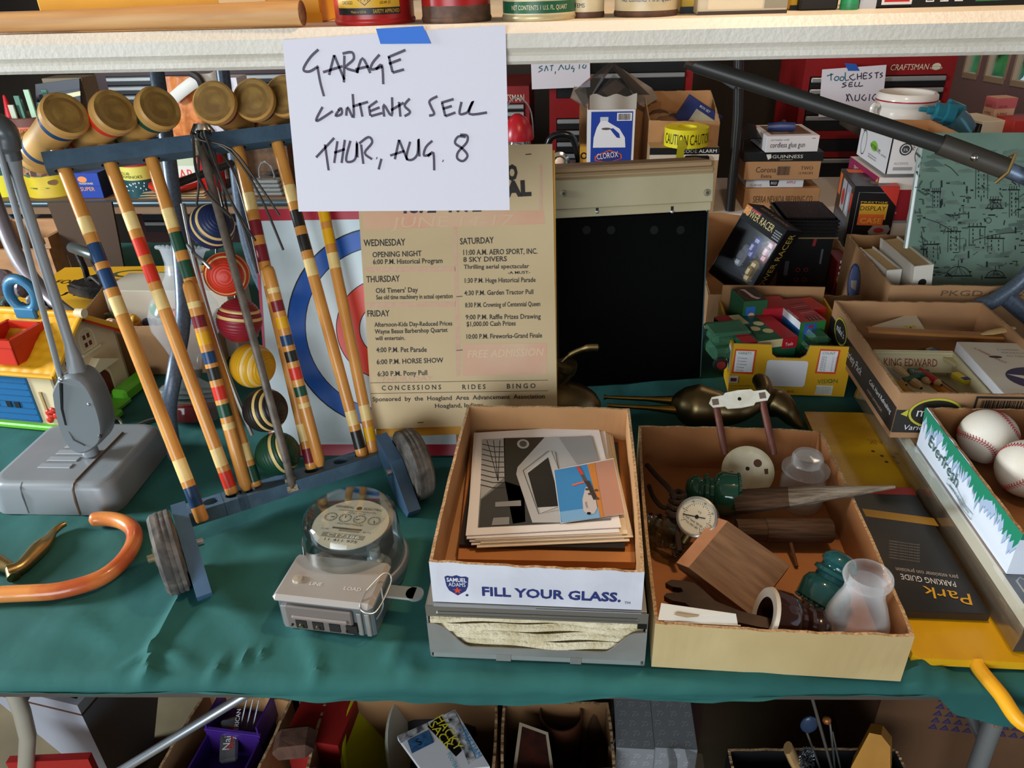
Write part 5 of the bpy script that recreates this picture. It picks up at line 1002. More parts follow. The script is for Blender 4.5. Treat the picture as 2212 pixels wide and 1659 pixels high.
b = B(W); b.tray(gw, gd, gh, CIG, CIG, mat('c7bb90', .6), .003, (1, 1, 1, 1), 0, 0); b.build('box_tray', t)
b = B(W); M = MX.Translation((0, gd, gh)) @ MX.Rotation(R(-28), 4, 'X'); b.X = M; b.box(.002, 0, -.042, gw-.002, .003, .002, CIG); f = Fr(b, (.0, -.0002, -.042), X_, Z_); f.text(.022, .012, .016, 'KING EDWARD', KRED, w=.102); f.rect(.004, .034, gw-.004, .043, mat('c4bd98', .6), 1); b.build('lid_flap', t)
W2 = at(.590+.158, 1.205, MF, -2); gw2, gd2, gh2 = .115, .225, .072
b = B(W2); b.box(0, 0, 0, gw2, gd2, gh2, mat('e4dccb', .5, c2='dad0bb', sc_=8), .001); F_ = faces(b, gw2, gd2, gh2); l, tp_ = F_['l'], F_['t']; l.rect(0, 0, gd2, gh2, mat('e7e6ea', .5), 1); l.text(.02, .026, .024, 'KING EDWARD', KRED, 2, w=.165); l.text(.06, .014, .007, 'IMPERIAL', INK, 2, w=.06)
tp_.disc(.085, .075, .055, mat('26264a', .4), 1, 32, ry=.045); tp_.poly([(.035, .09), (.085, .082), (.115, .086), (.115, .07), (.06, .072)], mat('e4dccb', .5), 2); tp_.disc(.08, .052, .01, mat('e4dccb', .5), 2); tp_.text(.018, .195, .007, 'A SWISHER PRODUCT', KRED, w=.07, rot=-1.1); tp_.disc(.045, .16, .012, INK, 1, ry=.005); 
for k in range(3): tp_.text(.06+.003*k, .19-.014*k, .006, ('A Combination', 'Mild and Cool', 'Fine Tobacco')[k], mat('8f887c', .6), w=.04, sh=.3)
b.build('cigar_box', label='closed cream cigar box with KING EDWARD along its white side', cat='cigar box')
rd = random.Random(9)
PEN_ = [('pencil', 'thick grey wax crayon at the back of the open cigar box', '8d8f8c', (.018, .165), (.034, .10), .0085), ('pencil', 'pale bare wood dowel among the pencils', 'd8b98c', (.040, .172), (.056, .085), .0085), ('pencil', 'second pale wood dowel leaning on the pocket knife', 'cba577', (.068, .155), (.078, .1), .0075),
        ('pencil', 'bright red pencil stub pointing to the green packet', 'b3231f', (.073, .15), (.090, .085), .0075), ('pencil', 'yellow ochre pencil beside the dark one', 'd08a28', (.084, .12), (.108, .02), .0065), ('pencil', 'orange brown pencil in the middle of the box', 'b8762c', (.092, .128), (.118, .015), .005), ('pencil', 'dark slate pencil right of the ochre ones', '4a4744', (.104, .118), (.122, .018), .0065),
        ('pencil', 'mustard pencil along the left side of the box', 'c9962e', (.010, .16), (.034, .03), .006), ('pencil', 'ochre pencil crossing in the left of the box', 'b98a2c', (.016, .12), (.042, .025), .0055), ('pencil', 'slim green pen laid crossways over the dowels', '2f5a3a', (.03, .11), (.086, .135), .005)]
Wc = at(.590, 1.215, MF, -1)
for i, (nm, lb, cx, a, c, r) in enumerate(PEN_):
    z = .03+.002*(i % 3)+(.01 if i in (9, 3) else 0); A = Wc @ V((a[0], a[1], z)); C_ = Wc @ V((c[0], c[1], z+.004)); W = frame(A, C_-A, z=Z_); L = (C_-A).length; b = B(W); m = mat(cx, .5)
    b.tube([(0, 0, 0), (L*.8, 0, 0), (L*.98, 0, 0), (L, 0, 0)], [r, r, r*.35, r*.2], [m, mat('cfa878', .7), mat('2a2522', .6)], 8); b.build(nm, label=lb, cat='pencil', group='pencils in the open cigar box')
def lb_(px, py, z, w, d, h, rz, col, name, label, cat, prn=None):
    p = gz(px, py, z); W = at(p.x, p.y, z, rz); b = B(W); b.box(-w/2, -d/2, 0, w/2, d/2, h, mat(col, .5), .0008)
    if prn: prn(Fr(b, (-w/2, -d/2, h), X_, Y_))
    return b.build(name, label=label, cat=cat)
lb_(1984, 815, MF+.034, .038, .028, .012, -8, '1f4a33', 'chalk_packet', 'small dark green printed packet in the open cigar box', 'packet', lambda f: (f.text(.004, .010, .010, 'Trico', mat('c9c9b0'), w=.024), f.rect(0, 0, .038, .006, mat('1a1c3a'), 1)))
lb_(2036, 775, MF+.038, .016, .075, .008, 24, 'c7b98a', 'box_rule', 'slim pale rule with red and blue label, right of the pencils', 'rule', lambda f: (f.rect(.001, .03, .015, .055, mat('c0504a'), 1), f.rect(.001, .055, .015, .07, mat('4a6ea8'), 1)))
lb_(2074, 822, MF+.034, .015, .034, .010, 18, 'd8c22c', 'eraser', 'small yellow and navy eraser in the cigar box corner', 'eraser', lambda f: f.rect(0, 0, .015, .012, mat('1f2a66'), 1))
p = gz(2010, 765, MF+.03); b = B(at(p.x, p.y, MF+.025)); b.ball((0, 0, .006), .022, mat('7a5230', .5), 16, 8, sx=1.3, sz=.5); b.build('wooden_disc', label='round brown wooden disc behind the red pencil', cat='disc')
# ---- everfresh tray and balls
W = at(.600, .846, KZ1+.0028); ew, ed, eh = .27, .325, .072
t = thing('juice_carton', 'white carton with green leaf border printed Everfresh, holding two softballs', 'carton', W)
EVW = mat('dfe6f2', .5); EVG = mat('1f8563', .5); EVL = mat('a9bcd6', .5); b = B(W); b.tray(ew, ed, eh, EVW, mat('9c6b3f', .8, c2='8c5d35', sc_=7), CEDGE, .0045, (1.0, 1, 1.05, 1.05), 0, .0012, seed=5)
l = Fr(b, (-.0012, ed, 0), -Y_, Z_); rd = random.Random(2); n = 44; 
for L_, m, q in ((1, EVL, .012), (1.4, EVG, 0)):
    for k in range(n):
        x = ed*k/n; dp = .014+rd.random()*.018+q+.008*math.sin(k*.5); l.poly([(x-.002, eh*1.03), (x+.012, eh*1.03), (x+.010, eh-dp*.5), (x+.004+rd.uniform(-.006, .01), eh-dp)][::-1], m, L_+.002*(k % 5))
l.text(.04, .026, .022, 'Everfresh', mat('2e5a52'), w=.115, rot=-.05); l.line([(.125, .018), (.15, .022), (.19, .014), (.215, .016), (.215, .006), (.19, .004), (.15, .012), (.125, .008)], .0009, mat('2e5a52'), 2, True); l.text(.135, .0085, .006, "Nature's Refreshment", mat('2e5a52'), w=.07)
f = Fr(b, (0, -.0012, 0), X_, Z_); f.rect(.0, eh-.01, ew, eh, EVG, 1); b.build('tray', t)
BALLM = mat('e8e0d2', .5, c2='dbd0bd', sc_=9, bump=.05, bsc=250); STI = mat('b3343c', .6)
def softball(c, r, rot, label, logo):
    t = thing('softball', label, 'softball', MX.Translation(c) @ rot.to_4x4(), 'softballs in the juice carton'); b = B(); b.ball((0, 0, 0), r, BALLM, 40, 24)
    if logo:
        for (u, v, w_, h_, m, L_) in ((0, 0, .019, .0065, mat('55585c'), .0004), (.002, .001, .0065, .0062, mat('d8301f'), .0007), (.002, -.006, .006, .003, mat('8a8d90'), .0006)):
            n = 20; P = []
            for k in range(n): a = 2*math.pi*k/n; x, z = u+w_*math.cos(a), v+h_*math.sin(a); P.append(V((x, -math.sqrt(r*r-x*x-z*z), z)).normalized()*(r+L_))
            b.add(P, [list(range(n))], m)
    b.build('ball_cover', t); b = B(); n = 200; C = []
    A_, B_ = .76, .44
    for k in range(n+1):
        a = 2*math.pi*k/n; C.append(V((A_*math.cos(a)+(1-A_)*math.cos(3*a), A_*math.sin(a)-(1-A_)*math.sin(3*a), 2*math.sqrt(A_*(1-A_))*math.sin(2*a))).normalized())
    b.tube([p*(r*1.0005) for p in C], .0005, STI, 5)
    for k in range(0, n, 2):
        p = C[k]; tg = (C[k+1]-C[k]).normalized(); sd = p.cross(tg)
        for s in (1, -1): b.tube([(p+tg*.02)*(r*1.003), ((p+sd*.1*s-tg*.03).normalized())*(r*1.004)], .00075, STI, 4, cap=False)
    b.build('stitching', t)
from mathutils import Euler
zb = KZ1+.0028+.0055
softball(V((.684, 1.12, zb+.0455)), .0455, Euler((R(70), R(10), R(8))).to_matrix(), 'white softball with grey and red printed mark, further back in the juice carton', True)
softball(V((.703, 1.029, zb+.0455)), .0455, Euler((R(15), R(40), R(-35))).to_matrix(), 'white softball with curved red stitching, nearer in the juice carton', False)
# ================================================================== YELLOW FRUIT CARTON AND ITS TOY TINS
def topbox(FL, FR, BL, zt, h):
    a, c, e = gz(*FL, zt), gz(*FR, zt), gz(*BL, zt); W = frame(a-Z_*h, c-a, z=Z_); return W, (c-a).length, abs((W.inverted() @ e).y)
YC = mat('e3ad1e', .5, c2='d69f16', sc_=8); ORNG = mat('d9481f', .5); GNT = mat('2c6a40', .5)
W, w, h = fit((1572, 848), (1823, 857), T, top=1); h = .118; d = .262
t = thing('fruit_carton', 'bright yellow fruit carton printed VARIETY and COUNT, filled with toy tins', 'carton', W)
b = B(W); f = Fr(b, (0, -.0005, 0), X_, Z_); MXZ = MX((X_, Z_, -Y_)).transposed().to_4x4()
n0 = f.px(1667, 746)[0]; n1 = f.px(1750, 746)[0]; nb = f.px(1700, 774)[1]
b.prism([(0, 0), (w, 0), (w, h), (n1, h), (n1-.004, nb+.008), (n1-.014, nb), (n0+.014, nb), (n0+.004, nb+.008), (n0, h), (0, h)], -.004, 0, YC, MXZ, CEDGE)
b.box(0, .004, 0, .004, d, h-.012, YC); b.box(w-.004, .004, 0, w, d, h, YC); b.box(.004, d-.004, 0, w-.004, d, h+.028, CARDI); b.box(.004, .004, 0, w-.004, d-.004, .004, CARDI); b.box(.0045, .004, .005, .006, d-.004, h-.0118, CARDI)
for x0, x1, ttl, rows in ((1580, 1634, 'VARIETY', ('Honey', 'Hadon', 'Sammy', 'Rosa', 'Kule')), (1760, 1815, 'COUNT', ('10', '12', '14', '16', '18', '20', '22', '24'))):
    a = f.px(x0, 806); c = f.px(x1, 756); f.poly([(a[0], a[1]), (c[0], a[1]-.001), (c[0]+.001, c[1]), (a[0]+.002, c[1]+.001)], ORNG, 1); f.rect(a[0]+.004, a[1]+.004, c[0]-.003, c[1]-.003, WHITE, 1.4); k = len(rows); hh = (c[1]-a[1])
    f.text((a[0]+c[0])/2, c[1]-.011, .006, ttl, GNT, al='c', w=(c[0]-a[0])*.62)
    for i, s in enumerate(rows):
        y = c[1]-.014-(hh-.02)*(i+1)/k
        f.line([(a[0]+.009, y), (a[0]+.013, y), (a[0]+.013, y+.0035), (a[0]+.009, y+.0035)], .0006, INK, 2, True); f.text(a[0]+.015, y, .0036 if k < 6 else .003, s, INK)
        if k > 6: f.text(a[0]+.03, y, .003, str(2*i+11), INK); f.line([(a[0]+.037, y), (a[0]+.041, y), (a[0]+.041, y+.003), (a[0]+.037, y+.003)], .0006, INK, 2, True)
a = f.px(1649, 833); c = f.px(1747, 780); r = .006
f.poly([(x, y) for cx, cy, a0 in ((c[0]-r, c[1]-r, 0), (a[0]+r, c[1]-r, 90), (a[0]+r, a[1]+r, 180), (c[0]-r, a[1]+r, 270)) for x, y in [(cx+r*math.cos(R(a0+s)), cy+r*math.sin(R(a0+s))) for s in (0, 30, 60, 90)]], mat('e4e3e6', .5), 1)
f.tp('VISION', (1765, 828), (1809, 827), 9, GNT); f.disc(*f.px(1793, 823), .0045, GNT, 2, r2=.003)
a = f.px(1760, 852); c = f.px(1800, 833); f.rect(a[0], a[1], c[0], c[1], mat('d8d4c4', .6), 1)
for k in range(5): f.tp('fruit export company information line', (1762, 837+3.2*k), (1795, 837+3.2*k), 2, INK)
f.tp('Approx. 4KG', (1668, 849), (1714, 848), 6, mat('7a4a1c')); a = f.px(1574, 826); c = f.px(1595, 812); f.rect(a[0], a[1], c[0], c[1], mat('d8d4cc', .6), 1); f.rect(a[0]+.003, a[1]+.003, c[0]-.003, c[1]-.005, mat('6a2f3a', .6), 2)
for k in range(3): f.tp('Produce B.V. Holland category I', (1574, 834+6*k), (1622, 834+6*k), 3, mat('6a4a1c'))
l = Fr(b, (-.0006, d, 0), -Y_, Z_); l.text(.05, .05, .02, 'FRESH', mat('a88a2a'), w=.1); l.rect(d-.045, .045, d-.015, .1, mat('d8d4cc', .6), 1); l.barcode(d-.043, .05, d-.017, .095, INK, None, 1.5)
b.build('carton_body', t)
TG = mat('1f6a48', .35, c2='18563b', sc_=12); TR = mat('b3202c', .35); TCR = mat('d8c793', .5); WOODR = mat('8a3f34', .5)
def tin(name, label, FL, FR, BL, zt, h, m, prn): 
    W, w, d = topbox(FL, FR, BL, zt, h); b = B(W); b.box(0, 0, 0, w, d, h, m, .0015); prn(faces(b, w, d, h), w, d, h); return b.build(name, label=label, cat='toy tin', group='toy tins in the yellow carton')
def pr(F_, w, d, h):
    tp_, f, l = F_['t'], F_['f'], F_['l']
    tp_.rect(0, 0, w*.26, d, TR, 1); tp_.rect(w*.72, 0, w, d, TR, 1); tp_.rect(w*.27, d*.62, w*.47, d*.98, TCR, 2)
    for x, y in ((.46, .42), (.62, .58), (.63, .3)): tp_.disc(w*x, d*y, .0115, TCR, 2, 20); tp_.disc(w*x, d*y, .009, mat('c2b07e', .5), 3, 20, r2=.0085)
    for k in range(3): tp_.line([(w*.3, d*(.08+.06*k)), (w*.4, d*(.5+.03*k))], .0015, BLACK)
    for k in range(6): tp_.line([(w*.27, d*(.08+.16*k)), (w*.71, d*(.08+.16*k))], .0008, mat('18503a'), 1.2)
    f.rect(0, h*.62, w*.26, h, TR, 1); f.rect(w*.72, h*.62, w, h, TR, 1); f.rect(w*.26, h*.72, w*.72, h, TCR, 1); f.text(w*.05, h*.72, .008, 'Tools', WHITE, w=.018); f.text(w*.78, h*.72, .008, 'Tools', WHITE, w=.018)
    f.disc(w*.55, h*.26, .017, WOODR, 2, 28); f.disc(w*.55, h*.26, .013, TG, 2.4, 24); f.disc(w*.55, h*.26, .003, WOODR, 3)
    for k in range(8): a = k*math.pi/4; f.line([(w*.55, h*.26), (w*.55+.014*math.cos(a), h*.26+.014*math.sin(a))], .0014, WOODR, 2.7)
tin('toy_tin', 'red and green tin with three cream discs and the word Tools', (1606, 742), (1724, 727), (1573, 681), .858, .066, TG, pr)
def pr(F_, w, d, h):
    tp_, f, l = F_['t'], F_['f'], F_['l']; tp_.rect(0, 0, w, d, mat('a8303a', .4), 1); tp_.rect(w*.05, d*.1, w*.3, d*.62, TR, 2)
    for k in range(6): tp_.line([(w*.35, d*(.1+.13*k)), (w*.95, d*(.14+.13*k))], .002, mat('3a1a20') if k % 2 else mat('d89a8a'), 2)
    for k in range(4): tp_.line([(w*(.4+.14*k), .004), (w*(.4+.14*k), d*.2)], .004, BLACK, 2.4)
    tp_.text(w*.1, d*.15, .006, 'CRAFTSMAN', WHITE, 3, w=d*.4, rot=math.pi/2); l.rect(0, 0, d, h, mat('2f6fb8', .4), 1); l.rect(0, h*.8, d, h, WHITE, 2)
    f.rect(w*.15, h*.52, w*.65, h*.95, mat('2a5fa8', .4), 1); f.disc(w*.42, h*.7, .008, mat('d8a88a'), 2); f.poly([(w*.3, h*.52), (w*.62, h*.52), (w*.55, h*.68), (w*.38, h*.68)], mat('20304f'), 3); f.rect(w*.32, h*.84, w*.52, h*.9, TR, 3); f.text(w*.15, h*.12, .007, 'Spartan', mat('c8d8b8'), w=.02)
tin('toy_tin', 'green square tin with red printed top and small painted figure', (1730, 697), (1786, 692), (1690, 647), .872, .085, mat('2f7a3a', .35), pr)
def pr(F_, w, d, h):
    tp_, f = F_['t'], F_['f']; tp_.rect(.003, .003, w-.003, d-.003, mat('3a2a26', .4), 1); tp_.disc(w/2, d/2, w*.42, mat('6a4a3a', .5), 2, 24, ry=d*.42, r2=w*.38); tp_.poly([(w*.3, d*.9), (w*.5, d*.85), (w*.6, d*.3), (w*.78, d*.15), (w*.6, d*.1), (w*.45, d*.25), (w*.4, d*.7)], mat('d8b0a0'), 3)
    f.rect(w*.1, h*.2, w*.5, h*.85, mat('2a5fa8'), 1); f.disc(w*.35, h*.6, .008, mat('d8a88a'), 2); f.rect(w*.25, h*.2, w*.45, h*.45, TR, 3)
tin('toy_tin', 'small green cube tin with a round picture lid, back of the yellow carton', (1608, 652), (1660, 648), (1603, 622), .893, .09, mat('2a5a38', .35), pr)
tin('toy_tin', 'plain bright red tin standing behind the Tools tin', (1650, 668), (1712, 664), (1650, 640), .872, .05, TR, lambda *a: None)
tin('toy_tin', 'small red tin in the back right corner of the yellow carton', (1752, 668), (1786, 664), (1742, 642), .872, .05, mat('c22a26', .4), lambda *a: None)
# green glass car bottle
GG = mat('5f9a76', .08, tr=.6, ior=1.3); W, w_, d_ = topbox((1546, 735), (1606, 730), (1540, 690), .855, .075); t = thing('glass_car', 'green glass bottle shaped like an old car, left in the yellow carton', 'bottle', W)
b = B(W); b.box(0, .0, .02, .075, .07, .05, GG, .008, True); b.box(.0, .01, .05, .078, .066, .082, GG, .012, True); b.box(-.004, .005, .078, .082, .07, .087, GG, .004, True); b.build('car_body', t)
for x in (.015, .066): b = B(W); b.lathe([(.0, 0), (.016, 0), (.016, .006), (.006, .009), (0, .009)], mat('2a2422', .5), 20, True, False, MX.Translation((x, 0, .018)) @ MX.Rotation(R(90), 4, 'X')); b.lathe([(.009, .0085), (.009, .0095), (0, .0095)], mat('a8323a', .4), 16, True, False, MX.Translation((x, 0, .018)) @ MX.Rotation(R(90), 4, 'X')); b.build('wheel', t)
W, w_, d_ = topbox((1760, 738), (1812, 734), (1768, 690), .852, .07); t = thing('glass_car', 'green glass bottle shaped like an old car, right end of the yellow carton', 'bottle', W)
b = B(W); b.box(0, .0, .015, .05, .07, .045, GG, .006, True); b.box(.004, .01, .04, .048, .066, .072, GG, .01, True); b.build('car_body', t)
b = B(W); b.lathe([(0, 0), (.014, 0), (.014, .006), (0, .008)], mat('2a2422', .5), 20, True, False, MX.Translation((.03, 0, .014)) @ MX.Rotation(R(90), 4, 'X')); b.build('wheel', t)
# ================================================================== CARTON OF RACERS BEHIND
W = at(.325, 1.79, T); b = B(W); b.tray(.40, .44, .15, CARD, CARDI, CEDGE, .0045, (.62, .62, .9, 1.2), .003, .002, seed=12); b.box(-.006, .10, .15, .0, .25, .235, CARDI); b.build('racer_carton', label='brown carton with a torn upright flap behind the yellow fruit carton', cat='carton')
C3 = lambda px, py, Y: gy(px, py, Y)
D = C3(1700, 497, 1.84); A = C3(1634, 422, 1.93); Cc = C3(1606, 648, 1.85)
u = (A-D); v = (Cc-D); W = frame(Cc, -v, y=u); lw = v.length; lh = u.length*1.05
t = thing('toy_racer_box', 'black windowed toy box printed POWER RACER tipped on its corner', 'toy box', W)
dp = .072; PBK = mat('101012', .55, ior=1.25); b = B(W); b.box(0, 0, -dp, lw, lh, -.055, PBK); b.box(0, -.001, -dp, lw, .002, 0, PBK); b.box(lw-.002, 0, -dp, lw, lh, 0, PBK); b.box(0, lh-.002, -dp, lw, lh, 0, PBK); b.box(0, 0, -dp, .002, lh, 0, PBK)
f = Fr(b, (0, 0, 0), X_, Y_); f.rect(lw*.80, 0, lw, lh, PBK, .5); gold = mat('c8a848', .4); f.text(lw*.87, lh*.98, .020, 'POWER RACER', gold, 2, w=lh*.74, rot=-math.pi/2); f.rect(lw*.88, lh*.86, lw*.99, lh, mat('d87a2a'), 1.4); f.rect(lw*.955, lh*.62, lw*.985, lh*.85, mat('a82030'), 1.4)
for k in range(4): f.text(lw*.825+.006*k, lh*.2, .0035, 'WITH LIGHTS AND SOUND', WHITE, 2, w=lh*.17, rot=-math.pi/2)
g = Fr(b, (0, -.001, -dp), X_, Z_); g.text(lw*.12, .022, .026, 'POWER RACER', gold, 2, w=lw*.83)
for k in range(12): g.line([(.004, dp-.004-.0035*k*.5), (lw*.75-.01*k, dp-.004-.0035*k*.5)], .0006, mat('45454a'), 1.5)
Fr(b, (lw, 0, -dp), Y_, Z_).text(.02, .03, .016, 'POWER RACER', gold, 2, w=lh*.7)
b.build('box_shell', t); b = B(W); b.box(.003, .003, -.003, lw*.8, lh-.003, -.001, mat('f2f3f6', .08, film=.05)); b.build('clear_window', t)
for i, (x, y, c_) in enumerate(((.28, .35, 'c89a1f'), (.55, .55, '3a3f9a'), (.38, .7, 'b8b8bc'), (.6, .25, 'b8302a'))):
    b = B(W); m = mat(c_, .25); b.box(lw*x-.03, lh*y-.012, -.05, lw*x+.03, lh*y+.012, -.034, m, .006, True); b.box(lw*x-.012, lh*y-.009, -.036, lw*x+.014, lh*y+.009, -.024, m, .005, True)
    for sx in (-.02, .02):
        for sy in (-.014, .014): b.tube([(lw*x+sx, lh*y+sy-.003, -.046), (lw*x+sx, lh*y+sy+.003, -.046)], .007, BLACK, 12)
    b.build('toy_car', t)
def pbox(name, label, cat, A, Bp, Y, ztop_px, d, m, prn=None, rz=0, group=None, z=None):
    """carton whose front bottom edge is at depth Y"""
    a, c = gy(*A, Y), gy(*Bp, Y); zt = gy(A[0], ztop_px, Y).z; w = c.x-a.x; z0 = a.z if z is None else z; W = at(a.x, Y, z0, rz); h = zt-z0; b = B(W); b.box(0, 0, 0, w, d, h, m, .0015)
    if prn: prn(faces(b, w, d, h), w, d, h)
    return b.build(name, label=label, cat=cat, group=group)
def pr(F_, w, d, h):
    f = F_['f']
    for x, y in ((.4, .45), (.56, .45), (.4, .28), (.56, .28)): f.disc(w*x, h*y, .006, mat('8a2a24'), 1, 14, r2=.0045)
    f.rect(w*.12, h*.35, w*.2, h*.6, mat('4a4a4e'), 1); f.rect(w*.8, h*.55, w*.84, h*.8, mat('5a5a5e'), 1); f.poly([(w*.6, h*.85), (w*.66, h*.85), (w*.68, h*1), (w*.62, h*1)], mat('8a1f1c'), 1)
pbox('display_box', 'black box with small red dots standing between the racer box and display case', 'box', (1672, 640), (1778, 640), 2.0, 512, .16, mat('111113', .35), pr, z=T+.006)
def pr(F_, w, d, h):
    f = F_['f']; n = 8
    for i in range(6):
        for j in range(5):
            if (i+j) % 2 == 0: f.rect(.006+i*.008, h*.66+j*.008, .014+i*.008, h*.66+(j+1)*.008, WHITE, 1)
    f.disc(w*.5, h*.55, .022, mat('b8923a'), 2, 20, r2=.017); f.text(w*.5, h*.48, .02, '76', mat('d8c048'), 3, al='c')
pbox('racing_box', 'small red box with chequered flag print, right of the black box', 'box', (1795, 645), (1838, 645), 1.98, 566, .1, mat('7a1c1e', .4), pr, z=T+.006)
W = at(*gy(1690, 512, 1.98), 0); a = gy(1690, 512, 1.98); c = gy(1811, 512, 1.98); w = c.x-a.x; zz = T+.006+(gy(1672, 512, 2.0).z-T-.006)+.001; W = at(a.x, 1.985, zz); t = thing('ribbed_case', 'ribbed black plastic case lying on the black box', 'case', W)
RIB = mat('171719', .28); b = B(W); hh = .05; b.box(.004, .004, 0, w-.004, .17, hh-.002, RIB)
for k in range(5): b.box(0, 0, .004+.0095*k, w, .174, .010+.0095*k, RIB, .0015)
for k in range(20): b.box(.01+(w-.02)*k/20, .01, hh-.003, .015+(w-.02)*k/20, .165, hh+.003, RIB)
b.build('shell', t); b = B(W); b.box(-.002, -.002, -.0005, w+.002, .176, .003, mat('7a6a48', .5)); b.build('base_plate', t)
def pr(F_, w, d, h):
    f, l, tp_ = F_['f'], F_['l'], F_['t']; OR = mat('d8652a', .4); YE = mat('d0a030', .4)
    f.line([(w*.12, h*.06), (w*.12, h*.93), (w*.7, h*.93)], .0012, mat('8a8a8e'), 1.5); f.rect(w*.2, h*.62, w*.82, h*.80, YE, 1); f.text(w*.5, h*.725, .0135, 'DISPLAY', BLACK, 3, al='c', w=w*.58); f.rect(w*.2, h*.55, w*.78, h*.68, OR, 1.6); f.text(w*.5, h*.575, .016, 'CASE', mat('e8b040'), 3, al='c', w=w*.48); f.text(w*.5, h*.81, .005, 'PRESTIGE', YE, 3, al='c', w=w*.6)
    for x, y in ((.72, .44), (.52, .3), (.34, .15)): f.poly([(w*(x-.2), h*y), (w*(x+.2), h*(y+.01)), (w*(x+.26), h*(y+.07)), (w*(x+.2), h*(y+.12)), (w*(x-.14), h*(y+.11)), (w*(x-.24), h*(y+.04))], mat('9a8f86', .4), 1); f.disc(w*x, h*(y+.055), w*.12, mat('b03028', .4), 2, 12, ry=h*.03)
    f.poly([(w*.55, h), (w, h), (w, h*.78)], mat('b8342a', .4), 1)
    l.rect(d*.05, h*.72, d*.2, h*.97, OR, 1); l.rect(d*.3, h*.6, d*.55, h*.95, mat('a8a8b0', .4), 1); l.disc(d*.42, h*.75, .018, mat('b03028'), 2, ry=.025); l.rect(d*.6, h*.6, d*.85, h*.95, mat('9aa0b0', .4), 1); l.disc(d*.72, h*.75, .012, mat('c8c8cc'), 2, ry=.03); l.rect(d*.1, h*.25, d*.9, h*.55, mat('3a4250', .4), 1); l.rect(d*.87, h*.7, d*.98, h*.9, mat('c83a2a'), 1)
    tp_.rect(w*.1, d*.75, w*.6, d*.95, OR, 1); tp_.rect(w*.3, d*.3, w*.7, d*.5, mat('4a4648', .4), 1); tp_.rect(w*.42, d*.12, w*.82, d*.28, mat('6a6064', .4), 1); tp_.poly([(w*.55, 0), (w, 0), (w, d*.25)], mat('b8342a', .4), 2)
pbox('display_case_box', 'tall black box printed DISPLAY CASE with an orange band', 'box', (1817, 560), (1907, 560), 2.22, 402, .21, mat('161517', .3), pr, rz=-6, z=T)
# ================================================================== BOOK CARTON, PORTFOLIO
W = at(.695, 1.645, T); cw, cd_, ch = .43, .33, .178; t = thing('book_carton', 'brown carton with blue printed emblems holding books and the green portfolio', 'carton', W)
b = B(W); b.tray(cw, cd_, ch, CARD, CARDI, CEDGE, .0045, (1, 1.0, 1, 1.06), .002, .0015, seed=21); F_ = faces(b, cw, cd_, ch); f, l = F_['f'], F_['l']; f.o = V((0, -.003, 0)); l.o = V((-.003, cd_, 0)); NB = mat('33477a', .6)
f.text(.11, .155, .013, 'PKGD 03/22/25', mat('6d5844'), w=.22); f.line([(.02, .085), (.075, .085), (.075, .135), (.02, .135)], .0014, NB, 1.5, True)
f.poly([(.028, .1), (.034, .118), (.045, .128), (.06, .124), (.068, .11), (.066, .1)], mat('5a6ea0', .6), 1); 
for k in range(5): f.line([(.03+.008*k, .1), (.032+.008*k, .122)], .0012, CARD, 2)
f.line([(.17, .095), (.19, .105), (.21, .09), (.24, .10), (.27, .088)], .004, NB); l.disc(.12, .10, .045, NB, 1, 20, ry=.05, r2=.040)
l.poly([(.085, .09), (.10, .14), (.13, .145), (.155, .11), (.15, .065), (.11, .06)], mat('5a6ea0', .6), 1.4); l.poly([(.10, .10), (.14, .115), (.145, .09), (.11, .085)], mat('c0b0a0', .6), 2); l.text(.235, .08, .018, '24/12', NB, w=.04)
b.build('carton_body', t)
BKW = mat('ddd6c8', .6); BKP = mat('d0b483', .8, c2='c0a272', sc_=300, st=(1, 1, .05))
def book(label, a, deg, w, d, h, lean_, prn=None):
    W = MX.Translation(a) @ MX.Rotation(R(deg), 4, 'Z') @ MX.Rotation(R(lean_), 4, 'Y'); t = thing('book', label, 'book', W, 'books in the brown carton'); b = B(W)
    b.box(0, 0, 0, .003, d, h, BKW); b.box(w-.003, 0, 0, w, d, h, BKW); b.box(0, -.001, 0, w, .003, h, BKW)
    if prn: prn(Fr(b, (0, -.001, 0), X_, Z_), w, h)
    b.build('cover', t); b = B(W); b.box(.003, .003, .003, w-.003, d-.005, h-.004, BKP); b.build('pages', t)
zb2 = T+.006
book('thin white book leaning at the left side of the brown carton', V((.722, 1.72, zb2)), 4, .034, .16, .180, -4)
def pr(f, w, h): f.disc(w/2, h*.80, .009, INK, 1); f.text(w/2, h*.72, .004, 'HOUSE', INK, al='c', w=w*.6); f.text(w*.62, h*.45, .012, 'Volume', mat('9a948a'), w=h*.22, rot=math.pi/2)
book('thick white hardback book with a black spine emblem, beside the green portfolio', V((.775, 1.68, zb2)), 2, .042, .2, .205, -7, pr)
p0 = gy(1948, 650, 1.69); p0.z = T+.02; Wm = lean(V((.83, 1.755, T+.012)), V((1.15, 1.765, T+.012)), 14)
t = thing('portfolio', 'large grey green portfolio covered with ink sketches of towers and domes', 'portfolio', Wm)
GRNM = mat('7f9a88', .4, c2='6f8b7a', sc_=6); b = B(Wm); f = Fr(b, (0, 0, 0), X_, Y_); q = [f.px(*p) for p in ((1946, 620), (2300, 620), (2300, 286), (1999, 287))]
b.prism([(q[0][0], 0), (q[1][0], 0), (q[2][0], q[2][1]), (q[3][0], q[3][1])], -.012, 0, GRNM); WASH = mat('5f7468', .5, c2='7a8f80', sc_=14); IK = mat('1c2220', .6); IK2 = mat('47564e', .6)
rd = random.Random(6)
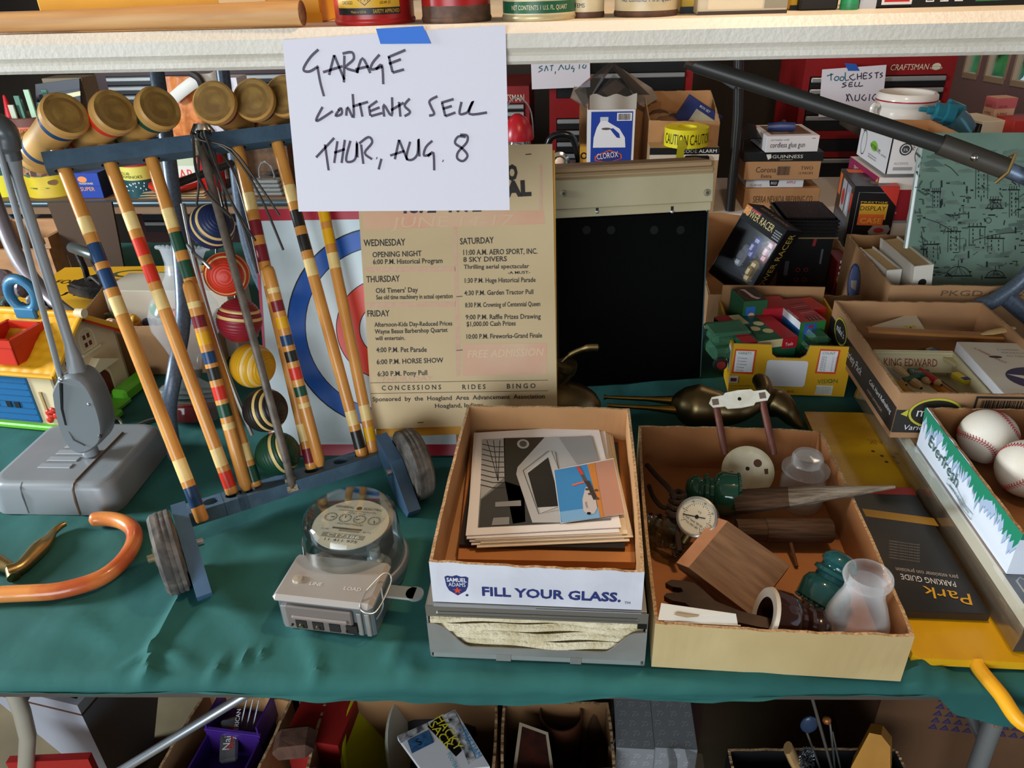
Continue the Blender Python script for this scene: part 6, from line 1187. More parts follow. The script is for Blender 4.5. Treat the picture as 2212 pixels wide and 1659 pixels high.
for k in range(70): x, y = rd.uniform(1985, 2205), rd.uniform(300, 600); f.poly([f.px(x+dx, y+dy) for dx, dy in ((0, 0), (rd.uniform(15, 45), rd.uniform(-9, 2)), (rd.uniform(20, 50), rd.uniform(3, 9)), (rd.uniform(-5, 8), rd.uniform(4, 10)))][::-1], WASH, 1+.02*k)
def ln(pts, w_=.0014, m=IK, L=3): f.line([f.px(*p) for p in pts], w_, m, L)
for x, y, w_, hh in ((2120, 430, 26, 75), (2150, 452, 22, 20), (2010, 560, 30, 32), (2110, 530, 34, 40), (2060, 545, 26, 45), (2150, 545, 34, 30), (2022, 450, 16, 36), (2190, 470, 20, 60)):
    ln([(x-w_/2, y), (x-w_/2+1, y-hh), (x+w_/2, y-hh), (x+w_/2, y)]); ln([(x-w_/2-3, y-hh), (x+w_/2+3, y-hh)], .003)
    for k in range(int(hh/9)): ln([(x-w_/4, y-4-9*k), (x-w_/4, y-9-9*k)], .0025); ln([(x+w_/5, y-4-9*k), (x+w_/5, y-9-9*k)], .0022)
    for k in range(4): ln([(x-w_/2+k*w_/4, y-hh), (x-w_/2+k*w_/4+1, y-hh-8)], .0016)
for x, y, r in ((1978, 600, 22), (2070, 596, 26), (2148, 340+110, 16), (2150, 600, 20)):
    ln([(x+r*math.cos(R(a)), y-r*.8*math.sin(R(a))) for a in range(0, 181, 20)], .0018); ln([(x, y-r*.8), (x, y-r*1.3)]); ln([(x-r-4, y), (x+r+4, y)], .003)
    for a in (40, 70, 110, 140): ln([(x, y-r*.8), (x+r*math.cos(R(a)), y)], .0009)
ln([(2135+6*math.cos(R(a)), 476-6*math.sin(R(a))) for a in range(0, 361, 30)], .0014)
for k in range(170):
    x, y = rd.uniform(1975, 2206), rd.uniform(395, 610); a = rd.choice((0, 0, 1.57, rd.uniform(0, 3))); l_ = rd.uniform(4, 16); ln([(x, y), (x+l_*math.cos(a), y-l_*math.sin(a))], rd.uniform(.001, .004), rd.choice((IK, IK2)), 3+.006*k)
for k in range(7): ln([(2040+k*2, 462+k*1.2), (2070+k*2, 466-k)], .001)
for x0, y0, x1, y1 in ((1992, 470, 2060, 500), (1990, 500, 1996, 560), (2000, 320, 2040, 330), (2040, 355, 2070, 380), (2100, 520, 2205, 500)): ln([(x0, y0), ((x0+x1)/2, (y0+y1)/2-4), (x1, y1)], .0016)
for k in range(14): ln([(1985+rd.uniform(-8, 10), 330+k*20), (1988+rd.uniform(-4, 14), 342+k*20)], .0045, IK2, 2.5)
b.build('cover', t); b = B(Wm); b.X = None; b.tube([(q[0][0]-.002, 0, -.006), (q[3][0]-.002, q[3][1], -.006)], .007, mat('aab8b0', .15, coat=.5), 8); b.build('spine_edge', t)
# ================================================================== STACK WITH THE WHITE CARTON
def stack(zt, h, w, d, dx=0, dy=0): 
    a = gz(1928, 297, 1.12); W = frame(V((a.x+dx, a.y+dy, zt-h)), V((1, .0, 0)), z=Z_); return W
W = stack(1.12, .10, .2, .3); t = thing('seltzer_carton', 'open white carton printed WHITE CLAW with a green NATURAL LIME mark', 'carton', W); cw, cd_, ch = .20, .255, .102
SW = mat('dfe0e4', .5); b = B(W); b.tray(cw, cd_, ch, SW, CARDI, CEDGE, .004, (1, .97, .97, 1.02), 0, .0005, seed=31); f = Fr(b, (0, -.0005, 0), X_, Z_); l = Fr(b, (-.0005, cd_, 0), -Y_, Z_); GK = mat('3a3d40', .5)
f.rect(0, 0, .004, ch, BLACK, 1)
l.disc(.03, .085, .010, GK, 1, r2=.008); l.disc(.045, .045, .022, GK, 1, 28, ry=.036, r2=.020); l.text(.03, .075, .007, 'WHITE', GK, w=.03, rot=.3); l.disc(.135, .052, .028, mat('7fc03a', .5), 1, 20, ry=.014); l.text(.105, .046, .012, 'NATURAL LIME', mat('2a4a1c'), w=.085, rot=-.06); l.text(.2, .04, .005, 'ALCOHOL', GK, w=.04)
for k in range(2): l.text(.10, .022-.007*k, .004, 'SPIKED SPARKLING WATER', GK, w=.07)
f.disc(.042, .068, .017, GK, 1, 24); f.disc(.042, .068, .013, SW, 1.5, 24, r2=.0105); f.text(.042, .063, .008, '5%', SW, 2, al='c'); f.disc(.112, .055, .043, GK, 1, 32, r2=.041)
for i, ch_ in enumerate('WHITE CLAW'): a = R(160-15.5*i); f.text(.112+.049*math.cos(a), .052+.049*math.sin(a), .0095, ch_, GK, 2, al='c', rot=a-math.pi/2)
for i, ch_ in enumerate('HARD SELTZER'): a = R(215+10*i); f.text(.112+.035*math.cos(a), .055+.035*math.sin(a)-.003, .008, ch_, GK, 2, al='c', rot=a+math.pi/2)
for k in range(6): f.line([(.08+.003*k, .045+.003*k), (.10+.003*k, .05+.005*k), (.125, .06+.004*k), (.135-.003*k, .05+.002*k)], .0016, mat('777a7e', .5), 2)
f.text(.018, .026, .007, 'ALCOHOL', mat('8a8f80'), w=.04); f.rect(.018, .010, .07, .019, mat('9a9ca0', .5), 1); b.build('carton_body', t)
W = stack(1.012, .13, 0, 0, -.008, .012); b = B(W); cw, cd_, ch = .21, .27, .125; b.box(0, 0, 0, cw, cd_, ch, mat('d9d5d0', .6), .001); F_ = faces(b, cw, cd_, ch); l, f = F_['l'], F_['f']; l.rect(0, .004, cd_, ch, mat('8f2350', .5), 1); l.poly([(cd_*.70, .02), (cd_*.97, .006), (cd_*.97, ch), ][::1], mat('d9a02c', .5), 2); l.poly([(cd_*.70, .06), (cd_*.97, .004), (cd_*.97, ch*.98)], mat('d9a02c', .5), 2.4); l.text(.05, .1, .011, 'TROPICAL DOT', WHITE, w=.11, rot=-.02); f.rect(.04, .0, .1, .09, mat('9a1f2c', .5), 1); f.text(.05, .02, .007, 'Fruit', WHITE)
b.build('fruit_drink_carton', label='magenta and white carton with yellow triangle under the seltzer carton', cat='carton')
W = stack(.885, .14, 0, 0, -.02, .02); b = B(W); b.tray(.23, .28, .885-T-.004, mat('cfc8be', .6), CARDI, CEDGE, .004, (1, 1, 1, 1), 0, 0); b.add([(0, 0, .885-T-.003), (.23, 0, .885-T-.003), (.23, .28, .885-T-.003), (0, .28, .885-T-.003)], [(0, 1, 2, 3)], mat('b9b3aa', .6)); b.build('plain_carton', label='plain pale carton at the bottom of the stack beside the display case', cat='carton')
# bench behind with pot and small boxes
W = at(1.0, 2.6, 0); t = thing('work_bench', 'narrow bench mostly hidden behind the portfolio, carrying pot and small boxes', 'bench', W); b = B(W); b.box(0, 0, .99, .95, .55, 1.02, mat('4a4038', .6)); b.build('bench_top', t)
for x in (.3, .9):
    for y in (.06, .45): b = B(W); b.box(x, y, 0, x+.04, y+.04, .99, TW); b.build('leg', t)
BZ = 1.021
pc = gy(1960, 230, 2.68); r = .092; W = at(pc.x, 2.70, BZ); t = thing('enamel_pot', 'white enamel pot with red rim line, on the bench behind the seltzer carton', 'pot', W); EN = mat('e6e2dc', .2, coat=.4); zt = gy(1960, 200, 2.68).z-BZ
b = B(W); b.lathe([(0, 0), (r*.86, 0), (r*.94, .01), (r*.96, zt*.62), (r*.93, zt*.7), (r*.96, zt*.74), (r*1.0, zt*.8), (r*1.02, zt*.84), (r*1.02, zt*.87), (r*1.0, zt*.96), (r*.93, zt), (r*.86, zt*.99), (r*.86, zt*.8), (r*.88, .02), (0, .02)], [EN]*7+[mat('a82430', .3)]+[EN]*6, 48, True, False); b.build('pot_body', t)
b = B(W); b.tube(spl([(-r*.98, -.02, zt*.74), (-r*1.2, -.03, zt*.76), (-r*1.22, -.03, zt*.6), (-r*1.0, -.02, zt*.55)]), .007, EN, 8); b.build('lug_handle', t)
b = B(W); b.tube(spl([(-r*1.15, -.02, zt*.68), (-r*1.5, -.06, zt*.35), (-r*1.25, -.09, .05)]), .006, EN, 8); b.build('bail_handle', t)
BLG = mat('3f9fb8', .08, tr=.6, ior=1.25); b = B(); P = [gy(x, y, 2.52) for x, y in ((1992, 238), (2010, 240), (2025, 242), (2045, 246), (2062, 250))]; P = [p+V((0, .02, 0)) for p in P]; b.tube(spl(P), [.007]*6+[.012]*6+[.026]*6+[.032]*7, BLG, 12); b.tube([gy(2050, 245, 2.55), gy(2052, 222, 2.55), gy(2075, 240, 2.56)], [.02, .012, .02], BLG, 10); b.tube([gy(2056, 250, 2.55), gy(2070, 268, 2.55), gy(2085, 284, 2.55)], [.035, .04, .036], mat('4f7f8f', .2, .5), 10)
b.build('spray_bottle', label='clump of blue translucent plastic nozzles right of the enamel pot', cat='bottle')
def pr(F_, w, d, h):
    f, l = F_['f'], F_['l']; f.text(w*.2, h*.06, .016, '▼ ▼ ▼', BLACK) if 0 else None; l.rect(d*.3, 0, d, h*.9, mat('17161a'), 1)
    for k in range(5): l.line([(d*(.3+.14*k), 0), (d*(.37+.14*k), h*.9), (d*(.44+.14*k), 0)], .0015, WHITE, 1.5)
    l.disc(d*.75, h*.3, .018, mat('e07a20'), 2, 10); [f.poly([(w*(.25+.25*k), h*.12), (w*(.31+.25*k), 0), (w*(.37+.25*k), h*.12)], BLACK, 1) for k in range(3)]
pbox('small_box', 'small cream box with black lattice side and orange burst, right of the enamel pot', 'box', (2118, 286), (2180, 284), 2.55, 263, .14, mat('d8d3bb', .5), pr, rz=14, z=BZ)
def pr(F_, w, d, h):
    for s in 'fl': F_[s].rect(0, h*.72, w if s == 'f' else d, h, mat('c9666a', .6), 1); F_[s].text(.008, h*.74, .008, 'ONE FOR', mat('6a2a3a'), w=.03); F_[s].text(.008, h*.55, .008, 'A SMILE', mat('6a2a3a'), w=.035); [F_[s].line([(.025, h*.2), (.025+.012*math.cos(R(30+24*k)), h*.2+.018*math.sin(R(30+24*k)))], .001, mat('6a3a4a')) for k in range(6)]
pbox('pink_box', 'upright pale pink box with a drawn flower, far right on the bench', 'box', (2142, 268), (2190, 265), 2.74, 213, .06, mat('d8b8a8', .6, c2='d8a070', sc_=9), pr, rz=10, z=BZ)
pbox('red_box', 'red box corner with white letters at the right picture edge', 'box', (2185, 288), (2260, 286), 2.52, 262, .1, mat('a8261f', .5), lambda F_, w, d, h: F_['f'].text(.012, h*.2, .018, 'Fu', WHITE), rz=4, z=BZ)
for i, (px, py, c_, lb) in enumerate(((2172, 256, '3f4a3c', 'dark green'), (2204, 252, '6a5846', 'brown'))): p = gy(px, py, 2.66); b = B(at(p.x, 2.68, BZ+.028)); b.ball((0, 0, 0), .026, mat(c_, .25), 16, 10, sx=1.1, sz=.9); b.build('pebble', label='%s polished stone on the bench by the red box' % lb, cat='stone')
b = B(at(gy(2172, 256, 2.66).x-.02, 2.66, BZ)); b.box(0, -.03, 0, .12, .05, .002, CARD); b.build('card_scrap', label='flat scrap of card under the polished stones', cat='card')
# ================================================================== BACK TABLES
BT = .80
t = thing('folding_table', 'pale folding table at the back carrying beer cartons and bleach carton', 'table', at(.4, 2.6, 0)); WT = mat('cfcac4', .5)
b = world_to(t, B()); b.box(-.35, 2.6, BT-.045, 1.1, 3.1, BT, WT, .006); b.build('tabletop', t)
for x in (-.3, 1.05): b = world_to(t, B()); b.tube([(x, 2.68, BT-.04), (x, 2.68, .0)], .014, DTUB); b.tube([(x, 3.0, BT-.04), (x, 3.0, 0)], .014, DTUB); b.tube([(x, 2.68, .3), (x, 3.0, .3)], .01, DTUB); b.build('leg', t)
t = thing('shelf_table', 'brown shelf with dark metal front rail at the back left, full of toys and tins', 'shelf', at(-1.5, 2.78, 0)); SHB = mat('8a6a4e', .6, c2='7a5a40', sc_=5)
b = world_to(t, B()); b.box(-2.75, 2.80, BT-.05, -.42, 3.25, BT, SHB); b.build('shelf_board', t); b = world_to(t, B()); b.tube([(-2.75, 2.79, BT-.006), (-.42, 2.79, BT-.006)], .012, mat('4e5d66', .35, .5), 10); b.build('front_rail', t)
for x in (-2.6, -.55):
    for y in (2.85, 3.2): b = world_to(t, B()); b.tube([(x, y, BT-.05), (x, y, 0)], .013, mat('5d6a74', .4, .5)); b.build('leg', t)
b = world_to(t, B()); b.tube([gy(20, 530, 2.9), gy(100, 440, 2.9)], .012, mat('6d7a84', .4, .5)); b.tube([gy(10, 455, 2.9), gy(90, 540, 2.92)], .012, mat('6d7a84', .4, .5)); b.build('cross_brace', t)
t = thing('stand_leg', 'dark folding stand leg with a steel hinge link, on the pale back table', 'stand', at(*gy(1578, 445, 2.64)[:2], BT))
b = world_to(t, B()); p = gy(1578, 445, 2.64); p.z = BT; b.tube([gy(1596, 120, 2.68), gy(1594, 250, 2.67), p], .0165, mat('2a2827', .3, .3), 12); b.build('post', t)
b = world_to(t, B()); b.tube([gy(1530, 150, 2.66), gy(1588, 186, 2.65)], .011, mat('7f8a98', .35, .7), 8); b.tube([gy(1480, 138, 2.64), gy(1535, 155, 2.64)], .013, DTUB, 8); b.ball(gy(1597, 187, 2.645), .008, STEEL, 8, 6); b.build('hinge_link', t)
# ---- tool chests
CR = mat('8f1a1c', .35, c2='7c1416', sc_=4); CB = mat('131417', .4); CS = mat('a9abab', .35, .5)
def chest(name, label, x0, x1, Y, z1, drw, body, drawm, d=.4, inset=.05, writing=None, z0=0):
    """drw: list of (top, bottom, with handle) heights of drawers"""
    W = at(x0, Y, z0); t = thing(name, label, 'tool chest', W); w = x1-x0; b = B(W); b.box(0, .012, 0, w, d, z1-z0, body); b.box(0, 0, 0, inset*w, .012, z1-z0, body); b.box(w-inset*w, 0, 0, w, .012, z1-z0, body)
    zz = sorted([(a, c) for a, c, _ in drw]); prev = 0
    for c_, a_ in [(min(q), max(q)) for q in zz]:
        if c_-z0 > prev+.001: b.box(inset*w, 0, prev, w-inset*w, .012, c_-z0-.002, body)
        prev = a_-z0+.002
    b.box(inset*w, 0, prev, w-inset*w, .012, z1-z0, body)
    if writing: writing(Fr(b, (0, -.0005, 0), X_, Z_), w)
    b.build('cabinet_body', t)
    for a, c, hd in drw:
        b = B(W); b.box(inset*w+.003, -.004, c-z0, w-inset*w-.003, .011, a-z0, drawm); o = b.build('drawer', t)
        if hd: b = B(W); b.box(inset*w+.004, -.012, a-z0-.02, w-inset*w-.004, -.004, a-z0-.002, CS, .003); b.build('handle', o)
    return t
zy = lambda y, Y, x=1300: gy(x, y, Y).z
Y = 3.4; X0 = gy(1187, 300, Y).x; X1 = gy(1494, 200, Y).x
dr = [(zy(140, Y)+.02, zy(157, Y), 0), (zy(158, Y), zy(210, Y), 1)]+[(zy(255+25*k, Y), zy(278+25*k, Y), 1) for k in range(8)]
dr.append((zy(470, Y), .45, 1))
chest('tool_chest', 'red tool chest with black drawers behind the bleach carton', X0, X1, Y, 1.30, dr, CR, CB)
Y = 3.3; X0 = gy(1725, 240, Y).x; X1 = gy(2068, 130, Y).x
zr = lambda y: zy(y, Y, 1900)
def wr_(f, w):
    z = zr(156); f.tp('CRAFTSMAN', (1922, 152), (2004, 150), 13, mat('d8d0b8'), 2, .12); lx = f.px(2022, 148)[0]; f.disc(lx, z+.017, .017, mat('d8d0b8'), 2, ry=.013); f.disc(lx, z+.012, .023, mat('d8d0b8'), 2, ry=.006, r2=.020); z = zr(313); f.text(w*.17, z, .02, 'CRAFTSMAN', mat('b8a878'), 2, w=w*.2)
dr = [(zr(164), zr(187), 1), (zr(189), zr(215), 1), (zr(217), zr(245), 1), (zr(247), zr(280), 1), (zr(300), zr(325), 0), (zr(340), zr(400), 1), (zr(405), zr(470), 1), (zr(475), .4, 1)]
CRT = chest('tool_chest', 'large red tool chest lettered CRAFTSMAN with a handwritten paper taped on', X0, X1, Y, zr(128)+.06, dr, CR, CB, writing=wr_, inset=.045)
Y = 3.45; X0 = gy(960, 200, Y).x; X1 = gy(1143, 200, Y).x; z_ = lambda y: zy(y, Y, 1120)
chest('tool_chest', 'small red tool chest whose last letters AN show beside the paper sign', X0, X1, Y, z_(186), [(z_(224), z_(238), 1), (z_(240), z_(262), 1), (z_(264), z_(300), 1), (z_(304), z_(345), 1), (z_(350), z_(400), 1)], CR, CB, writing=lambda f, w: f.text(w*.56, z_(222)+.006, .03, 'CRAFTSMAN', mat('d8d0b8'), 2, w=w*.38))
Y = 3.55; X0 = gy(215, 200, Y).x; X1 = gy(660, 200, Y).x; z_ = lambda y: zy(y, Y, 300)
chest('tool_chest', 'wide black tool chest with bright silver drawer pulls behind the croquet mallets', X0, X1, Y, z_(152), [(z_(165+20*k), z_(183+20*k), 1) for k in range(4)]+[(z_(262+24*k), z_(284+24*k), 1) for k in range(10)], mat('3a1c1e', .4), mat('1c2026', .35))
# papers on chests
def note(label, cs, Y, strokes, col, tape=None):
    P = [gy(x, y, Y) for x, y in cs]; W = frame(P[0], P[1]-P[0], z=P[3]-P[0]); t = thing('paper_note', label, 'note', W); b = B(W); f = Fr(b, (0, 0, 0), X_, Z_); q = [f.px(*c) for c in cs]; f.poly(q, PAPER, 1); f.b.add([f.P(x, y, -1) for x, y in q], [(3, 2, 1, 0)], PAPER)
    for st in strokes: f.lp(st, .004, col, 3)
    b.build('sheet', t)
    if tape: b = B(W); f = Fr(b, (0, 0, 0), X_, Z_); f.poly([f.px(*p) for p in tape], mat('2558b0', .6), 4); b.build('tape', t, label='blue masking tape')
TEAL = mat('2a6a78', .5)
note('handwritten white note reading TOOL CHESTS SELL SAT AUG 10 on the large chest', [(1768, 253), (1904, 247), (1915, 140), (1776, 150)], 3.27, [[(1786, 164), (1800, 160)], [(1795, 158), (1795, 174)], [(1806, 165), (1802, 171), (1808, 174), (1812, 167), (1806, 165)], [(1817, 166), (1814, 172), (1820, 174), (1823, 167), (1817, 166)], [(1826, 156), (1826, 173), (1834, 172)]], TEAL, [(1824, 136), (1849, 138), (1857, 153), (1832, 153)])
o = bpy.data.objects['paper_note']; b = B(o.matrix_world.copy()); f = Fr(b, (0, 0, 0), X_, Z_)
for st in [[(1845, 160), (1835, 166), (1842, 173), (1848, 170)], [(1852, 159), (1852, 172)], [(1861, 157), (1860, 171)], [(1852, 166), (1861, 164)], [(1874, 158), (1866, 158), (1865, 170), (1873, 169)], [(1865, 164), (1872, 163)], [(1884, 157), (1877, 161), (1883, 166), (1876, 170)], [(1889, 158), (1899, 156)], [(1894, 157), (1893, 169)], [(1828, 178), (1820, 181), (1828, 185), (1818, 189)], [(1842, 178), (1835, 179), (1834, 187), (1842, 186)], [(1835, 183), (1841, 182)], [(1848, 177), (1846, 186), (1853, 186)], [(1857, 177), (1855, 186), (1864, 185)], [(1907, 157), (1901, 160), (1906, 164), (1900, 168)], [(1828, 203), (1834, 219)], [(1828, 219), (1834, 203), (1842, 218)], [(1848, 205), (1847, 216), (1855, 216), (1857, 203)], [(1868, 204), (1861, 212), (1868, 217), (1871, 210)], [(1879, 203), (1877, 218)], [(1890, 203), (1884, 212), (1891, 217), (1895, 208), (1890, 203)]]: f.lp(st, .004, PEN, 3)
b.X = None; o2 = b.build('handwriting', None); o2.parent = o; o2.matrix_world = o.matrix_world
note('white note reading SAT AUG 10 hanging above the red chest, top cut by the table', [(1149, 193), (1275, 188), (1274, 100), (1146, 104)], 3.36, [[(1172, 142), (1164, 146), (1172, 150), (1163, 156)], [(1180, 142), (1176, 154)], [(1180, 142), (1184, 153)], [(1188, 142), (1196, 141)], [(1192, 142), (1191, 153)], [(1200, 154), (1199, 160)], [(1212, 140), (1206, 152)], [(1212, 140), (1218, 150)], [(1222, 141), (1222, 149), (1229, 148), (1230, 139)], [(1238, 142), (1234, 148), (1240, 148), (1238, 156)], [(1252, 139), (1251, 149)], [(1262, 139), (1258, 145), (1264, 147), (1266, 140)]], TEAL)
# ---- beer cartons
def pr(F_, w, d, h): F_['f'].text(w*.12, h*.3, h*.36, 'SIERRA NEVADA BREWING CO.', mat('5a4430'), w=w*.8)
pbox('beer_carton', 'low brown carton printed SIERRA NEVADA BREWING CO at the bottom of the stack', 'carton', (1606, 438), (1768, 438), 2.66, 408, .27, CARD, pr, z=BT+.001)
z1 = gy(1606, 408, 2.66).z
def pr(F_, w, d, h): F_['f'].poly([(w*.42, h*.2), (w*.55, h*.2), (w*.57, h*.9), (w*.40, h*.9)], BLACK, 1); F_['f'].text(w*.485, h*.4, h*.35, 'BOLD', WHITE, al='c', w=w*.1); F_['f'].text(w*.7, h*.5, h*.3, 'APPLE', mat('b03a3a')); F_['f'].text(w*.08, h*.2, h*.25, '12-24 OZ.', mat('4a5a7a'))
pbox('cider_carton', 'flat white carton with black shield and the word APPLE', 'carton', (1610, 408), (1734, 408), 2.67, 388, .24, mat('d3d7de', .5), pr, z=z1+.001)
z2 = gy(1610, 388, 2.67).z+.001
def pr(F_, w, d, h): f = F_['f']; f.text(w*.15, h*.42, h*.32, 'Corona', mat('3a3438'), w=w*.27); f.text(w*.23, h*.12, h*.2, 'Extra', mat('3a3438')); f.barcode(w*.42, h*.2, w*.62, h*.8, INK, mat('a9845e'), 1); f.text(w*.74, h*.55, h*.2, 'TWO', mat('4a3a30')); f.text(w*.72, h*.3, h*.14, '12 PACKS', mat('4a3a30'))
pbox('beer_carton', 'brown carton printed Corona Extra in the middle of the stack', 'carton', (1606, 388), (1768, 388), 2.66, 350, .27, mat('b0855c', .8), pr, z=z2)
z3 = gy(1606, 350, 2.66).z+.001
def pr(F_, w, d, h): f = F_['f']; f.text(w*.36, h*.36, h*.38, 'GUINNESS', mat('e0dcd0'), w=w*.38); f.text(w*.46, h*.12, h*.14, 'DRAUGHT', mat('b8b0a0'), w=w*.16); f.poly([(w*.28, h*.78), (w*.34, h*.82), (w*.35, h*.4), (w*.31, h*.18)], mat('e0dcd0'), 1)
pbox('beer_carton', 'flat black carton printed GUINNESS under the glue gun box', 'carton', (1605, 350), (1778, 350), 2.66, 330, .27, mat('161618', .45), pr, z=z3)
z4 = gy(1605, 330, 2.66).z+.001
a = gy(1610, 335, 2.64); b = B(at(a.x, 2.70, z4)); b.grid(lambda u, v: V((.08*u, .12*v, .03+.028*math.sin(u*3)*(.3+v)-.03*(1-u)*0)), 8, 6, mat('1a1a1c', .4), True); b.grid(lambda u, v: V((.08*u, .12*v, .028+.028*math.sin(u*3)*(.3+v))), 8, 6, mat('1a1a1c', .4), True, True); b.box(0, 0, 0, .003, .12, .03, mat('1a1a1c', .4)); b.build('carton_flap', label='curled black flap lying open on the black GUINNESS carton', cat='flap')
def pr(F_, w, d, h):
    f, l, tp_ = F_['f'], F_['l'], F_['t']; f.text(w*.08, h*.3, h*.34, 'cordless glue gun', INK, w=w*.66); f.text(w*.08, h*.72, h*.13, 'art+maker craft', mat('6a6a70')); f.text(w*.86, h*.8, h*.1, 'tool', INK); l.text(d*.1, h*.3, h*.28, 'cordless glue gun', INK, w=d*.6); l.text(d*.1, h*.7, h*.12, 'art+maker', INK); tp_.rect(w*.12, d*.15, w*.9, d*.9, mat('6a564a', .4), 1); tp_.rect(w*.2, d*.2, w*.5, d*.8, mat('8a7a6c', .4), 2)
W = at(gy(1673, 322, 2.64).x, 2.645, z4+.0, 0); w = gy(1791, 305, 2.64).x-gy(1673, 322, 2.64).x; hh = .052; z4b = z4+.002
W = at(gy(1668, 322, 2.64).x-.02, 2.645, z4b, 3); b = B(W); b.box(0, 0, 0, w, .2, hh, mat('dcdadd', .5), .001); pr(faces(b, w, .2, hh), w, .2, hh); b.build('glue_gun_box', label='white box printed cordless glue gun, topmost of the beer carton stack', cat='box')
b = B(W); b.tube([(.02, .08, hh+.016), (.06, .07, hh+.018), (.105, .06, hh+.018)], [.012, .015, .014], mat('2a3a6a', .3), 10); b.tube([(.07, .08, hh+.018), (.09, .14, hh+.02)], [.012, .008], mat('4a4440', .4), 8); b.build('glue_gun', label='small blue and grey tool lying on the glue gun box', cat='tool')
# ---- bleach carton, brown carton, tape
zc = gy(1270, 238, 2.72).z; X0 = gy(1268, 300, 2.72).x; X1 = gy(1370, 300, 2.72).x; W = at(X0, 2.72, BT+.001, 0); w = X1-X0; h = zc-BT; CLB = mat('1f3fa0', .45)
t = thing('bleach_carton', 'blue and white carton printed CLOROX with a white jug picture', 'carton', W); b = B(W); b.tray(w, .15, h, mat('dcdde4', .5), CARDI, CEDGE, .004, (1, 1, 1, 1), 0, 0); f = Fr(b, (0, -.0005, 0), X_, Z_)
v0 = f.px(1320, 356)[1]; hk = lambda k: v0+(h-v0)*k
f.rect(w*.08, .02, w*.95, hk(.965), CLB, 1); f.barcode(w*.62, hk(.80), w*.93, hk(.94), INK, WHITE, 2)
f.poly([(w*.28, hk(.80)), (w*.42, hk(.80)), (w*.46, hk(.77)), (w*.68, hk(.66)), (w*.8, hk(.5)), (w*.82, hk(.32)), (w*.13, hk(.32)), (w*.14, hk(.5)), (w*.2, hk(.68)), (w*.26, hk(.77))], mat('e6e6ee', .5), 2); f.rect(w*.27, hk(.80), w*.44, hk(.87), mat('c8ccdc', .5), 2); f.poly([(w*.48, hk(.66)), (w*.55, hk(.67)), (w*.68, hk(.57)), (w*.70, hk(.49)), (w*.63, hk(.50)), (w*.55, hk(.58))], CLB, 3)
f.disc(w*.4, hk(.66), w*.1, mat('5a5048', .6), 3, ry=.004); f.poly([(w*.17, hk(.16)), (w*.48, hk(.28)), (w*.74, hk(.20)), (w*.76, hk(.12)), (w*.48, hk(.04)), (w*.18, hk(.08))], mat('d8582a'), 3); f.poly([(w*.2, hk(.15)), (w*.48, hk(.26)), (w*.72, hk(.19)), (w*.73, hk(.12)), (w*.48, hk(.05)), (w*.2, hk(.09))], mat('2a2f7a'), 3.4); f.text(w*.45, hk(.125), (h-v0)*.11, 'CLOROX', WHITE, 4, al='c', w=w*.46, rot=.12)
b.build('carton_body', t); b = B(W); b.grid(lambda u, v: V((w*.04+w*.98*u, .01+.006*math.sin(9*u), h*(.995+.14*v*(1+.12*math.sin(14*u))))), 14, 3, mat('a9a29a', .8), True); b.grid(lambda u, v: V((w*.04+w*.98*u, .012+.006*math.sin(9*u), h*(.995+.14*v*(1+.12*math.sin(14*u))))), 14, 3, mat('a9a29a', .8), True, True); b.build('torn_flap', t, label='torn grey paper flap')
PK = mat('e8ecf0', .06, film=.42)
t = thing('plastic_packaging', 'crumpled clear plastic packaging and grey card above the bleach carton', 'packaging', at(gy(1330, 190, 2.9).x, 2.9, zy(235, 2.9, 1330)))
def quad(b, pts, m, Y): P = [gy(x, y, Y+dy) for x, y, dy in pts]; b.add(P, [tuple(range(len(P)))], m); b.add([p+V((0, .003, 0)) for p in P], [tuple(range(len(P)))[::-1]], m)
b = world_to(t, B()); quad(b, [(1240, 195, .04), (1320, 132, .1), (1326, 140, .02), (1262, 232, -.06)], PK, 2.9); quad(b, [(1262, 232, -.06), (1326, 160, 0), (1370, 205, -.05), (1330, 240, -.09)], PK, 2.9); quad(b, [(1320, 132, .1), (1330, 136, .1), (1404, 205, .0), (1370, 205, -.05), (1326, 150, .02)], PK, 2.9); b.build('clear_shell', t)
b = world_to(t, B()); GC = mat('8f8378', .7); quad(b, [(1326, 138, .1), (1346, 150, .12), (1408, 190, .06), (1380, 225, .0), (1370, 205, 0)], GC, 2.92); quad(b, [(1408, 190, .06), (1422, 212, .05), (1392, 232, .0), (1380, 225, 0)], GC, 2.92); b.build('card_insert', t); b = world_to(t, B()); quad(b, [(1240, 187, .06), (1265, 190, .02), (1274, 238, -.02), (1232, 212, .02)], mat('7d6c60', .7), 2.93); b.build('card_flap', t); b = world_to(t, B()); quad(b, [(1300, 195, .02), (1330, 172, .05), (1350, 188, .03), (1318, 214, .0)], mat('5a4640', .6), 2.93)
b.build('printed_card', t)
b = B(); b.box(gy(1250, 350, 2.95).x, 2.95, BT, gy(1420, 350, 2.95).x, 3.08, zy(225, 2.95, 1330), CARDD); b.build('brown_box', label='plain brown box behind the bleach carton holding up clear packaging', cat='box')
a = gy(1398, 352, 2.72); c = gy(1549, 348, 2.72); zt = gy(1398, 263, 2.72).z; W = at(a.x, 2.74, BT+.001, 0); w = c.x-a.x; t = thing('parts_carton', 'open brown carton of odds and ends behind the yellow tape roll', 'carton', W); b = B(W); b.tray(w, .26, zt-BT, CARD, CARDI, CEDGE, .004, (1, .97, 1.2, 1.2), .002, .001, seed=44); f = Fr(b, (0, -.002, 0), X_, Z_); f.text(.02, (zt-BT)*.62, .02, 'SOFT SOAP 16', mat('6a5440'), w=w*.85); b.build('carton_body', t)
b = B(W @ MX.Translation((.01, .06, zt-BT-.05))); rd = random.Random(3)
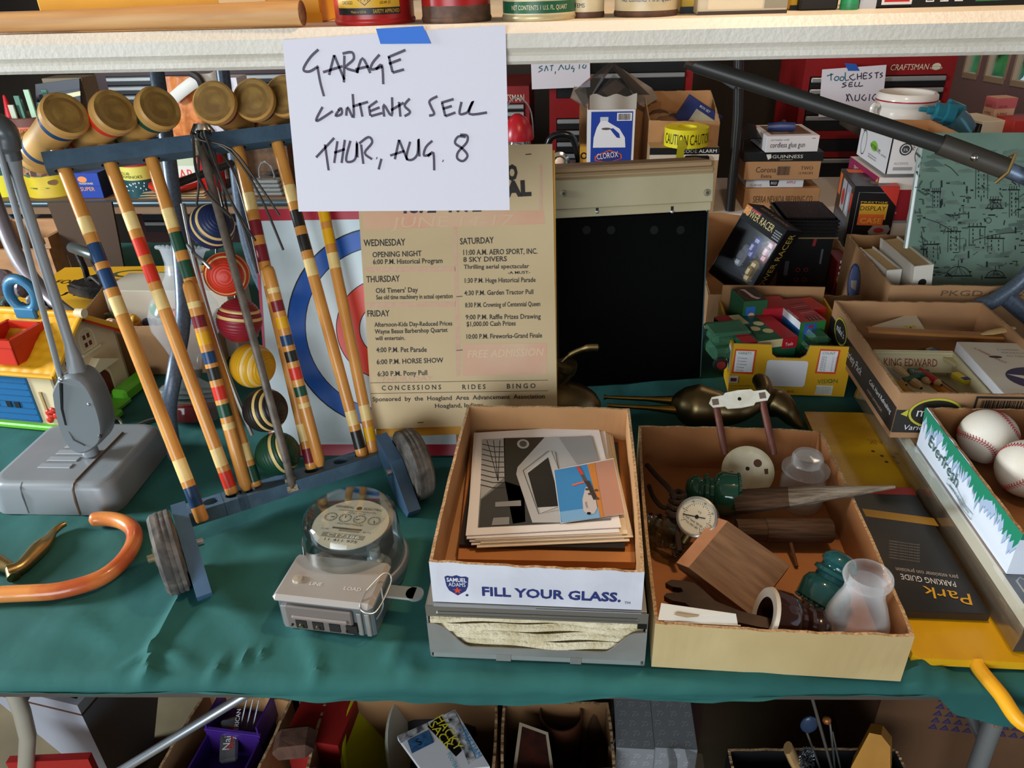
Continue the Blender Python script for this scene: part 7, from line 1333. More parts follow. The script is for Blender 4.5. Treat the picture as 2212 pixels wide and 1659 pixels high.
for k in range(26): b.ball((rd.uniform(.02, w*.6), rd.uniform(0, .15), rd.uniform(0, .03)), rd.uniform(.012, .028), mat(rd.choice(('6a4a30', '8a6a48', '4a3626')), .8), 7, 5, sx=1.6)
b.build('paper_stuffing', label='crumpled brown packing paper inside the parts carton', cat='packing paper', kind='stuff')
P = gy(1500, 255, 2.85); W = MX.Translation(P) @ MX.Rotation(R(32), 4, 'Y'); b = B(W); b.box(-.06, -.01, -.07, .08, .02, .055, mat('262f66', .45), .001); f = Fr(b, (-.06, -.01, -.07), X_, Z_); f.rect(.045, .05, .13, .10, mat('b0a48a'), 1); f.rect(.01, .02, .04, .03, WHITE, 1); f.text(.05, .11, .008, 'BOX SET', WHITE); b.build('blue_box', label='blue box with a beige window standing tilted in the parts carton', cat='box')
a = gy(1400, 352, 2.66); c = gy(1548, 348, 2.66); zt = gy(1400, 316, 2.66).z; z0 = BT+.001; W = at(a.x, 2.625, z0); w = c.x-a.x; b = B(W); h = zt-z0; b.box(0, 0, 0, w, .1, h, mat('a98a66', .7), .001); f = Fr(b, (0, -.0005, 0), X_, Z_); k1, k2, k3 = [f.px(1470, y_)[1] for y_ in (319, 334, 347)]; f.rect(0, k2, w, k1, mat('141416'), 1); f.text(w*.46, k2+(k1-k2)*.25, (k1-k2)*.5, 'CODE ALARM', WHITE, 2, w=w*.5); f.rect(0, k3, w, k2, mat('d8c8b8'), 1); f.rect(0, 0, w*.5, k3, mat('d8862a'), 1); b.build('alarm_box', label='box printed CODE ALARM with black band, under the yellow tape roll', cat='box')
b = B(W); b.box(w*.5, -.012, k3-.02, w*.86, -.001, k2-.002, mat('17181a', .2), .006, True); [b.box(w*(.58+.035*k), -.0135, k3-.012, w*(.595+.035*k), -.011, k2-.006, BLACK) for k in range(7)]; b.build('remote_control', label='small black ribbed device in front of the alarm box', cat='remote control')
YT = mat('e3d820', .4); pc = gy(1480, 320, 2.68); r = .076; hh = gy(1480, 276, 2.66).z-zt; W = at(pc.x, 2.625+.052, zt+.001); r = .073; t = thing('caution_tape', 'roll of yellow caution tape on the alarm box', 'tape', W)
b = B(W); b.lathe([(r*.45, 0), (r, 0), (r, hh), (r*.45, hh), (r*.45, 0)], YT, 40, True, False)
def wtx(s, a0, w, h_):
    g, fs, a, e = glyphs(s); k = h_/CAP; kx = w/(e-a); b.add([((r+.0006)*math.sin(((gx-a)*kx-w/2)/r+a0), -(r+.0006)*math.cos(((gx-a)*kx-w/2)/r+a0), hh*.2+gy_*k) for gx, gy_ in g], fs, BLACK)
wtx('CAUTION', -.66, .09, hh*.6); wtx('CAUTION', .66, .09, hh*.6); b.build('tape_roll', t)
b = B(W); P = [(-.022, -r-.001, hh*.5), (-.024, -r-.004, hh*.2), (-.026, -r-.006, -.02), (-.02, -r-.005, -.055)]; b.add([V(p)+V((s, 0, 0)) for p in P for s in (-.012, .012)], [(2*i, 2*i+1, 2*i+3, 2*i+2) for i in range(3)]+[(2*i+2, 2*i+3, 2*i+1, 2*i) for i in range(3)], mat('d0c828', .35)); b.build('loose_end', t)
# lantern, phone, yellow tin
pc = gy(1118, 322, 2.75); r = .05; W = at(pc.x, 2.78, BT+.001); t = thing('lantern', 'red camping lantern with clear globe beside the paper sign', 'lantern', W); z = gy(1118, 250, 2.75).z-BT; LR = mat('b01c28', .3)
b = B(W); b.lathe([(.06, 0), (.062, .02), (.058, z*.42), (.045, z*.45), (0, z*.45)], LR, 28, True, False); b.build('base', t); b = B(W); b.lathe([(.042, z*.45), (.046, z*.5), (.046, z*.68), (.042, z*.72)], mat('e8ecec', .05, film=.3), 28, True, False); b.build('globe', t); b = B(W)
for k in range(5): b.lathe([(.008, z*(.46+.045*k)), (.016, z*(.475+.045*k)), (.008, z*(.49+.045*k))], mat('e2e2e0', .3), 12, True, False)
b.build('bulb', t); b = B(W); b.lathe([(.056, z*.72), (.056, z*.76), (.05, z*.86), (.03, z*.96), (.012, z), (0, z)], LR, 28, True, False); b.build('hood', t); b = B(W); b.tube(spl([(-.05, 0, z*.74), (-.04, 0, z*1.05), (.0, 0, z*1.18), (.045, 0, z*1.05), (.055, 0, z*.74)]), .0025, STEEL, 6); b.build('bail_handle', t)
pc = gy(1215, 350, 2.72); W = at(pc.x, 2.72, BT+.001); zt = gy(1215, 300, 2.72).z-BT; t = thing('black_lamp', 'black and chrome lamp with round lens, left of the bleach carton', 'lamp', W); b = B(W); b.box(-.055, 0, 0, .055, .10, zt*.6, mat('17171a', .25), .01, True); b.tube(spl([(-.06, .05, zt*.7), (-.04, .05, zt*.98), (.03, .05, zt*.98), (.06, .05, zt*.6)]), .012, mat('141416', .2), 10); b.build('housing', t); b = B(W); b.lathe([(.032, 0), (.036, .008), (.028, .012), (.02, .006), (0, .006)], CHROME, 28, True, False, MX.Translation((-.01, -.001, zt*.66)) @ MX.Rotation(R(90), 4, 'X')); b.ball((-.01, -.006, zt*.66), .017, mat('e0c0a8', .3), 14, 8, sy=.4); b.build('lens', t, label='chrome ringed lens')
pbox('amber_tin', 'small amber and black tin squeezed between black lamp and bleach carton', 'tin', (1252, 352), (1272, 352), 2.74, 318, .06, mat('b8862a', .4), lambda F_, w, d, h: F_['f'].disc(w*.45, h*.85, .012, BLACK, 1, r2=.007), z=BT+.001)
# ================================================================== LEFT BACK SHELF
SY = 2.84
def shelf_can(x0, x1, yt, name, label, zones, d=0, txt=None):
    a = gy(x0, 420, SY); c = gy(x1, 420, SY); r = (c.x-a.x)/2; zt = gy((x0+x1)/2, yt, SY).z; W = at((a.x+c.x)/2, SY+r+d, BT+.001); h = zt-BT; b = B(W); pr = [(r*1.01, 0), (r*1.01, .008)]; ms_ = [zones[0][1]]
    for z, m in zones: pr += [(r*.985, h*z), ]; ms_ += [m]
    b.lathe(pr+[(r*.985, h), (r, h+.003), (r*.96, h+.003), (r*.95, h*.6), (0, h*.6)], ms_+[zones[-1][1]]*2+[mat('6a5040', .5)]*3, 36, True, True)
    if txt: txt(b, r*.985, h)
    b.build(name, label=label, cat='canister'); return W, r, h
def ctx(b, r, h):
    rd = random.Random(8)
    def blob(x, z, w, hh, m, L=.0006):
        pts = []
        for k in range(10): a = k*.628; px_, pz = x+w*math.cos(a)*rd.uniform(.7, 1.1), z+hh*math.sin(a)*rd.uniform(.7, 1.1); pts.append(((r+L)*math.sin(px_/r), -(r+L)*math.cos(px_/r), pz))
        b.add(pts, [list(range(10))], m)
    blob(-.03, h*.45, .05, h*.16, mat('a8604a', .6)); blob(.03, h*.42, .06, h*.1, mat('6a4434', .6), .001); blob(.01, h*.32, .05, h*.05, mat('4a2c22', .6), .0014); blob(-.01, h*.4, .045, h*.022, mat('3a6a4c', .6), .002); blob(-.02, h*.29, .05, h*.02, mat('3a6a4c', .6), .002); blob(.06, h*.2, .02, h*.04, mat('7a5a34', .6), .001); blob(.0, h*.13, .045, h*.015, mat('5a6a34', .6), .001)
    g, fs, a, e = glyphs('LINCOLN LOGS'); k = .016/CAP; kx = .1/(e-a); b.add([((r+.001)*math.sin(((gx-a)*kx-.07)/r), -(r+.001)*math.cos(((gx-a)*kx-.07)/r), h*.83+gy_*k) for gx, gy_ in g], fs, mat('7a3020'))
CY = mat('d8c030', .45, c2='c8a828', sc_=8)
Wc1, rc1, hc1 = shelf_can(35, 140, 258, 'toy_canister', 'large round toy canister with log cabin picture and yellow base', [(.06, CY), (.28, CY), (.62, mat('b0896a', .5, c2='8a5a48', sc_=12)), (.72, CY), (.9, mat('c8663a', .5)), (1, mat('6a3a30', .5))], 0, ctx)
shelf_can(-45, 30, 285, 'toy_canister', 'dark teal round canister with yellow base at the left picture edge', [(.33, mat('d8cc20', .45)), (.95, mat('1f4a4a', .5))], .02)
rd = random.Random(11)
for k, (dx, dy, lx, c_, L, lb) in enumerate(((-.05, .02, -.03, '8fb8a0', .17, 'pale green'), (-.02, -.03, .02, '4f7a68', .19, 'dark green'), (.02, -.02, .05, 'a8c8a8', .21, 'light green'), (.045, .0, .1, '56b0a8', .16, 'turquoise'), (.05, .04, .12, '5f9a7a', .2, 'mid green'), (-.04, -.05, -.12, 'b8c0a8', .16, 'greyish green'))):
    A = Wc1 @ V((dx, dy, hc1*.62)); W = frame(A, X_, z=V((lx, .0, 1))); b = B(W); b.box(-.011, -.004, 0, .011, .004, L, mat(c_, .5), .001); b.build('toy_stick', label='%s toy stick poking up from the log cabin canister' % lb, cat='toy stick', group='slats in the canister')
A = Wc1 @ V((-.07, -.03, hc1*.62)); b = B(frame(A, X_, z=V((-.1, 0, 1)))); b.lathe([(.038, 0), (.005, .19), (0, .195)], mat('c8202a', .5), 14); b.build('red_cone', label='red pointed toy roof piece in the log cabin canister', cat='toy piece')
HW = mat('1f3f9a', .4)
def pr(F_, w, d, h): f = F_['f']; f.disc(w*.28, h*.75, w*.2, mat('e08a4a'), 1, 14, ry=h*.12); f.text(w*.1, h*.3, h*.16, 'SUPER', mat('e8a04a'), 2, w=w*.6); f.text(w*.1, h*.55, h*.08, 'TRANSFORMER', mat('e8d8a0'), 2, w=w*.6); f.line([(.0, h*.48), (w, h*.48)], .002, mat('16265a'), 2); F_['r'].rect(0, 0, d, h, mat('141a3a'), .5)
pbox('toy_set_box', 'blue toy box printed SUPER in orange letters, left of the domino tin', 'toy box', (178, 437), (228, 437), SY, 374, .1, HW, pr, z=BT+.001)
def pr(F_, w, d, h): f = F_['f']; f.rect(0, 0, w*.06, h, mat('c02a5a'), 1); f.disc(w*.3, h*.88, w*.2, mat('d8a070'), 1, 14, ry=h*.07); f.text(w*.5, h*.9, h*.07, 'DELUXE', mat('d8a050'), 2, w=w*.4)
pbox('toy_set_box', 'larger dark blue toy box with magenta edge behind the SUPER box', 'toy box', (163, 437), (252, 437), SY+.11, 336, .1, mat('24306a', .4), pr, z=BT+.001)
def ctx(b, r, h):
    def band(z0, z1, m): n = 14; b.add([((r+.0005)*math.sin(-1.3+2.6*i/n), -(r+.0005)*math.cos(-1.3+2.6*i/n), z) for z in (z0, z1) for i in range(n+1)], [(i, i+1, n+2+i, n+1+i) for i in range(n)], m)
    band(h*.42, h*.72, mat('d8cc60', .5)); rd = random.Random(4)
    for k in range(60):
        a = rd.uniform(-1.1, 1.1); z = h*rd.choice((rd.uniform(.1, .36), rd.uniform(.8, .95))); b.add([((r+.001)*math.sin(a+q), -(r+.001)*math.cos(a+q), z+s) for q, s in ((0, 0), (.06, 0), (.06, .006), (0, .006))], [(0, 1, 2, 3)], WHITE)
    for s, z in (('CLUB', .55), ('DOMINOES', .47)): g, fs, a, e = glyphs(s); kx = .014*len(s)*.8/(e-a); k = .011/CAP; b.add([((r+.001)*math.sin(((gx-a)*kx-.05)/r), -(r+.001)*math.cos(((gx-a)*kx-.05)/r), h*z+gy_*k) for gx, gy_ in g], fs, INK)
shelf_can(257, 330, 338, 'domino_tin', 'round domino tin banded red, yellow and teal with white dots', [(.42, mat('1a4a50', .45)), (.74, mat('c8b040', .5)), (1, mat('a8242a', .45))], 0, ctx)
def pr(F_, w, d, h): f = F_['f']; f.text(w*.3, h*.12, h*.4, 'LEAR', mat('d8382a'), w=w*.62); f.rect(0, h*.62, w, h, mat('b8c8a8'), 1)
for k in range(3): pbox('wooden_plank', 'thin pale wooden plank, %s of three under the round red plate' % ('lowest', 'middle one', 'topmost')[k], 'plank', (300+4*k, 436-6*k), (446-3*k, 436-6*k), SY-.005*k, 430-6*k, .2, mat('d8bf96', .6), z=BT+.001+.0105*k)
pz = BT+.034
pbox('letter_box', 'white and green box with red letters behind the mallet handles', 'box', (345, 405), (432, 405), SY+.09, 335, .1, mat('d8ddd0', .5), pr, z=pz)
pc = gy(385, 410, SY+.05); b = B(at(pc.x, SY+.04, pz)); b.lathe([(0, 0), (.09, 0), (.1, .012), (.097, .022), (.06, .026), (0, .027)], mat('c8281f', .3), 32, True, False); b.build('red_plate', label='shallow round red plate lying on the wooden planks', cat='plate')
pc = gy(452, 425, SY); W = at(pc.x, SY+.07, BT+.001); t = thing('red_mug', 'red tumbler with chrome top behind the croquet rods', 'tumbler', W); b = B(W); b.lathe([(.04, 0), (.055, .2), (.0, .2)], mat('a81c22', .3), 24); b.build('cup', t); b = B(W); b.lathe([(.05, .2), (.048, .24), (.03, .27), (0, .275)], CHROME, 20); b.build('chrome_cap', t)
t = thing('camera_strap', 'black belt with metal buckle lying right of the croquet rods', 'belt', at(gy(560, 400, SY).x, SY+.1, BT+.002)); b = world_to(t, B()); P = [gy(455, 440, SY+.02), gy(500, 418, SY+.05), gy(545, 400, SY+.06), gy(585, 385, SY+.06), gy(610, 375, SY+.08)]; b.tube(spl(P), .022, mat('1c1a1a', .5), 8, sq=.3, up=(0, 1, 0)); b.box(*(gy(470, 437, SY+.08)), *(gy(600, 385, SY+.16)), mat('26221f', .6)); b.build('strap', t)
b = world_to(t, B()); pc = gy(576, 378, SY+.02); b.tube([pc+V((.03*math.cos(k*.5236), 0, .05*math.sin(k*.5236))) for k in range(12)], .004, STEEL, 6, closed=True); b.build('buckle', t)
t = thing('plastic_bag', 'clear bag of grey paper packets under the belt', 'bag', at(gy(578, 440, SY).x, SY, BT+.001)); X0 = gy(545, 440, SY).x; X1 = gy(612, 440, SY).x
for k in range(4): b = world_to(t, B()); b.box(X0+.004*k, SY+.01, BT+.002+.016*k, X1-.003*k, SY+.12, BT+.015+.016*k, mat('b8b4ac', .6), .005, True); b.build('packet', t)
b = world_to(t, B()); b.box(X0-.01, SY, BT+.001, X1+.01, SY+.13, BT+.075, PK, .01); b.build('clear_film', t)
# orange bag, dark frames, tan box, brown leaves
OB = mat('b8622a', .5, c2='d88a4a', sc_=30); t = thing('orange_bag', 'orange cloth bag with white strap behind the mallet heads', 'bag', at(gy(420, 290, 3.05).x, 3.1, BT+.001)); b = world_to(t, B())
b.grid(lambda u, v: gy(365+110*u-15*v*(1-2*u), 330-165*v, 3.05+.05*math.sin(u*3.14)*0)+V((0, -.05*math.sin(u*math.pi)*math.sin(.4+v*2)+.008*math.sin(u*22+v*5), 0)), 22, 10, OB); b.grid(lambda u, v: gy(365+110*u, 330-165*v, 3.09), 4, 4, OB, True, True); X0, X1 = gy(365, 330, 3.05).x, gy(475, 330, 3.05).x; b.box(X0, 3.06, BT, X1, 3.12, gy(400, 325, 3.05).z, OB); b.build('bag_cloth', t)
b = world_to(t, B()); b.tube(spl([gy(372, 215, 2.98), gy(395, 195, 2.96), gy(425, 175, 2.96), gy(455, 172, 2.97), gy(470, 165, 3.0)]), .022, mat('d8d4cc', .6), 8, sq=.35, up=(0, 1, 0)); b.tube(spl([gy(412, 158, 2.95), gy(430, 170, 2.94), gy(440, 195, 2.95)]), .014, mat('2a2422', .6), 8); b.build('strap', t)
def stand(name, label, cs, Y, m, edge=None, cat='frame'):
    P = [gy(x, y, Y) for x, y in cs]; W = frame(P[0], P[1]-P[0], z=Z_); b = B(W); f = Fr(b, (0, 0, 0), X_, Z_); q = [f.px(*c) for c in cs]; b.prism(q, 0, .012, m, MX((X_, Z_, -Y_)).transposed().to_4x4() @ MX.Translation((0, 0, -.012)))
    if edge: f.poly([(q[3][0]+(q[2][0]-q[3][0])*.1, q[3][1]-.012), (q[2][0], q[2][1]-.008), (q[2][0]-.004, q[2][1]-.024), (q[3][0]+(q[2][0]-q[3][0])*.1, q[3][1]-.028)], edge, 1)
    return b.build(name, label=label, cat=cat)
SLT2 = mat('3d4048', .5)
stand('picture_mount', 'dark slate picture mount standing behind the leftmost mallet head', [(90, 440), (185, 440), (171, 170), (76, 182)], 2.98, SLT2)
stand('picture_mount', 'smaller dark mount with a cream edge in front of the slate one', [(100, 440), (190, 440), (172, 192), (84, 205)], 2.96, mat('33363d', .5), mat('d8d2a8', .6))
pbox('tan_box', 'tall plain grey brown box behind the red-banded mallet head', 'box', (172, 440), (252, 440), 3.02, 168, .1, mat('7d705c', .7), z=BT+.001)
pbox('purple_card_box', 'white box with magenta oval behind the black-banded mallet head', 'box', (495, 440), (562, 440), 3.02, 168, .1, mat('d8d4dc', .6), lambda F_, w, d, h: F_['f'].disc(w*.4, h*.9, w*.36, mat('b0409a'), 1, ry=h*.06), z=BT+.001)
pbox('brown_box', 'dark brown box filled with wood scraps behind the right mallets', 'box', (500, 440), (640, 440), 3.0, 300, .2, mat('4a3626', .8, c2='6a4c34', sc_=30), z=BT+.001)
# upper left: wood lattice things
# ================================================================== TOY HOUSE
C_ = gz(153, 930); Lf = gz(0, 916); W = frame(C_, C_-Lf, z=Z_); hd = .205; hw = .30; eh = gy(155, 800, C_.y).z-T; rh = eh+.07
t = thing('toy_house', 'plastic toy house with yellow shingled roof, blue garage door and green base', 'toy house', W)
TBE = mat('d8c49c', .45, c2='cfba92', sc_=10); TYE = mat('e0a41c', .4, c2='d6981a', sc_=14); TGR = mat('5fae2a', .4); TBL2 = mat('1f5f8f', .4); TRD = mat('c8301c', .35); TDK = mat('5a1f18', .5)
b = B(W); b.box(-hw-.01, -.012, 0, .012, hd+.012, .012, TGR, .003); b.box(.0, .02, .0, .055, .13, .012, TGR, .003); b.box(.012, .12, 0, .05, hd+.02, .03, TGR, .006); b.box(.05, .045, .0, .075, .075, .016, TGR, .004); b.build('green_base', t)
b = B(W); b.box(-hw, 0, .012, 0, .006, eh, TBE); b.box(-hw, hd-.006, .012, 0, hd, eh, TBE); 
G = [(0, .012), (hd, .012), (hd, eh), (hd/2, rh), (0, eh)]; M = MX((Y_, Z_, X_)).transposed().to_4x4(); b.prism(G, -.006, 0, TBE, M); b.prism(G, -hw, -hw+.006, TBE, M)
f = Fr(b, (0, 0, 0), Y_, Z_)
for y, z, s in ((.052, eh-.037, 1), (.118, eh-.012, 1.15)):
    arch = lambda w_, h_: [(y-w_, z), (y+w_, z), (y+w_, z+h_)]+[(y+w_*math.cos(R(a)), z+h_+w_*math.sin(R(a))) for a in range(15, 180, 15)]+[(y-w_, z+h_)]
    f.poly(arch(.021*s, .022*s), mat('e2d2ac', .45), 1); f.poly([(y+(px-y)*.78, z+.003+(pz-z)*.86) for px, pz in arch(.021*s, .022*s)], TBE, 2)
    for dx in (-.007*s, .004*s):
        for dz in (.007*s, .022*s): f.rect(y+dx-.002, z+dz, y+dx+.006, z+dz+.010, TDK, 3)
    b.box(0, y-.024*s, z-.005, .006, y+.024*s, z, mat('e2d2ac', .45))
dw = [(.1, .012), (.15, .012), (.15, .05)]+[(.125+.025*math.cos(R(a)), .05+.025*math.sin(R(a))) for a in range(15, 180, 15)]+[(.1, .05)]
f.poly([(.125+(x-.125)*1.2, .012+(z-.012)*1.12) for x, z in dw], mat('e6d8b4', .45), 1); f.poly(dw, TDK, 2); f.poly([(.11, .012), (.125, .012), (.125, .068), (.11, .06)], TRD, 3)
b.prism([(.065, .084), (.17, .084), (.115, .112)], 0, .02, mat('e0d0a8', .45), M)
b.build('walls', t)
b = B(W); b.box(-.255, -.004, .014, -.06, .002, eh-.012, TBL2, .002)
for k in range(7): b.box(-.25, -.0055, .02+k*(eh-.04)/7, -.065, -.003, .0215+k*(eh-.04)/7, mat('1a527e', .4))
for x in (-.128, -.108, -.162): b.box(x, -.006, .05, x+.012, -.004, .064, mat('10161c', .5))
b.build('garage_door', t)
b = B(W); b.box(-.042, -.003, .03, -.036, .0, .09, mat('a88a5c', .5)); [b.ball((-.03+.010*math.cos(k), -.002, .035+.012*math.sin(k*1.7)), .008, TRD, 8, 6, sy=.5) for k in range(5)]; b.build('flower_trellis', t)
b = B(W); n = 18; sl = math.hypot(hd/2+.012, rh-eh+.01)
A0 = V((-hw-.015, -.014, eh-.008)); U = V((0, hd/2+.014, rh-eh+.012)); 
def rf(u, v): x = -hw-.015+(hw+.035)*u; return V((x, -.014, eh-.008))+U*v+V((0, -.3, .6)).normalized()*(.0022*abs(math.sin(u*math.pi*13+(int(v*7) % 2)*1.57))*((v*7) % 1))
b.grid(rf, 78, 28, TYE); b.grid(lambda u, v: V((-hw-.015+(hw+.035)*u, hd+.014, eh-.008))+V((0, -(hd/2+.014), rh-eh+.012))*v, 2, 2, TYE, True, True)
b.grid(lambda u, v: V((-hw-.012+(hw+.03)*u, -.012, eh-.012))+V((0, hd/2+.012, rh-eh+.012))*v, 2, 2, TYE, True, True)
b.tube([(-hw-.016, hd/2, rh+.006), (.022, hd/2, rh+.006)], .0085, TYE, 10); b.tube([(-hw-.016, -.014, eh-.008), (.02, -.014, eh-.008)], .005, TYE, 8); b.tube([(.019, -.014, eh-.008), (.019, hd/2, rh+.004), (.019, hd+.014, eh-.008)], .006, TYE, 8); b.tube([(.013, hd/2+.01, rh-.008), (.013, hd+.008, eh-.012)], .005, TRD, 8)
b.tube([(.012, hd/2, rh+.010), (.03, hd/2, rh+.010)], .010, TBE, 14); b.build('roof', t)
b = B(W); x0, x1, z0, z1 = -.135, -.055, eh+.012, eh+.068; y0, y1 = -.012, .075
for q in ((x0, y0, x1, y0+.004), (x0, y1-.004, x1, y1), (x0, y0, x0+.004, y1), (x1-.004, y0, x1, y1)): b.box(q[0], q[1], z0, q[2], q[3], z1, TRD)
b.box(x0+.004, y0+.004, z0, x1-.004, y1-.004, z0+.018, TRD); b.box(x0-.004, y0-.004, z1-.016, x1+.004, y0+.001, z1, TRD); b.box(x0-.004, y0, z1-.016, x0+.001, y1+.004, z1, TRD); b.box(x1-.001, y0, z1-.016, x1+.004, y1+.004, z1, TRD); b.build('red_tray', t)
b = B(W); b.tube([(-.10+.031*math.cos(k*.3142), hd/2-.004, rh+.046+.034*math.sin(k*.3142)) for k in range(20)], .010, mat('2f6f92', .4), 10, closed=True); b.box(-.125, hd/2-.016, rh-.004, -.075, hd/2+.006, rh+.02, mat('2f6f92', .4), .003); b.build('blue_ring', t)
# ================================================================== BEHIND THE HOUSE
W = at(-1.15, 1.49, T, 6); t = thing('toy_carton', 'tan carton of small plastic toys behind the toy house', 'carton', W); b = B(W); b.tray(.31, .22, .125, CARD, CARDI, CEDGE, .004, (1, 1, 1.15, 1.3), .002, .001, seed=51); b.build('carton_body', t); 
for i, (x, y, z, r, c_, lb) in enumerate(((.16, .12, .135, .032, '1f7a3f', 'dark green ribbed toy ball'), (.21, .06, .125, .024, 'd86a4a', 'orange and pink toy figure'), (.11, .06, .12, .02, 'd8a02a', 'yellow toy block'), (.25, .05, .112, .018, '2f5a9a', 'blue toy piece'), (.07, .04, .122, .018, 'e0b090', 'pink toy hand'), (.20, .13, .12, .022, '2f8a3a', 'bright green toy piece'))):
    b = B(W @ MX.Translation((x, y, z-.012))); b.ball((0, 0, 0), r, mat(c_, .4), 14, 9, sz=1.1); b.ball((r*.5, -r*.3, r*.6), r*.5, mat(c_, .4), 10, 7); b.build('toy', label=lb+' in the tan carton', cat='toy', group='toys in the tan carton')
b = B(W @ MX.Translation((.01, .008, .05))); rd = random.Random(2)
for k in range(90): b.ball((rd.uniform(.01, .28), rd.uniform(.01, .19), rd.uniform(.03, .055)), rd.uniform(.006, .014), mat(rd.choice(('8a3a2a', '3a5a3a', 'b89a4a', '4a4a6a', 'a8744a')), .5), 6, 4)
b.build('toy_pieces', label='jumble of tiny toy pieces filling the tan carton', cat='toy pieces', kind='stuff')
zt = .838; p0, p1, p2 = gz(100, 655, zt), gz(345, 640, zt), gz(345, 577, zt); W = at(-1.46, 1.715, T, 3); w, d, h = .42, .25, zt-T; t = thing('for_sale_box', 'flat yellow and black printed carton behind the toy house carrying the iron', 'carton', W); b = B(W); b.box(0, 0, 0, w, d, h, mat('e0a61a', .5, c2='d49a16', sc_=8)); F_ = faces(b, w, d, h); F_['f'].rect(0, 0, w, h*.75, mat('1a1816', .5), 1); F_['t'].text(.2, .02, .055, 'HALF', BLACK, w=.2); F_['t'].text(.03, .03, .03, 'BUY', BLACK, w=.14); F_['t'].disc(.23, .19, .06, mat('4a4a30'), 2, ry=.03); F_['t'].disc(.23, .19, .045, mat('e0a61a'), 3, ry=.02); F_['t'].text(.04, .12, .03, 'FOR SALE', BLACK, w=.14); F_['t'].rect(.30, .14, .40, .2, mat('6a7a4a'), 2); b.build('printed_carton', t)
IR = mat('3a3532', .5, .7, c2='2a2624', sc_=30, bump=.2, bsc=90)
pc = gz(190, 655, zt+.002); W = at(gz(178, 655, zt).x, 1.775, zt+.001, -32); t = thing('flat_iron', 'antique black flat iron with a loop handle on the yellow carton', 'iron', W); b = B(W)
sh = [(.10, 0)]+[(.10-.16*u, .045*math.sin(min(1, u*1.2)*math.pi/2)) for u in (.1, .25, .45, .7, 1)]; pl = sh+[(x, -y) for x, y in sh[:0:-1]]; b.prism(pl, 0, .022, IR); b.prism([(x*.9, y*.9) for x, y in pl], .022, .03, IR); b.build('sole', t)
b = B(W); b.tube(spl([(.045, 0, .03), (.05, 0, .06), (.035, 0, .085), (.04, 0, .105)]), .008, IR, 8); b.tube(spl([(-.035, 0, .03), (-.03, 0, .06), (-.045, 0, .10)]), .008, IR, 8); b.tube(spl([(.04, 0, .03), (.0, 0, .042), (-.03, 0, .03)]), .006, IR, 8); b.build('handle_posts', t); b = B(W); b.tube([(-.07, 0, .112), (-.066, 0, .112), (.05, 0, .112), (.054, 0, .112)], [.011, .014, .014, .011], mat('4f5350', .35, .4), 14); b.build('grip', t)
# oil lamp
pa = gz(408, 905, T+.002); pb = gy(354, 538, 1.45); ax = frame(pa, X_, z=pb-pa); L = (pb-pa).length; t = thing('oil_lamp', 'glass oil lamp with red oil and tall frosted chimney behind the croquet stand', 'oil lamp', ax); k = L/.36
b = B(ax); b.lathe([(.0, 0), (.052, 0), (.055, .006), (.056, .03), (.05, .034), (0, .034)], mat('8a1c1c', .1, tr=.5), 36, True, False); b.build('red_oil', t)
b = B(ax); GL2 = mat('dcdfe2', .15, frost=-.2); pr = [(.06, 0), (.062, .03), (.066, .045), (.06, .06), (.05, .072), (.03, .082), (.02, .09), (.02, .11)]; b.lathe(pr, GL2, 40, True, False)
for z in (.04, .05, .06): b.lathe([(.064-.0*z, z), (.067, z+.003), (.064, z+.006)], GL2, 36, True, False)
b.build('font', t); b = B(ax); FR2 = mat('d3d7da', .15, frost=.26); b.lathe([(.028, .105), (.03, .13), (.045, .155), (.066, .185), (.072, .215), (.066, .245), (.046, .275), (.036, .30), (.036, .325), (.043, .35), (.05, .357), (.047, .358), (.033, .325), (.033, .30)], FR2, 44, True, False)
for q in range(30): b.ball((.05*math.cos(q*.2094), .05*math.sin(q*.2094), .357), .004, FR2, 6, 4)
b.build('chimney', t); b = B(ax); b.lathe([(.02, .088), (.03, .092), (.03, .106), (.014, .112), (0, .112)], mat('a9a49a', .35, .7), 24, True, False); b.tube([(.0, -.0, .1), (-.0, -.05, .1)], .0025, DSTEEL, 6); b.ball((0, -.052, .1), .007, DSTEEL, 8, 5); b.build('burner', t)
# wooden box, hoses, cardboard
WBX = mat('a87a50', .6, c2='8f6440', sc_=6, st=(1, 5, 5)); W = at(gy(-40, 610, 2.02).x, 2.02, T, 2); t = thing('wooden_crate', 'open wooden box at the left picture edge behind the polisher handle', 'crate', W); w = gy(122, 600, 2.02).x-gy(-40, 610, 2.02).x; h = gy(60, 518, 2.02).z-T; b = B(W)
b.box(0, 0, 0, w, .012, h*.8, WBX); b.box(0, .2, 0, w, .212, h, WBX); b.box(0, .012, 0, .012, .2, h, WBX); b.box(w-.012, .012, 0, w, .2, h, WBX); b.box(.012, .012, 0, w-.012, .2, .012, WBX); b.build('box_body', t); b = B(W); b.ball((w*.62, -.008, h*.45), .014, mat('6a4a30', .5), 12, 8); b.build('knob', t)
HOS = mat('8a8486', .35, .1, c2='6f5f68', sc_=6); b = B(); b.tube(spl([gy(-30, 380, 1.72), gy(5, 480, 1.66), gy(40, 560, 1.62), gy(85, 620, 1.59), gy(125, 660, 1.56), gy(165, 690, 1.53)]), .017, HOS, 12); b.build('vacuum_hose', label='grey plastic hose curving down behind the polisher handle', cat='hose')
b = B(); p = gy(-20, 620, 1.66); b.tube(spl([gy(-60, 605, 1.62), gy(-20, 608, 1.62), gy(20, 612, 1.62), gy(60, 622, 1.61)]), [.03]*6+[.032]*6+[.026]*6+[.012], mat('7d7077', .3, .2), 14); b.build('vacuum_wand', label='grey tapered nozzle pointing right at the left picture edge', cat='nozzle')
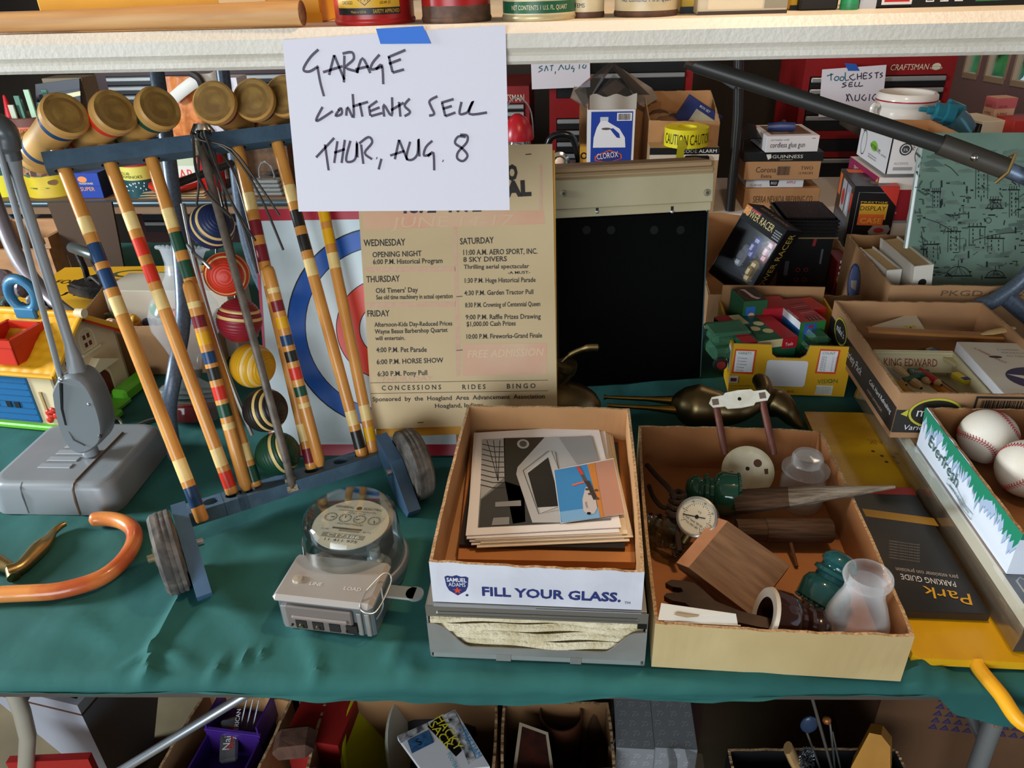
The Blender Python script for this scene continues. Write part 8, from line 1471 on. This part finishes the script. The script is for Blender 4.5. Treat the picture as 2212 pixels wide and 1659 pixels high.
W = at(gy(-20, 690, 1.5).x, 1.50, T); b = B(W); b.box(-.05, 0, 0, .12, .10, gy(30, 668, 1.5).z-T-.03, mat('b98d60', .8)); b.build('tan_box', label='plain tan box under the grey nozzle behind the roof', cat='box')
b = B(at(gy(30, 680, 1.5).x, 1.55, gy(30, 668, 1.5).z-.03+.001)); rd = random.Random(7)
for k in range(30): b.ball((rd.uniform(-.07, .07), rd.uniform(-.035, .035), rd.uniform(.006, .02)), rd.uniform(.008, .016), mat(rd.choice(('5a5a5c', '8a8c8e', '3a3a3c', 'a8aaac')), .3, .6), 7, 5)
b.build('metal_scraps', label='heap of small grey metal bits behind the toy house roof', cat='metal bits', kind='stuff')
P = [gy(178, 640, 2.06), gy(300, 640, 2.1), gy(300, 470, 2.2), gy(157, 470, 2.2)]; W = frame(V((P[0].x, 2.06, T+.001)), X_, z=Z_); b = B(W @ MX.Rotation(R(-9), 4, 'X')); ww = .155; hh = .25; b.prism([(0, 0), (ww, 0), (ww, hh), (-.045, hh)], -.008, 0, mat('3f2a18', .85), MX((X_, Z_, -Y_)).transposed().to_4x4()); b.build('cardboard_sheet', label='dark brown sheet of cardboard leaning behind the flat iron', cat='cardboard')
pbox('pale_box', 'low pale grey box between the wooden crate and cardboard sheet', 'box', (118, 640), (205, 640), 2.1, 535, .15, mat('a89c88', .7), z=T+.001)
pbox('open_carton', 'pale carton behind the lamp chimney and stakes', 'carton', (275, 800), (525, 790), 1.6, 628, .12, mat('c3b6a2', .7), z=T+.001)
# ================================================================== UNDER THE TABLE
def utub(label, FL, FR, BL, zt, h, mo, mi, name='carton', cat='carton', hs=(1, 1, 1, 1), d=None, seed=1):
    W, w, dd = topbox(FL, FR, BL, zt, h); dd = d or dd; t = thing(name, label, cat, W); b = B(W); b.tray(w, dd, h, mo, mi, CEDGE, .005, hs, .002, .0015, seed=seed); b.build('carton_body', t); return t, W, w, dd
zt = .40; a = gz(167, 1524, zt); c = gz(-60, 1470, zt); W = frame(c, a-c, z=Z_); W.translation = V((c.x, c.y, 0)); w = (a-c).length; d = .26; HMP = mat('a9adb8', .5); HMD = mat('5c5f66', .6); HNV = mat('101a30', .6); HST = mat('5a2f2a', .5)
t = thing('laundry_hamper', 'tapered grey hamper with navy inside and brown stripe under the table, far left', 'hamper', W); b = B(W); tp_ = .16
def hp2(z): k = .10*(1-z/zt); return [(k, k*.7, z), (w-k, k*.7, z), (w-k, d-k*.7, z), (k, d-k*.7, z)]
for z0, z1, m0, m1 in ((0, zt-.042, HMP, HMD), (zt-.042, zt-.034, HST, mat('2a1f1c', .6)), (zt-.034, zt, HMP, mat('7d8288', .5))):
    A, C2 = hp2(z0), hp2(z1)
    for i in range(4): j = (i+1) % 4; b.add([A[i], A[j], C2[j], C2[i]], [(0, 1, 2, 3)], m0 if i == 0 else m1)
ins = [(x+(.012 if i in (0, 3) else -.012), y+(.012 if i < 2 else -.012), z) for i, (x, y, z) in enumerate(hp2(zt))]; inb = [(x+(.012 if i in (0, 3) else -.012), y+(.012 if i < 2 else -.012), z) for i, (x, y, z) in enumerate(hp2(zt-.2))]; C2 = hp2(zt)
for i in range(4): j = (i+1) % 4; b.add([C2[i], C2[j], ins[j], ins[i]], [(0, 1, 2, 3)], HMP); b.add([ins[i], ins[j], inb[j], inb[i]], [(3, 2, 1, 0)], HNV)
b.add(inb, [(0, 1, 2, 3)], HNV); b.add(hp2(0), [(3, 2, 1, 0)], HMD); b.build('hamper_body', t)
W, w, d = topbox((12, 1648), (190, 1640), (12, 1636), .33, .33); b = B(W); b.box(0, 0, 0, w, .014, .33, mat('a8201c', .5)); b.build('red_carton', label='bright red carton standing below the grey hamper', cat='carton')
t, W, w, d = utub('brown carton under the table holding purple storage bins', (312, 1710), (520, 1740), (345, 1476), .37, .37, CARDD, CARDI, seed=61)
PUR = mat('43247f', .35)
for i, (z, y0) in enumerate(((.29, .05), (.325, .135), (.355, .22))):
    bb = thing('storage_bin', ['lowest front purple storage bin with a typed paper label', 'middle purple storage bin holding thin metal rods', 'rear purple storage bin, highest under the cloth edge'][i], 'storage bin', W @ MX.Translation((.035, y0, z)), 'purple bins in the carton'); Wb = bb.matrix_world.copy(); b = B(Wb); bw_, bd, bh_ = w*.6, .085, .055
    b.box(0, 0, 0, bw_, bd, .003, PUR); b.box(0, 0, 0, .003, bd, bh_, PUR); b.box(bw_-.003, 0, 0, bw_, bd, bh_, PUR); b.box(0, bd-.003, 0, bw_, bd, bh_+.012, PUR); b.box(0, 0, 0, bw_, .003, bh_*.6, PUR); b.box(-.002, -.002, bh_*.5, bw_+.002, .004, bh_*.62, mat('5a38a0', .35)); b.build('bin_body', bb)
    if i == 0: b = B(Wb); b.box(.01, -.003, .004, bw_-.01, -.0012, .03, mat('cfc4a8', .7)); f = Fr(b, (.01, -.003, .004), X_, Z_); [f.text(.006, .019-.008*k, .0045, ('BOLT 1/4 HEX', 'SCREWS STEEL', 'WOOD 8X1'), INK) if 0 else f.text(.006, .019-.008*k, .0045, ('BOLT HEX', 'SCREWS STEEL', 'WOOD SHORT')[k], mat('5a4a4a')) for k in range(3)]; b.build('paper_label', bb)
    if i == 1: b = B(Wb); [b.tube([(.05+.012*k, .02, .006), (.055+.012*k, .06, .05)], .0018, STEEL, 6) for k in range(3)]; b.build('rods', bb)
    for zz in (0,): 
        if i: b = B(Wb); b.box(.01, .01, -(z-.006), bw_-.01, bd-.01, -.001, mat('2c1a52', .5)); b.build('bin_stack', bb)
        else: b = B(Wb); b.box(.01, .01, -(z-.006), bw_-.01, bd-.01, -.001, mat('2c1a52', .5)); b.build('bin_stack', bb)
A = [gz(472, 1648, .335), gz(512, 1640, .335), gz(513, 1545, .36), gz(474, 1553, .36)]; Wn = frame(A[0], A[1]-A[0], y=A[3]-A[0]); nw = (A[1]-A[0]).length; nh = (A[3]-A[0]).length; b = B(Wn); b.box(0, 0, -.015, nw, nh, 0, mat('8d8f94', .25, .5, c2='2a2a2e', sc_=14), .004, True); f = Fr(b, (0, 0, .0), X_, Y_); f.text(nw*.55, nh*.25, .013, 'Nails', WHITE, rot=1.45); f.text(nw*.78, nh*.25, .013, 'Bread', mat('c83a2a'), rot=1.45); f.text(nw*.95, nh*.45, .008, 'AMERICAN', WHITE, rot=1.45); b.build('nail_packet', label='crinkled silver and black packet hanging beside the purple bins', cat='packet')
W, w, d = topbox((583, 1640), (680, 1655), (590, 1490), .38, .38); b = B(W); b.box(0, 0.05, 0, w*1.25, d+.05, .37, mat('96201c', .5, c2='861a18', sc_=6)); b.build('red_tote', label='large red tote under the table between two brown cartons', cat='tote')
p = gz(620, 1650, .385); b = B(at(p.x, p.y+.04, .371, 10)); b.box(-.035, -.03, 0, .035, .03, .03, mat('6a4a3a', .9, c2='4a3228', sc_=25, bump=.4), .012, True); b.build('brown_brush', label='dark brown brush block lying on the red tote', cat='brush')
t, W, w, d = utub('brown carton under the table with frisbees and toy packet', (660, 1665), (1068, 1665), (722, 1510), .37, .37, CARD, mat('8a6440', .8), seed=62, hs=(1, 1, 1, 1))
b = B(W @ MX.Translation((.095, .13, .25)) @ MX.Rotation(R(-12), 4, 'Z') @ MX.Rotation(R(62), 4, 'Y')); b.lathe([(0, 0), (.10, 0), (.125, .008), (.13, .02), (.122, .02), (.11, .01), (0, .006)], mat('d8d820', .4), 40, True, False); b.build('frisbee', label='bright yellow flying disc on edge in the toy carton', cat='flying disc')
b = B(W @ MX.Translation((.165, .12, .25)) @ MX.Rotation(R(-6), 4, 'Z') @ MX.Rotation(R(62), 4, 'Y')); b.lathe([(0, 0), (.09, 0), (.11, .008), (.115, .018), (.108, .018), (0, .006)], mat('c9cdbd', .4), 40, True, False); b.build('frisbee', label='off-white flying disc on edge beside the yellow one', cat='flying disc')
p = W @ V((.20, .19, .28)); b = B(MX.Translation(p) @ MX.Rotation(R(20), 4, 'X')); b.lathe([(.06, 0), (.095, .01), (.09, .03), (.05, .05), (0, .055)], mat('16161a', .5), 32, True, False); b.build('black_disc', label='black rubber disc behind the toy packet', cat='disc')
p = W @ V((.17, .06, .25)); b = B(MX.Translation(p)); [b.ball((.03*k-.02, .02*(k % 2), .01*k), .026, mat(('14161c', '1f2a4a', '2a2a30')[k], .4), 12, 8) for k in range(3)]; b.build('toy_balls', label='cluster of dark blue toy balls under the toy packet', cat='balls')
A = [gz(905, 1668, .40), gz(1058, 1655, .40), gz(983, 1533, .405), gz(858, 1588, .405)]; Wn = frame(A[0], A[1]-A[0], y=A[2]-A[1]); b = B(Wn); f = Fr(b, (0, 0, 0), X_, Y_); q = [f.px(*p) for p in ((915, 1668), (1058, 1655), (983, 1532), (858, 1590))]; b.prism(q, -.012, -.001, mat('d9dadf', .4)); HY = mat('e8d83a', .4); BLU = mat('2a8fd0', .4); 
f.poly([f.px(*p) for p in ((923, 1570), (951, 1546), (998, 1622), (985, 1635), (973, 1622))], BLACK, 2); f.tp('HACKY', (939, 1553), (984, 1624), 19, HY, 3); f.tp('SACK', (926, 1566), (966, 1622), 17, HY, 3); f.tp('STREETJAM', (990, 1576), (1030, 1640), 13, BLU, 3); f.tp('FOOTBAG', (965, 1630), (985, 1668), 9, mat('2aa0b0'), 3)
f.poly([f.px(*p) for p in ((880, 1600), (925, 1578), (938, 1604), (890, 1628))], mat('3a6a9a', .4, c2='2a4a6a', sc_=90), 2); f.text(*f.px(905, 1612), .014, 'S', INK, 3, rot=.6); f.poly([f.px(*p) for p in ((858, 1590), (922, 1562), (925, 1572), (866, 1606))], mat('4a4c50', .5, c2='c8c8c8', sc_=70), 1.5)
f.poly([f.px(*p) for p in ((964, 1545), (982, 1536), (1000, 1575), (1028, 1640), (1012, 1652), (1000, 1620), (985, 1590))], mat('2a2a2c', .5, c2='d8d8d8', sc_=60), 1.5); b.build('toy_packet', label='white packet printed HACKY SACK in yellow, lying in the toy carton', cat='packet')
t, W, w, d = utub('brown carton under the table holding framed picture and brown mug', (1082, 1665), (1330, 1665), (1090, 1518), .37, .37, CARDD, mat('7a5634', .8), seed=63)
A = [gz(1108, 1665, .36), gz(1200, 1680, .36), gz(1182, 1585, .37), gz(1122, 1560, .37)]; Wn = frame(A[0], A[1]-A[0], y=A[3]-A[0]); b = B(Wn); f = Fr(b, (0, 0, 0), X_, Y_); q = [f.px(*p) for p in ((1108, 1665), (1200, 1690), (1184, 1582), (1122, 1560))]; b.prism(q, -.01, 0, mat('b8a890', .6)); cx, cy = sum(p[0] for p in q)/4, sum(p[1] for p in q)/4; f.poly([(cx+(x-cx)*.82, cy+(y-cy)*.85) for x, y in q], mat('4a2018', .5, c2='2a1a14', sc_=40), 1); b.build('framed_picture', label='small dark red picture with a pale border in the mug carton', cat='picture')
p = gz(1212, 1540, .36); W2 = at(p.x, p.y+.0, .22); t = thing('brown_mug', 'dark brown mug standing in the carton under the table', 'mug', W2); b = B(W2); b.lathe([(0, 0), (.034, 0), (.038, .01), (.04, .14), (.037, .14), (.034, .012), (0, .01)], mat('4a2a1c', .3), 28, True, False); b.build('cup', t)
b = B(W2); b.box(-.05, -.04, -.215, .05, .06, -.001, mat('5a4030', .7)); b.build('inner_box', label=None) if 0 else None
b = B(at(p.x, p.y, 0)); b.box(-.045, -.045, .006, .05, .05, .218, mat('5a4030', .7)); b.build('small_carton', label='small brown carton the dark mug stands on', cat='carton')
GSC = mat('7f8286', .5); SCR = mat('b8bbbf', .5)
for i, (x0, x1) in enumerate(((1326, 1404), (1404, 1490))):
    a = gz(x0, 1500, .37); c = gz(x1, 1497, .37); W = frame(V((a.x, a.y-.11, 0)), V((1, .0, 0)), z=Z_); w = c.x-a.x-.001; t = thing('gift_box', ['grey box with pale scribble print, left of the pair under the cloth', 'grey box with pale scribble print in clear film, right of the pair'][i], 'box', W, 'grey scribble boxes'); b = B(W); b.box(0, 0, .0, w, .16, .37, GSC); rd = random.Random(i)
    for face, ww, hh_ in ((Fr(b, (0, 0, .37), X_, Y_), w, .16), (Fr(b, (0, 0, 0), X_, Z_), w, .37)):
        for r_ in range(int(hh_/.02)):
            for c2 in range(3):
                x, y = .004+c2*w/3+(.006 if r_ % 2 else 0), .004+r_*.02
                if x+.012 < w and y+.012 < hh_: face.line([(x, y), (x+.003, y+.007), (x+.007, y+.002), (x+.011, y+.008)], .0009, SCR, 1); face.text(x, y+.009, .003, 'ROBERT', SCR, 1, w=.010)
    b.build('box_body', t)
    if i: b = B(W); b.grid(lambda u, v: V((w*.2+.06*u+.012*math.sin(v*9), -.004-.006*math.sin(u*5+v*3), .37*v+.004)), 6, 10, PK); b.build('film_wrap', t)
b = B(); P0 = gz(1290, 1540, .37); b.grid(lambda u, v: V((P0.x-.02+.05*u, P0.y-.05+.03*math.sin(u*6), .25+.14*v+.006*math.sin(v*12+u*5))), 8, 10, PK); b.build('clear_bag', label='limp clear plastic bag beside the grey scribble boxes', cat='bag')
b = B(at(gz(1265, 1600, .3).x+.02, .86, 0)); b.box(0, 0, 0, .03, .1, .25, CARDD); b.build('card_divider', label='brown card divider under the clear bag', cat='divider')
t, W, w, d = utub('black plastic tub of brushes and tools on the floor at right', (1590, 1690), (1970, 1690), (1572, 1618), .26, .26, mat('17181a', .5), mat('101012', .6), name='plastic_tub', cat='tub')
def tool(name, label, cat, fn): bb = B(); fn(bb); bb.build(name, label=label, cat=cat)
tool('wire_skewer', 'long thin steel rod leaning up to the table edge', 'rod', lambda b: b.tube([gz(1805, 1690, .20), gz(1780, 1600, .36), gz(1752, 1500, .50)], .0026, STEEL, 6))
tool('metal_spatula', 'dark blue spatula blade on a wire handle in the tub', 'spatula', lambda b: (b.tube([gz(1782, 1690, .2), gz(1742, 1580, .33)], .002, STEEL, 6), b.ball(gz(1748, 1565, .36), .022, mat('2c3c56', .3), 14, 8, sx=.7, sy=.3, sz=1)))
tool('wire_fork', 'wire handle with a copper coloured tip in the tub', 'fork', lambda b: (b.tube(spl([gz(1806, 1690, .2), gz(1797, 1600, .32), gz(1792, 1560, .36), gz(1788, 1552, .37)]), .002, STEEL, 6), b.tube([gz(1822, 1690, .2), gz(1798, 1580, .34)], .0018, STEEL, 6), b.ball(gz(1786, 1556, .37), .008, mat('a86a3a', .4, .6), 8, 6)))
def bru(b): a, c = gz(1740, 1690, .24), gz(1702, 1615, .32); b.tube([a, a+(c-a)*.7, c], [.012, .016, .014], mat('b08c5c', .6), 10, sq=.6); rd = random.Random(1); [b.tube([gz(1735+rd.uniform(-9, 9), 1640+rd.uniform(-20, 20), .30), gz(1748+rd.uniform(-12, 12), 1636+rd.uniform(-24, 24), .315)], .0011, mat('6a6d72', .4, .6), 4, cap=False) for k in range(60)]
tool('wire_brush', 'wooden wire brush with grey bristles in the tub', 'brush', bru)
A = [gz(1826, 1700, .24), gz(1858, 1700, .24)]; W = frame(A[0], V((.8, -.4, 0)), z=V((0, .25, 1))); b = B(W); M = MX((X_, Z_, -Y_)).transposed().to_4x4(); b.prism([(0, -.06), (.035, -.06), (.045, .06), (.06, .075), (.048, .13), (.03, .145), (.012, .14), (0, .06)], -.014, .014, mat('c08a3a', .4, c2='a8742c', sc_=8), M); b.build('knife_handle', label='honey coloured wooden handle with flared end in the tub', cat='handle')
a = gz(1945, 1500, .33); W = at(a.x-.02, a.y+.02, 0, -4); b = B(W); b.box(0, 0, 0, .30, .22, .33, mat('6b4a30', .8, c2='5f4129', sc_=6)); f = Fr(b, (0, 0, 0), X_, Z_); NVY = mat('25285c', .6)
for i in range(9):
    for j in range(5): x, z = .10+.021*i, .22+.02*j; f.poly([(x, z), (x+.018, z), (x+.009, z+.016)], NVY, 1); f.poly([(x+.003, z+.002), (x+.009, z+.012), (x+.0145, z+.002)], mat('4a3a4a', .6), 2)
b.build('patterned_carton', label='dark brown carton with navy triangle pattern by the right table leg', cat='carton')
b = B(at(gz(1530, 1560, .3).x, 1.1, 0)); b.box(-.02, 0, 0, .02, .05, .6, mat('3a2218', .7)); b.build('wooden_post', label='dark wooden post under the table right of the grey boxes', cat='post')
